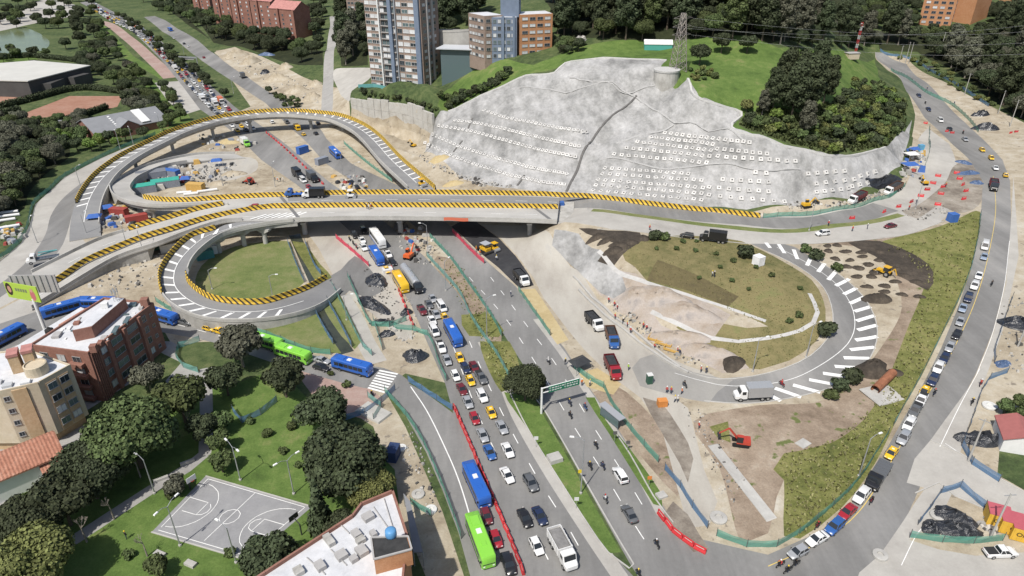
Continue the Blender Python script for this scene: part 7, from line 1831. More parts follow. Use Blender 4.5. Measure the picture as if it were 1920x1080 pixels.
for k, a in enumerate(((440,106,9,6,4,.1),(470,118,8,5,4,.3),(520,150,9,5,3.4,-.3),(555,172,8,5,3,-.4),(585,185,5,4,3,0),(535,128,6,4,3,.2),(590,160,5,4,2.6,.2))):
    mound('sand_heap', *a, G['dirt'], 'sandy spoil heap in the quarry beside the far avenue', 'sand heap', 'spoil heaps of the quarry', k, .3)
for a in ((822,300,4.5,2.4,1.6,.2,'orange earth heap at the foot of the slope'),(438,327,5,3.2,1.4,.1,'sand heap right of the works yard tents'),(412,345,4,2.5,1.2,0,'sand heap beside the red loader'),(850,345,5,2,1.2,0,'earth heap behind the overpass barrier'),(428,268,5,3,1.6,.2,'ochre sand heap beside the far carriageway'),(640,335,3.6,2.4,1.2,.1,'pale heap just behind the overpass')):
    mound('sand_heap', *a[:6], G['yellowsand'] if a[0] in (822, 428, 850) else G['dirt'], a[6], 'sand heap', None, 11)
for k, (x, y, rx, ry, h, rz) in enumerate(((1240,560,9,3.5,2.0,-.4),(1290,585,9,3.5,1.6,-.4),(1195,560,7,3.5,1.8,-.6),(1265,635,8,2.4,1.6,-.5),(1320,660,7,2.2,1.4,-.4))):
    mound('earth_bank', x, y, rx, ry, h, rz, G['pinkdirt'], ('middle', 'right', 'uppermost left', 'lower left', 'lowest')[k] + ' pinkish spur of the cut slope', 'earth bank', 'spurs of the cut slope', k, .3)
for k, (x, y) in enumerate(((1118,445),(1135,452),(1160,460),(1180,455),(1205,447),(1150,470))): mound('soil_heap', x, y, 3, 1.8, .9, .2, G['blacksoil'], 'black soil lump along the crest of the sprayed bank', 'soil heap', 'soil along the bank crest', k)

# ---------------------------------------------------------------- machines
YEL = paintm('machine_yellow', (.62,.36,.02), rough=.45); ORG = paintm('machine_orange', (.62,.12,.03), rough=.45); MRED = paintm('machine_red', (.40,.05,.03), rough=.45)
def excavator(px, py, hd, paint, label, s=1.0, reach=1.0):
    p = T(px, py); r = empty('excavator', (p.x, p.y, p.z), hd, label, 'excavator'); r.scale = (s, s, s)
    for y in (-1, 1):
        m = MB(); m.loft([[(x, y * 1.0 - .28, z0), (x, y * 1.0 + .28, z0), (x, y * 1.0 + .28, z1), (x, y * 1.0 - .28, z1)] for x, z0, z1 in ((-1.9, .3, .55), (-1.6, .02, .82), (1.6, .02, .82), (1.9, .3, .55))]); m.build('track', TYRE, r)
    m = MB(); m.box((-.5, 0, 1.35), (3.0, 2.3, .9), taper=.94); m.box((-1.6, 0, 1.5), (1.0, 2.2, 1.0), taper=.85); m.build('house', paint, r)
    m = MB(); m.box((.35, .7, 2.1), (1.4, .95, 1.6), taper=.85); m.build('cab', CGLASS, r); m = MB(); m.box((.35, .7, 2.93), (1.3, .9, .1)); m.build('cab_roof', paint, r)
    a, b, c = Vector((.9, -.2, 1.6)), Vector((3.0 * reach, -.2, 4.0)), Vector((5.0 * reach, -.2, 2.2))
    m = MB(); m.tube(a, b, .3, .24, 4); m.build('boom', paint, r); m = MB(); m.tube(b, c, .22, .16, 4); m.build('stick', paint, r)
    m = MB(); m.loft([[(c.x - .3, y, c.z), (c.x + .4, y, c.z - .1), (c.x + .2, y, c.z - 1.0), (c.x - .5, y, c.z - .7)] for y in (-.7, .3)]); m.build('bucket', DARKM, r)
excavator(768, 484, 1.2, ORG, 'orange excavator working below the overpass', 1.0, .9); excavator(1388, 833, 2.9, MRED, 'red mini excavator on the brown earth', .85); excavator(1512, 388, .2, YEL, 'yellow excavator at the foot of the anchored slope', .8); excavator(1732, 345, 1.7, YEL, 'yellow excavator beside the site tents', .7, .8); excavator(775, 275, 2.4, YEL, 'dark loader arm on the orange earth below the wall', .7)
def roller(px, py, hd, paint, label, z=None):
    p = T(px, py) if z is None else P(px, py, z); r = empty('road_roller', (p.x, p.y, p.z), hd, label, 'road roller')
    for x in (-1.3, 1.3): m = MB(); m.tube((x, -.95, .62), (x, .95, .62), .62, .62, 16); m.build('drum', GALV, r)
    m = MB(); m.box((0, 0, 1.15), (2.6, 1.7, .7), taper=.9); m.build('body', paint, r); m = MB(); m.box((-.1, 0, 1.75), (.7, .9, .7)); m.build('seat', BLACK, r)
    for x in (-.7, .7):
        for y in (-.7, .7): m = MB(); m.tube((x, y, 1.4), (x, y, 2.7), .05, n=4); m.build('canopy_post', DARKM, r)
    m = MB(); m.box((0, 0, 2.75), (1.9, 1.8, .12)); m.build('canopy', paint, r)
roller(791, 349, 2.3, YEL, 'yellow road roller at the end of the curved viaduct', 7.35); roller(927, 470, 2.3, YEL, 'yellow road roller on the fresh asphalt beside the paver'); roller(658, 371, .1, WHITE, 'pale roller on the far lane of the overpass', 7.6)
def backhoe(px, py, hd, paint, label):
    p = T(px, py); r = empty('backhoe_loader', (p.x, p.y, p.z), hd, label, 'backhoe loader'); wheels(r, [(-1.1, -.85), (-1.1, .85)], .75, .45); wheels(r, [(1.3, -.85), (1.3, .85)], .5, .35)
    m = MB(); m.box((.7, 0, 1.15), (2.4, 1.0, .8), taper=.92); m.box((-.9, 0, 1.1), (1.4, 1.2, .7)); m.build('body', paint, r); m = MB(); m.box((-.6, 0, 2.0), (1.4, 1.4, 1.2), taper=.9); m.build('cab', CGLASS, r); m = MB(); m.box((-.6, 0, 2.66), (1.7, 1.7, .14)); m.build('cab_roof', paint, r)
    m = MB(); m.tube((.6, -.65, 1.3), (2.6, -.65, .7), .12, n=4); m.tube((.6, .65, 1.3), (2.6, .65, .7), .12, n=4); m.build('loader_arm', paint, r)
    m = MB(); m.loft([[(2.6, y, .1), (3.4, y, .05), (3.3, y, .2), (2.7, y, .9)] for y in (-1.1, 1.1)]); m.build('bucket', DARKM, r); m = MB(); m.tube((-1.5, 0, 1.2), (-2.6, 0, 2.8), .16, n=4); m.tube((-2.6, 0, 2.8), (-3.4, 0, 1.2), .13, n=4); m.build('rear_boom', paint, r)
backhoe(1656, 515, 2.2, YEL, 'yellow backhoe loader among the black soil heaps'); backhoe(468, 345, 2.6, MRED, 'dark red loader on the sand of the works yard')
p_ = T(910, 472); pv_ = empty('asphalt_paver', (p_.x, p_.y, p_.z), 2.3, 'asphalt paver with grey canopy on the fresh black asphalt', 'paver')
for y in (-1, 1): m = MB(); m.box((0, y * 1.1, .4), (3.2, .4, .8), taper=.9); m.build('track', TYRE, pv_)
m = MB(); m.box((0, 0, 1.2), (3.4, 2.0, .9)); m.build('body', YEL, pv_); m = MB(); m.box((-2.0, 0, .45), (.9, 4.2, .6)); m.build('screed', DARKM, pv_); m = MB(); m.box((2.2, 0, 1.1), (1.3, 2.8, .7), taper=1.2); m.build('hopper', DARKM, pv_)
for x in (-1.2, .9):
    for y in (-.9, .9): m = MB(); m.tube((x, y, 1.5), (x, y, 3.0), .06, n=4); m.build('canopy_post', DARKM, pv_)
m = MB(); m.box((-.15, 0, 3.05), (2.8, 2.5, .14)); m.build('canopy', plain('grey_canopy', (.33,.35,.38), .6), pv_)
# truck-mounted pump near the left landing
p_ = T(85, 497); rr = build_truck('flat', 'white', p_, 3.6, deckz(max(gz(p_.x, p_.y), 1.2)), bed='grey'); tag(rr, 'white truck with folded teal pump boom at the landing of the left ramp', 'truck')
m = MB(); m.tube((1.0, 0, 2.2), (-4.2, 0, 3.0), .22, n=5); m.tube((-4.2, 0, 3.0), (.6, .3, 3.2), .18, n=5); m.build('pump_boom', plain('teal_paint', (.10,.32,.33), .5), rr)

# ---------------------------------------------------------------- cabins, containers, tents
def container(px, py, l, w, h, hd, mat, label, roof=None, cat='container', name='container', up=0):
    p = T(px, py); r = empty(name, (p.x, p.y, p.z), hd, label, cat)
    m = MB(); m.box((0, 0, h / 2), (l, w, h))
    n = max(4, int(l / .6))
    for i in range(n): m.box((-l / 2 + l * (i + .5) / n, 0, h / 2), (.18, w + .08, h * .88))
    m.build('shell', mat, r); m = MB(); m.box((0, 0, h + .05), (l + .06, w + .06, .12)); m.build('roof', roof or mat, r)
    m = MB(); m.box((l / 2 + .03, 0, h / 2), (.06, w * .9, h * .9)); m.build('door', roof or mat, r)
    return r
def cm(name, c): return plain(name, c, .6, var=.12, vscale=.6)
TEALR = cm('teal_roof', (.05,.34,.26)); RUST = cm('rust_red', (.30,.06,.05)); OCHRE = cm('ochre', (.52,.33,.10)); GREYC = cm('grey_cabin', (.22,.24,.28)); BLUEC = cm('blue_cabin', (.05,.13,.38)); WHITEC = cm('white_cabin', (.6,.6,.58)); DGREEN = cm('dark_green', (.04,.10,.07))
container(270,360,9,4.4,2.8,.5,GREYC,'left teal-roofed shed of the works yard',TEALR,'shed','site_shed'); container(312,350,10,4.4,2.8,.45,GREYC,'right teal-roofed shed of the works yard',TEALR,'shed','site_shed'); container(368,356,6.5,2.8,2.6,-.15,OCHRE,'ochre container in the works yard')
container(285,333,11,5,2.6,.5,GREYC,'large grey-roofed shed behind the teal sheds',plain('slate_sheet',(.17,.18,.20),.6),'shed','site_shed'); container(225,403,6,2.5,2.5,-.2,RUST,'red container under the curved viaduct'); container(258,416,7,2.5,2.5,.5,RUST,'rusty container beside the descending ramp'); container(322,330,7,3,2.6,-.3,GREYC,'dark shed at the back of the works yard',BLUEC,'shed','site_shed')
container(604,307,5.5,2.4,2.6,.9,GREYC,'grey cabin between the two carriageways'); container(568,287,5,2.4,3,.9,BLUEC,'blue box body parked beyond the overpass'); container(385,484,5,2.4,2.5,.6,cm('teal_cabin',(.06,.22,.22)),'teal cabin under the cloverleaf ramp'); container(402,474,4,2.4,2.6,.6,WHITEC,'white cabin under the cloverleaf ramp'); container(318,470,5,2.6,2.5,.5,WHITEC,'white cabin left of the cloverleaf ramp')
container(1217,718,1.2,1.2,2.3,.2,DGREEN,'dark green portable toilet on the works road',WHITEC,'portable toilet','portable_toilet'); container(1241,760,2.0,1.4,1.4,.1,cm('orange_box',(.55,.22,.06)),'orange box on the works road',None,'box','site_box'); container(1421,496,2.4,2.4,2.6,.5,cm('white_tank',(.72,.72,.72)),'white cube tank at the edge of the planted mound',None,'tank','site_tank')
container(1784,415,2.6,2.2,2.6,.2,BLUEC,'blue cabin at the tip of the weedy bank'); container(1725,283,2.0,1.6,2.4,.1,cm('sky_cabin',(.12,.33,.50)),'light blue portable toilet by the sprayed slope',None,'portable toilet','portable_toilet'); container(1052,391,1.8,1.8,2.4,.1,BLUEC,'blue cabin at the end of the middle barrier')
container(738,858,3.0,2.0,2.4,1.4,cm('navy_cabin',(.03,.05,.12)),'navy cabin on the sandy verge by the huge tree')
# yellow containers with red roofs, lettered
def text_on(par, body, size, loc, rot, mat):
    cu = bpy.data.curves.new('lettering', 'FONT'); cu.body = body; cu.size = size; cu.align_x = 'CENTER'; cu.align_y = 'CENTER'; cu.extrude = .01
    to = bpy.data.objects.new('tmp', cu); C.objects.link(to); dg = bpy.context.evaluated_depsgraph_get(); me = bpy.data.meshes.new_from_object(to.evaluated_get(dg)); bpy.data.objects.remove(to)
    me.materials.clear(); o = obj('lettering', me, mat, par, loc=loc); o.rotation_euler = rot; return o
YC = cm('container_yellow', (.62,.38,.05)); RC = cm('container_red', (.42,.10,.12))
for k, (x, y, t, lab) in enumerate(((1866, 978, 'CO', 'leftmost yellow red-roofed container at the lower right'), (1890, 991, 'C', 'middle yellow red-roofed container at the lower right'), (1911, 1004, 'OPT', 'rightmost yellow red-roofed container at the lower right'))):
    r = container(x, y, 3.3, 3.0, 2.6, -.42, YC, lab, RC); text_on(r, t, 1.1, (0, -1.56, 1.4), (math.pi / 2, 0, 0), BLACK)
def canopy_tent(px, py, l, w, h, hd, mat, label):
    p = T(px, py); r = empty('site_tent', (p.x, p.y, p.z), hd, label, 'tent', 'site tents')
    for x in (-1, 1):
        for y in (-1, 1): m = MB(); m.tube((x * l / 2, y * w / 2, 0), (x * l / 2, y * w / 2, h), .06, n=4); m.build('pole', GALV, r)
    m = MB(); m.add([(-l / 2, -w / 2, h), (l / 2, -w / 2, h), (l / 2, w / 2, h), (-l / 2, w / 2, h), (-l / 2 * .6, 0, h + .9), (l / 2 * .6, 0, h + .9)], [(0, 1, 5, 4), (1, 2, 5), (2, 3, 4, 5), (3, 0, 4)]); m.build('roof', mat, r)
BLT = plain('blue_tarp', (.05,.12,.36), .5, var=.15); BKT = plain('charcoal_tarp', (.04,.042,.045), .5, var=.2)
canopy_tent(1086,692,4.5,3.5,2.2,.6,BKT,'black tarp shelter beside the avenue'); canopy_tent(1703,320,5,4.5,2.5,.2,BLT,'nearer blue tarp tent by the sprayed slope'); canopy_tent(1706,300,4.5,4,2.5,.2,WHITEC,'white tent between the two blue tents'); canopy_tent(1712,291,3.5,3,2.5,.2,BLT,'farther blue tarp tent by the sprayed slope')
canopy_tent(180,417,4.5,4,2.3,.3,BLT,'blue tarp tent under the viaduct ramp'); canopy_tent(203,399,4.5,4,2.2,.6,BLT,'blue tarp tent next to the red container'); canopy_tent(408,311,4.5,4,2.4,.3,BLT,'blue tarp tent in the works yard'); canopy_tent(1741,134,4,3,2.4,.2,BKT,'black tarp shelter beside the upper hill road'); canopy_tent(350,345,4,4,2.4,.2,BLT,'blue tarp roof beside the teal sheds')
# pipes, rings, slabs
def pipe(px0, py0, px1, py1, r_, mat, label, cat='pipe'):
    a, b = T(px0, py0), T(px1, py1); m = MB(); a.z += r_; b.z += r_; m.tube(a, b, r_, n=12, cap=False); d = (b - a).normalized(); m.tube(a + d * .01, b - d * .01, r_ * .86, n=12, cap=False); m.build('pipe', mat, label=label, cat=cat)
pipe(1639,737,1672,705,.95,plain('rusty_steel',(.26,.11,.06),.8,var=.3,vscale=1),'thick rusty steel pipe lying by the bank')
for k, (a, b) in enumerate((((-10,403),(35,398)), ((-10,410),(38,404)), ((-10,418),(30,412)), ((-10,432),(38,424)), ((332,364),(360,362)), ((345,367),(372,364)), ((370,362),(408,357)))):
    pipe(*a, *b, .5, WHITE, ('topmost white pipe of the stack at the left edge', 'second white pipe of the stack at the left edge', 'third white pipe of the stack at the left edge', 'lowest white pipe at the left edge', 'short white pipe beside the ochre container', 'white pipe in front of the ochre container', 'longer white pipe right of the ochre container')[k])
ringm = MB(); ringm.lathe([(1.0, 0), (1.0, .35), (.95, .4), (.45, .42), (.42, .2)], 20); rme = ringm.mesh('manhole_ring')
for x, y, s, lab in ((753,841,1,'round manhole slab beside the huge dark tree'),(784,928,1.2,'round sandy manhole ring below the huge tree'),(808,957,1.1,'white manhole ring by the green fence'),(1347,972,1.5,'round stone manhole on the brown earth'),(1855,762,1.4,'white manhole slab in the middle right yard'),(1757,968,1.2,'white manhole slab in the container yard'),(1650,1042,1.2,'pale round cover on the lower junction')):
    p_ = T(x, y); o = obj('manhole_ring', rme, WHITEC if s < 1.15 or s == 1.4 else CONC, loc=(p_.x, p_.y, p_.z), label=lab, cat='manhole'); o.scale = (s, s, 1)
def slab(px, py, l, w, h, hd, mat, name, label, cat):
    p = T(px, py); m = MB(); m.box((0, 0, h / 2), (l, w, h), taper=.97); return m.build(name, mat, loc=(p.x, p.y, p.z), rz=hd, label=label, cat=cat)
slab(1040,862,2.6,2.2,.9,.4,CONC,'utility_vault','square concrete vault on the grass median','vault'); slab(1240,930,1.8,1.5,.4,.4,CONC,'utility_vault','concrete vault on the kerb lawn','vault'); slab(300,1041,2.0,1.0,.5,-.4,CONC,'stone_bench','left stone bench below the court','bench'); slab(358,1059,2.0,1.0,.5,-.4,CONC,'stone_bench','right stone bench below the court','bench')
slab(302,900,2.6,.6,.5,.6,CONC,'stone_bench','lower bench beside the footpath','bench'); slab(352,868,2.6,.6,.5,.6,CONC,'stone_bench','upper bench beside the footpath','bench'); slab(1655,740,7,6,.25,.3,CONC,'foundation_slab','cracked concrete slab near the rusty pipe','slab'); slab(1506,832,2.6,2,.2,.6,CONC,'foundation_slab','small concrete slab at the weedy bank','slab')
slab(700,775,7,4,.5,-.6,CONC,'foundation_slab','pale concrete slab below the red plaza','slab'); slab(727,510,3,2.4,1.2,.4,WHITEC,'site_box','white box on the yard beside the pink net','box')
slab(1388,900,2.2,20,.14,-.28 + .55,CONC,'walk_slab','new pale concrete walk on the brown earth','pavement')
# bus shelter
p_ = T(1146,790); bs = empty('bus_shelter', (p_.x, p_.y, p_.z), 2.15, 'narrow grey bus shelter beside the open avenue', 'bus shelter'); m = MB(); m.box((0, 0, 2.7), (6.5, 1.7, .15)); m.build('roof', plain('shelter_roof',(.30,.31,.33),.5), bs)
for x in (-2.8, 0, 2.8): m = MB(); m.tube((x, .6, 0), (x, .6, 2.7), .07, n=5); m.build('post', DARKM, bs)
m = MB(); m.box((0, .65, 1.3), (5.6, .05, 2)); m.build('rear_glass', GLASS3, bs); m = MB(); m.box((0, .3, .45), (4, .4, .08)); m.build('bench', DARKM, bs)
# basketball hoops
for x, y, hd, lab in ((357,917,-.6,'basketball hoop at the upper end of the court'), (566,1003,2.5,'black basketball hoop at the lower end of the court')):
    p_ = T(x, y); r = empty('basketball_hoop', (p_.x, p_.y, p_.z), hd, lab, 'basketball hoop'); MB().tube((0, 0, -.2), (0, 0, 2.6), .12, n=6).build('pole', DARKM, r); m = MB(); m.tube((0, 0, 2.5), (1.4, 0, 3.2), .1, n=5); m.build('arm', DARKM, r); m = MB(); m.box((1.45, 0, 3.3), (.08, 1.8, 1.1)); m.build('backboard', WHITE if y < 950 else DARKM, r)
    m = MB(); m.tube((1.5, -.2, 3.0), (1.95, -.2, 3.0), .03, n=4); m.tube((1.95, -.2, 3.0), (1.95, .2, 3.0), .03, n=4); m.tube((1.95, .2, 3.0), (1.5, .2, 3.0), .03, n=4); m.build('rim', MRED, r)
# road signs
for x, y, col, lab in ((1087,893,(.65,.5,.03),'yellow warning sign on the median lamp'), (1216,905,(.6,.2,.05),'orange sign on the kerb lawn'), (1176,838,(.1,.1,.1),'dark sign on the kerb lawn'), (1152,820,(.1,.1,.1),'dark sign behind the bus shelter'), (1080,945,(.6,.6,.6),'white sign on the median'), (1005,830,(.6,.6,.6),'thin white sign on the median edge')):
    p_ = T(x, y + 8); r = empty('road_sign', (p_.x, p_.y, p_.z), 0, lab, 'road sign'); MB().tube((0, 0, -.2), (0, 0, 2.2), .04, n=5).build('post', GALV, r); m = MB(); m.box((0, -.05, 2.3), (.8, .05, .8)); m.build('plate', plain('sign_plate', col, .5), r)

# ---------------------------------------------------------------- people and motorcycles
def body_mesh(name, joints, edges, root, mats, zsplit):
    """one continuous skinned figure; trousers, top and skin by height along the body"""
    me = bpy.data.meshes.new(name); me.from_pydata([j[:3] for j in joints], edges, [])
    o = bpy.data.objects.new(name, me); C.objects.link(o); sk = o.modifiers.new('skin', 'SKIN'); sk.use_smooth_shade = True; o.modifiers.new('sub', 'SUBSURF').levels = 1
    for i, j in enumerate(joints): me.skin_vertices[0].data[i].radius = (j[3], j[3]); me.skin_vertices[0].data[i].use_root = (i == root)
    dg = bpy.context.evaluated_depsgraph_get(); m2 = bpy.data.meshes.new_from_object(o.evaluated_get(dg)); bpy.data.objects.remove(o); m2.name = name
    m2.materials.clear()
    for m in mats: m2.materials.append(m)
    for p in m2.polygons: p.material_index = zsplit(p.center)
    return m2
SKIN = plain('skin', (.30,.17,.11), .6); DENIM = plain('dark_trousers', (.03,.04,.07), .8)
STAND = [(0,0,.98,.15),(0,0,1.2,.15),(0,0,1.42,.13),(0,0,1.54,.06),(0,0,1.68,.1),(.02,.1,.95,.1),(.04,.11,.5,.075),(-.02,.12,.06,.05),(.1,.12,.03,.045),(.02,-.1,.95,.1),(-.06,-.11,.5,.075),(-.14,-.12,.06,.05),(-.02,-.12,.03,.045),(0,.2,1.42,.065),(-.05,.26,1.15,.05),(.1,.26,.92,.04),(0,-.2,1.42,.065),(.06,-.27,1.15,.05),(.2,-.24,.95,.04)]
SE = [(0,1),(1,2),(2,3),(3,4),(0,5),(5,6),(6,7),(7,8),(0,9),(9,10),(10,11),(11,12),(2,13),(13,14),(14,15),(2,16),(16,17),(17,18)]
SIT = [(-.2,0,.82,.16),(-.12,0,1.05,.15),(-.04,0,1.25,.14),(0,0,1.38,.07),(.05,0,1.52,.12),(-.12,.12,.8,.11),(.25,.2,.72,.085),(.15,.2,.35,.06),(.28,.2,.3,.05),(-.12,-.12,.8,.11),(.25,-.2,.72,.085),(.15,-.2,.35,.06),(.28,-.2,.3,.05),(-.03,.21,1.24,.07),(.2,.3,1.08,.055),(.45,.28,1.05,.045),(-.03,-.21,1.24,.07),(.2,-.3,1.08,.055),(.45,-.28,1.05,.045)]
TOPS = dict(red=plain('red_top',(.40,.05,.04),.8), orange=plain('orange_vest',(.62,.16,.03),.8), navy=plain('navy_top',(.03,.04,.08),.8), white=plain('white_top',(.55,.55,.55),.8), black=plain('black_top',(.02,.02,.02),.8), green=plain('lime_vest',(.30,.48,.06),.8))
PM = {}
def person_mesh(pose, top):
    key = (pose, top)
    if key not in PM:
        if pose == 'stand': PM[key] = body_mesh('body', STAND, SE, 0, [DENIM, TOPS[top], SKIN], lambda c: 0 if c.z < .98 else (1 if c.z < 1.5 and not (c.z < 1.0) else 2))
        else: PM[key] = body_mesh('body', SIT, SE, 0, [DENIM, TOPS[top], SKIN], lambda c: 0 if c.z < .86 else (1 if c.z < 1.36 else 2))
    return PM[key]
hm = MB(); hm.lathe([(.13, -.04), (.135, .04), (.11, .12), (.05, .16)], 10); helmet_me = hm.mesh('helmet')
HELM = [plain('white_helmet', (.7,.7,.7), .4), plain('yellow_helmet', (.65,.48,.04), .4), plain('black_helmet', (.02,.02,.02), .3), plain('red_helmet', (.45,.03,.03), .4)]
def person(px, py, top, label, group, helm=0, z=None, hd=None):
    p = T(px, py, .3) if z is None else P(px, py, z)
    g = gz(p.x, p.y) if z is None else z
    o = obj('person', person_mesh('stand', top), loc=(p.x, p.y, g), rz=RND.uniform(0, 6.28) if hd is None else hd, label=label, cat='person', group=group); s = 1.04; o.scale = (s, s, s)
    obj('helmet', helmet_me, HELM[helm], o, loc=(0, 0, 1.73)); return o
MOTM = {}
def motorcycle(px, py, line, rev, col, top, label, k, hd=None, rider=True):
    p = T(px, py, .7); ln_ = None
    if hd is None: hd = heading(line, p, rev)
    r = empty('motorcycle'); put(r, p, hd); tag(r, label, 'motorcycle', 'motorcycles in the traffic')
    wheels(r, [(-.65, 0), (.65, 0)], .31, .13)
    if 'm' not in MOTM:
        m = MB(); m.loft([[(x, -w, z0), (x, w, z0), (x, w, z1), (x, -w, z1)] for x, w, z0, z1 in ((-.95, .08, .7, .8), (-.4, .16, .62, .82), (.1, .17, .45, .95), (.4, .14, .5, 1.0), (.6, .08, .8, .98))]); a = m.mesh('frame')
        m = MB(); m.tube((.42, -.36, 1.08), (.42, .36, 1.08), .03, n=4); m.tube((.45, 0, 1.05), (.65, 0, .32), .05, n=5); b = m.mesh('handlebar'); m = MB(); m.box((-.4, 0, .84), (.75, .26, .1)); MOTM['m'] = (a, b, m.mesh('seat'))
    a, b, c = MOTM['m']; obj('frame', a, PAINT[col], r); obj('handlebar', b, PLASTIC, r); obj('seat', c, BLACK, r)
    if rider:
        o = obj('person', person_mesh('sit', top), loc=r.location, label='rider in ' + top + ' top on the ' + label, cat='person', group='motorcycle riders'); o.rotation_euler = r.rotation_euler; obj('helmet', helmet_me, HELM[k % 4], o, loc=(.05, 0, 1.56))
AV = [Vector((p.x, p.y, 0)) for p in catmull([T0(*q) for q in AVE], 6)]; HL = [Vector((p.x, p.y, 0)) for p in catmull([T0(*q) for q in HILL], 6)]; BL = [Vector((p.x, p.y, 0)) for p in catmull([T0(*q) for q in JAM], 6)]
for k, (x, y, l, rev, c, t, lab) in enumerate(((1028,676,AV,True,'black','white','motorcycle left of the black tarp shelter'),(1068,754,AV,True,'navy','navy','motorcycle in the shadow of the gantry'),(1069,777,AV,True,'black','black','motorcycle just in front of the gantry shadow'),(1097,762,AV,True,'blue','navy','blue motorcycle near the kerb by the gantry'),(1117,833,AV,True,'black','black','motorcycle beside the bus shelter'),
        (1106,872,AV,True,'black','black','motorcycle next to the median lamp'),(1130,872,AV,True,'navy','navy','motorcycle ahead of the white SUV'),(1135,934,AV,True,'grey','white','motorcycle left of the dark car'),(1231,1018,AV,True,'black','black','motorcycle near the row of red barriers'),(1197,1074,AV,True,'black','black','motorcycle at the bottom edge'),
        (1635,937,HL,False,'maroon','black','motorcycle beside the white SUV on the hill road'),(1534,984,HL,False,'maroon','black','motorcycle between the fence and the blue SUV'),(1464,1056,HL,False,'black','red','left motorcycle of the bottom group'),(1478,1067,HL,False,'black','black','lowest motorcycle of the bottom group'),(1493,1055,HL,False,'black','black','right motorcycle of the bottom group'),
        (1753,735,HL,True,'navy','black','motorcycle overtaking the queue of cars'),(1840,717,HL,True,'red','red','motorcycle on the pale footway'),(1824,752,HL,True,'black','black','motorcycle by the yard fence'),(1860,531,HL,True,'black','black','motorcycle riding uphill on the empty lane'),(1806,248,HL,False,'black','black','motorcycle near the silver sedan uphill'),(1735,192,HL,False,'black','black','motorcycle high on the hill road'),
        (655,447,BL,False,'black','black','leftmost motorcycle under the overpass'),(662,455,BL,False,'black','black','middle motorcycle under the overpass'),(668,462,BL,False,'red','navy','front motorcycle under the overpass'),(806,583,BL,False,'black','white','motorcycle between the maroon pickup and a silver sedan'),(697,738,BL,False,'black','black','motorcycle at the plaza crossing'),(1284,720,AV,True,'grey','black','motorcycle on the lower part of the right loop'),(1466,718,AV,True,'red','red','red motorcycle beside the hatched loop edge'))):
    motorcycle(x, y, l, rev, c, t, lab, k)
WG = 'workers on the building site'
for k, (x, y, t, lab) in enumerate(((1141,566,'red','worker in red upper left of the drain works'),(1152,574,'red','worker in red beside the drain trench'),(1157,580,'red','second worker in red beside the drain trench'),(1153,597,'red','worker in red near the grey rubble'),(1168,606,'black','worker in black near the white dump truck'),(1176,612,'red','worker in red right of the dump trucks'),(1182,623,'red','worker in red on the rubble strip'),
        (1206,614,'red','worker in red below the cut slope'),(1212,618,'red','another worker in red below the cut slope'),(1227,653,'red','worker at the formwork frames'),(1270,660,'red','worker in red on the sandy end of the trench'),(1274,664,'navy','worker in navy on the sandy end of the trench'),(1178,692,'green','flagman in lime vest on the works road'),(1060,682,'black','person beside the black tarp shelter'),(1091,721,'orange','worker at the end of the green gantry'),(1106,722,'white','worker right of the green gantry'),
        (1314,696,'red','worker in red on the kerb of the loop'),(1324,698,'navy','worker in navy on the kerb of the loop'),(1250,735,'red','worker in red at the loop entrance'),(1258,736,'red','second worker at the loop entrance'),(1278,737,'orange','worker in orange at the loop entrance'),(1265,752,'white','worker in white below the loop entrance'),(1270,752,'white','second worker in white below the loop entrance'),
        (516,338,'navy','worker at the left of the group beyond the overpass'),(521,340,'orange','worker in orange in the group beyond the overpass'),(526,339,'navy','worker in the middle of the group beyond the overpass'),(531,340,'white','worker at the right of the group beyond the overpass'),(1335,517,'white','person in white on the planted mound'),(1339,518,'black','person in black on the planted mound'),(1218,430,'red','worker in red on the plateau road'),
        (1553,422,'red','worker in red on the plateau verge'),(1598,432,'red','worker beside the maroon sedan'),(1626,428,'navy','person left of the maroon sedan'),(1704,392,'red','flagman by the loose barriers'),(1718,381,'navy','worker right of the flagman'),(1773,350,'red','worker in red on the dark rough patch'),(1789,195,'navy','worker on the island of the upper hill road'),(1738,168,'navy','pedestrian at the upper green fence'),
        (958,555,'navy','pedestrian beside the avenue fence'),(893,470,'orange','paving worker left of the paver'),(900,477,'orange','paving worker in front of the paver'),(931,487,'white','paving worker right of the paver'),(222,360,'navy','worker on the hairpin ramp'),(228,358,'orange','second worker on the hairpin ramp'),(122,1028,'white','person at the lower end of the footpath'),(237,1008,'black','person walking on the park lawn'),(1310,802,'red','worker by the new walk')) ):
    person(x, y, t, lab, WG, k % 2)
for x, y, t, lab in ((688,391.5,'navy','left pedestrian on the overpass by the middle barrier'),(692,393,'white','middle pedestrian on the overpass by the middle barrier'),(696,392,'red','right pedestrian on the overpass by the middle barrier'),(701,386,'black','person leaning at the middle barrier of the overpass')):
    person(x, y, t, lab, 'people on the overpass', 0, z=7.58)

# banner on the parapet
bp0, bp1 = P(832, 408, 8.4), P(878, 409, 8.4); m = MB()
for i in range(6):
    a, b = bp0.lerp(bp1, i / 6), bp0.lerp(bp1, (i + 1) / 6); za, zb = .15 * math.sin(i), .15 * math.sin(i + 1); m.quad((a.x, a.y - .32, 7.5 + za), (b.x, b.y - .32, 7.5 + zb), (b.x, b.y - .32, 8.6 + zb * .5), (a.x, a.y - .32, 8.6 + za * .5))
m.build('orange_mesh', netm('orange_netting', (.60,.13,.06), .9), label='orange netting strip on the near parapet of the overpass', cat='netting')
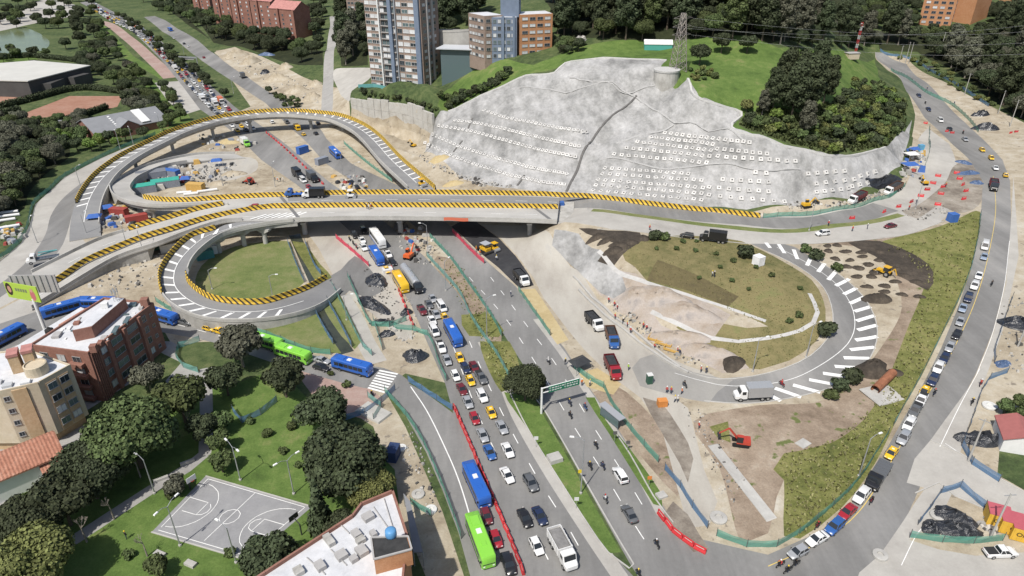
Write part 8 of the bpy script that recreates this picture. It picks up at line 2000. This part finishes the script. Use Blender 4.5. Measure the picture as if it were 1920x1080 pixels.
# rubble and loose material on the works ground
RUB = [plain('rubble_grey', (.30,.29,.27), .9, obvar=.3), plain('rubble_pale', (.48,.46,.42), .9, obvar=.2), plain('rubble_dark', (.10,.095,.09), .9, obvar=.3)]
def rubble(poly, n, seed, label, smin=.15, smax=.55, mats=None, name='rubble'):
    r = random.Random(seed); m = MB(); xs = [p[0] for p in poly]; ys = [p[1] for p in poly]; c = 0; t_ = 0
    while c < n and t_ < n * 12:
        t_ += 1; q = (r.uniform(min(xs), max(xs)), r.uniform(min(ys), max(ys)))
        if not inside(poly, np.array([q]))[0]: continue
        p = T(*q); s = r.uniform(smin, smax) ** 1.3 * (2.2 if r.random() < .06 else 1); m.cur = r.randrange(len(mats or RUB)); m.box((p.x, p.y, p.z + s * .3), (s * r.uniform(.7, 1.8), s * r.uniform(.7, 1.4), s * .8), r.uniform(0, 3), .7); c += 1
    obj(name, m.mesh(name, mats=mats or RUB), label=label, cat='rubble', kind='stuff')
rubble([(180,425),(260,395),(330,415),(250,445),(150,470)], 80, 1, 'loose debris beside the descending ramp', .15, .6)
rubble([(215,500),(300,470),(320,500),(260,545),(160,540)], 90, 2, 'scattered slabs and debris left of the cloverleaf loop', .2, .8)
rubble([(280,325),(420,310),(450,325),(400,350),(300,345)], 160, 3, 'materials scattered in the works yard', .2, .9)
rubble([(1150,560),(1220,610),(1330,690),(1300,690),(1230,650),(1150,590)], 150, 4, 'rubble along the drain trench', .15, .6)
rubble([(780,285),(860,325),(960,350),(900,350),(800,310)], 160, 5, 'broken stones at the foot of the slope', .2, .8)
rubble([(1680,395),(1770,385),(1790,400),(1720,415)], 70, 6, 'broken bricks on the plateau junction', .15, .6)
rubble([(1470,380),(1600,376),(1690,345),(1700,350),(1600,385),(1480,392)], 160, 7, 'stones at the foot of the anchored blocks', .2, .7)
rubble([(1850,960),(1900,985),(1870,1005),(1830,985)], 80, 8, 'pale rubble in the container yard', .2, .8)
rubble([(1270,760),(1330,770),(1400,900),(1370,960),(1330,880)], 140, 9, 'stones along the new walk', .1, .4)
rubble([(680,500),(770,560),(790,650),(740,640),(690,560)], 160, 10, 'debris between the covered heaps', .15, .6)
rubble([(760,780),(800,860),(830,960),(790,960),(750,850)], 100, 11, 'debris on the sandy verge', .1, .5)
rubble([(410,100),(500,115),(600,170),(600,200),(520,170)], 110, 12, 'boulders in the sandy quarry', .3, .9)
rubble([(740,420),(800,440),(830,490),(790,500),(745,460)], 90, 13, 'rubble around the orange excavator', .15, .7)
rubble([(1880,560),(1920,560),(1920,700),(1870,690)], 80, 14, 'rubble in the upper right yard', .15, .6)
CLUT = [BLT, RUST, OCHRE, WHITEC, BKT] + [GREYC, CONC, CONC, RUB[0], RUB[1], RUB[2], BKT, CONC_OLD, RUB[1], RUB[0], GREYC, CONC]
for k, (poly, n, lab) in enumerate((([(255,335),(300,312),(400,300),(450,312),(440,335),(350,345),(275,362)], 130, 'stacked site materials in the works yard'), ([(165,405),(200,385),(260,395),(270,420),(190,430)], 70, 'stacked site materials under the viaduct'), ([(370,255),(440,240),(480,270),(440,290),(380,280)], 60, 'site materials below the middle of the viaduct'), ([(1690,280),(1730,275),(1735,330),(1690,335)], 50, 'site materials around the blue tents'), ([(750,425),(800,430),(820,470),(770,470)], 40, 'site materials beside the excavator'), ([(620,330),(680,330),(690,355),(640,355)], 40, 'site materials just beyond the overpass'), ([(0,430),(40,420),(45,450),(0,470)], 40, 'site materials below the white pipes'))):
    rubble(poly, n, 40 + k, lab, .35, 1.45, CLUT, 'site_materials')
# trench walls and formwork of the drain works
for k, px in enumerate(([(1085,545),(1130,590),(1180,628),(1240,672),(1290,700)], [(1075,520),(1110,560),(1160,602),(1215,645),(1275,690)])):
    sweep('drain_kerb', [on_ground(p) for p in catmull([T0(*q) for q in px], 3)], [(-.25, -.2), (-.25, .5), (.25, .5), (.25, -.2)], CONC, label=('outer', 'inner')[k] + ' cast kerb of the long drain trench beside the works road', cat='kerb')
for k, (x, y) in enumerate(((1232,636),(1246,643),(1262,655))):
    p_ = T(x, y); r = empty('formwork', (p_.x, p_.y, p_.z), -.55, ('upper', 'middle', 'lower')[k] + ' timber formwork frame on the drain works', 'formwork')
    for sx, sy, l, w in ((0, -1.2, 4, .15), (0, 1.2, 4, .15), (-2, 0, .15, 2.4), (2, 0, .15, 2.4)): m = MB(); m.box((sx, sy, .3), (l, w, .6)); m.build('board', OCHRE, r)
# grass tufts on the rough banks, reeds of weeds: uncountable
def tufts(name, poly, n, h, mat, seed, label, cat='grass'):
    r = random.Random(seed); m = MB(); xs = [p[0] for p in poly]; ys = [p[1] for p in poly]; q = np.array([(r.uniform(min(xs), max(xs)), r.uniform(min(ys), max(ys))) for _ in range(n)]); q = q[inside(poly, q)]
    for x, y in q:
        p = T(x, y); hh = h * r.uniform(.4, 1.2)
        for _ in range(3):
            a = r.uniform(0, 6.28); d = Vector((math.cos(a), math.sin(a), 0)); w = Vector((-d.y, d.x, 0)) * hh * .5; e = p + d * hh * r.uniform(.2, .8) + Vector((0, 0, hh)); m.add([p - w, p + w, e + w * .4, e - w * .4], [(0, 1, 2, 3)])
    m.build(name, mat, label=label, cat=cat, kind='stuff')
tufts('weeds', [(1660,470),(1760,430),(1830,400),(1836,420),(1818,500),(1790,570),(1755,640),(1720,710),(1680,780),(1635,865),(1575,945),(1500,1005),(1475,1000),(1475,900),(1455,880),(1475,850),(1565,825),(1645,755),(1705,620),(1738,520),(1700,485)], 6000, .42, LEAF['straw'], 1, 'tangled weeds on the bank beside the hill road', 'weeds')
tufts('weeds', [(825,485),(870,505),(925,592),(940,640),(975,690),(985,720),(940,735),(905,650),(860,570)], 1500, .4, LEAF['straw'], 2, 'weeds on the strip between jam and open avenue', 'weeds')
tufts('weeds', [(1400,215),(1440,200),(1500,215),(1560,190),(1640,160),(1700,190),(1697,240),(1660,276),(1560,290),(1460,263),(1385,235)], 4200, 1.2, LEAF['mid'], 3, 'rank undergrowth on the hill shoulder', 'weeds')
tufts('grass_tufts', [(1165,470),(1215,445),(1300,442),(1390,452),(1430,470),(1480,497),(1522,525),(1543,560),(1530,640),(1480,676),(1425,693),(1330,650),(1440,612),(1300,553),(1213,527)], 3500, .22, LEAF['straw'], 4, 'dry grass tufts on the planted mound')
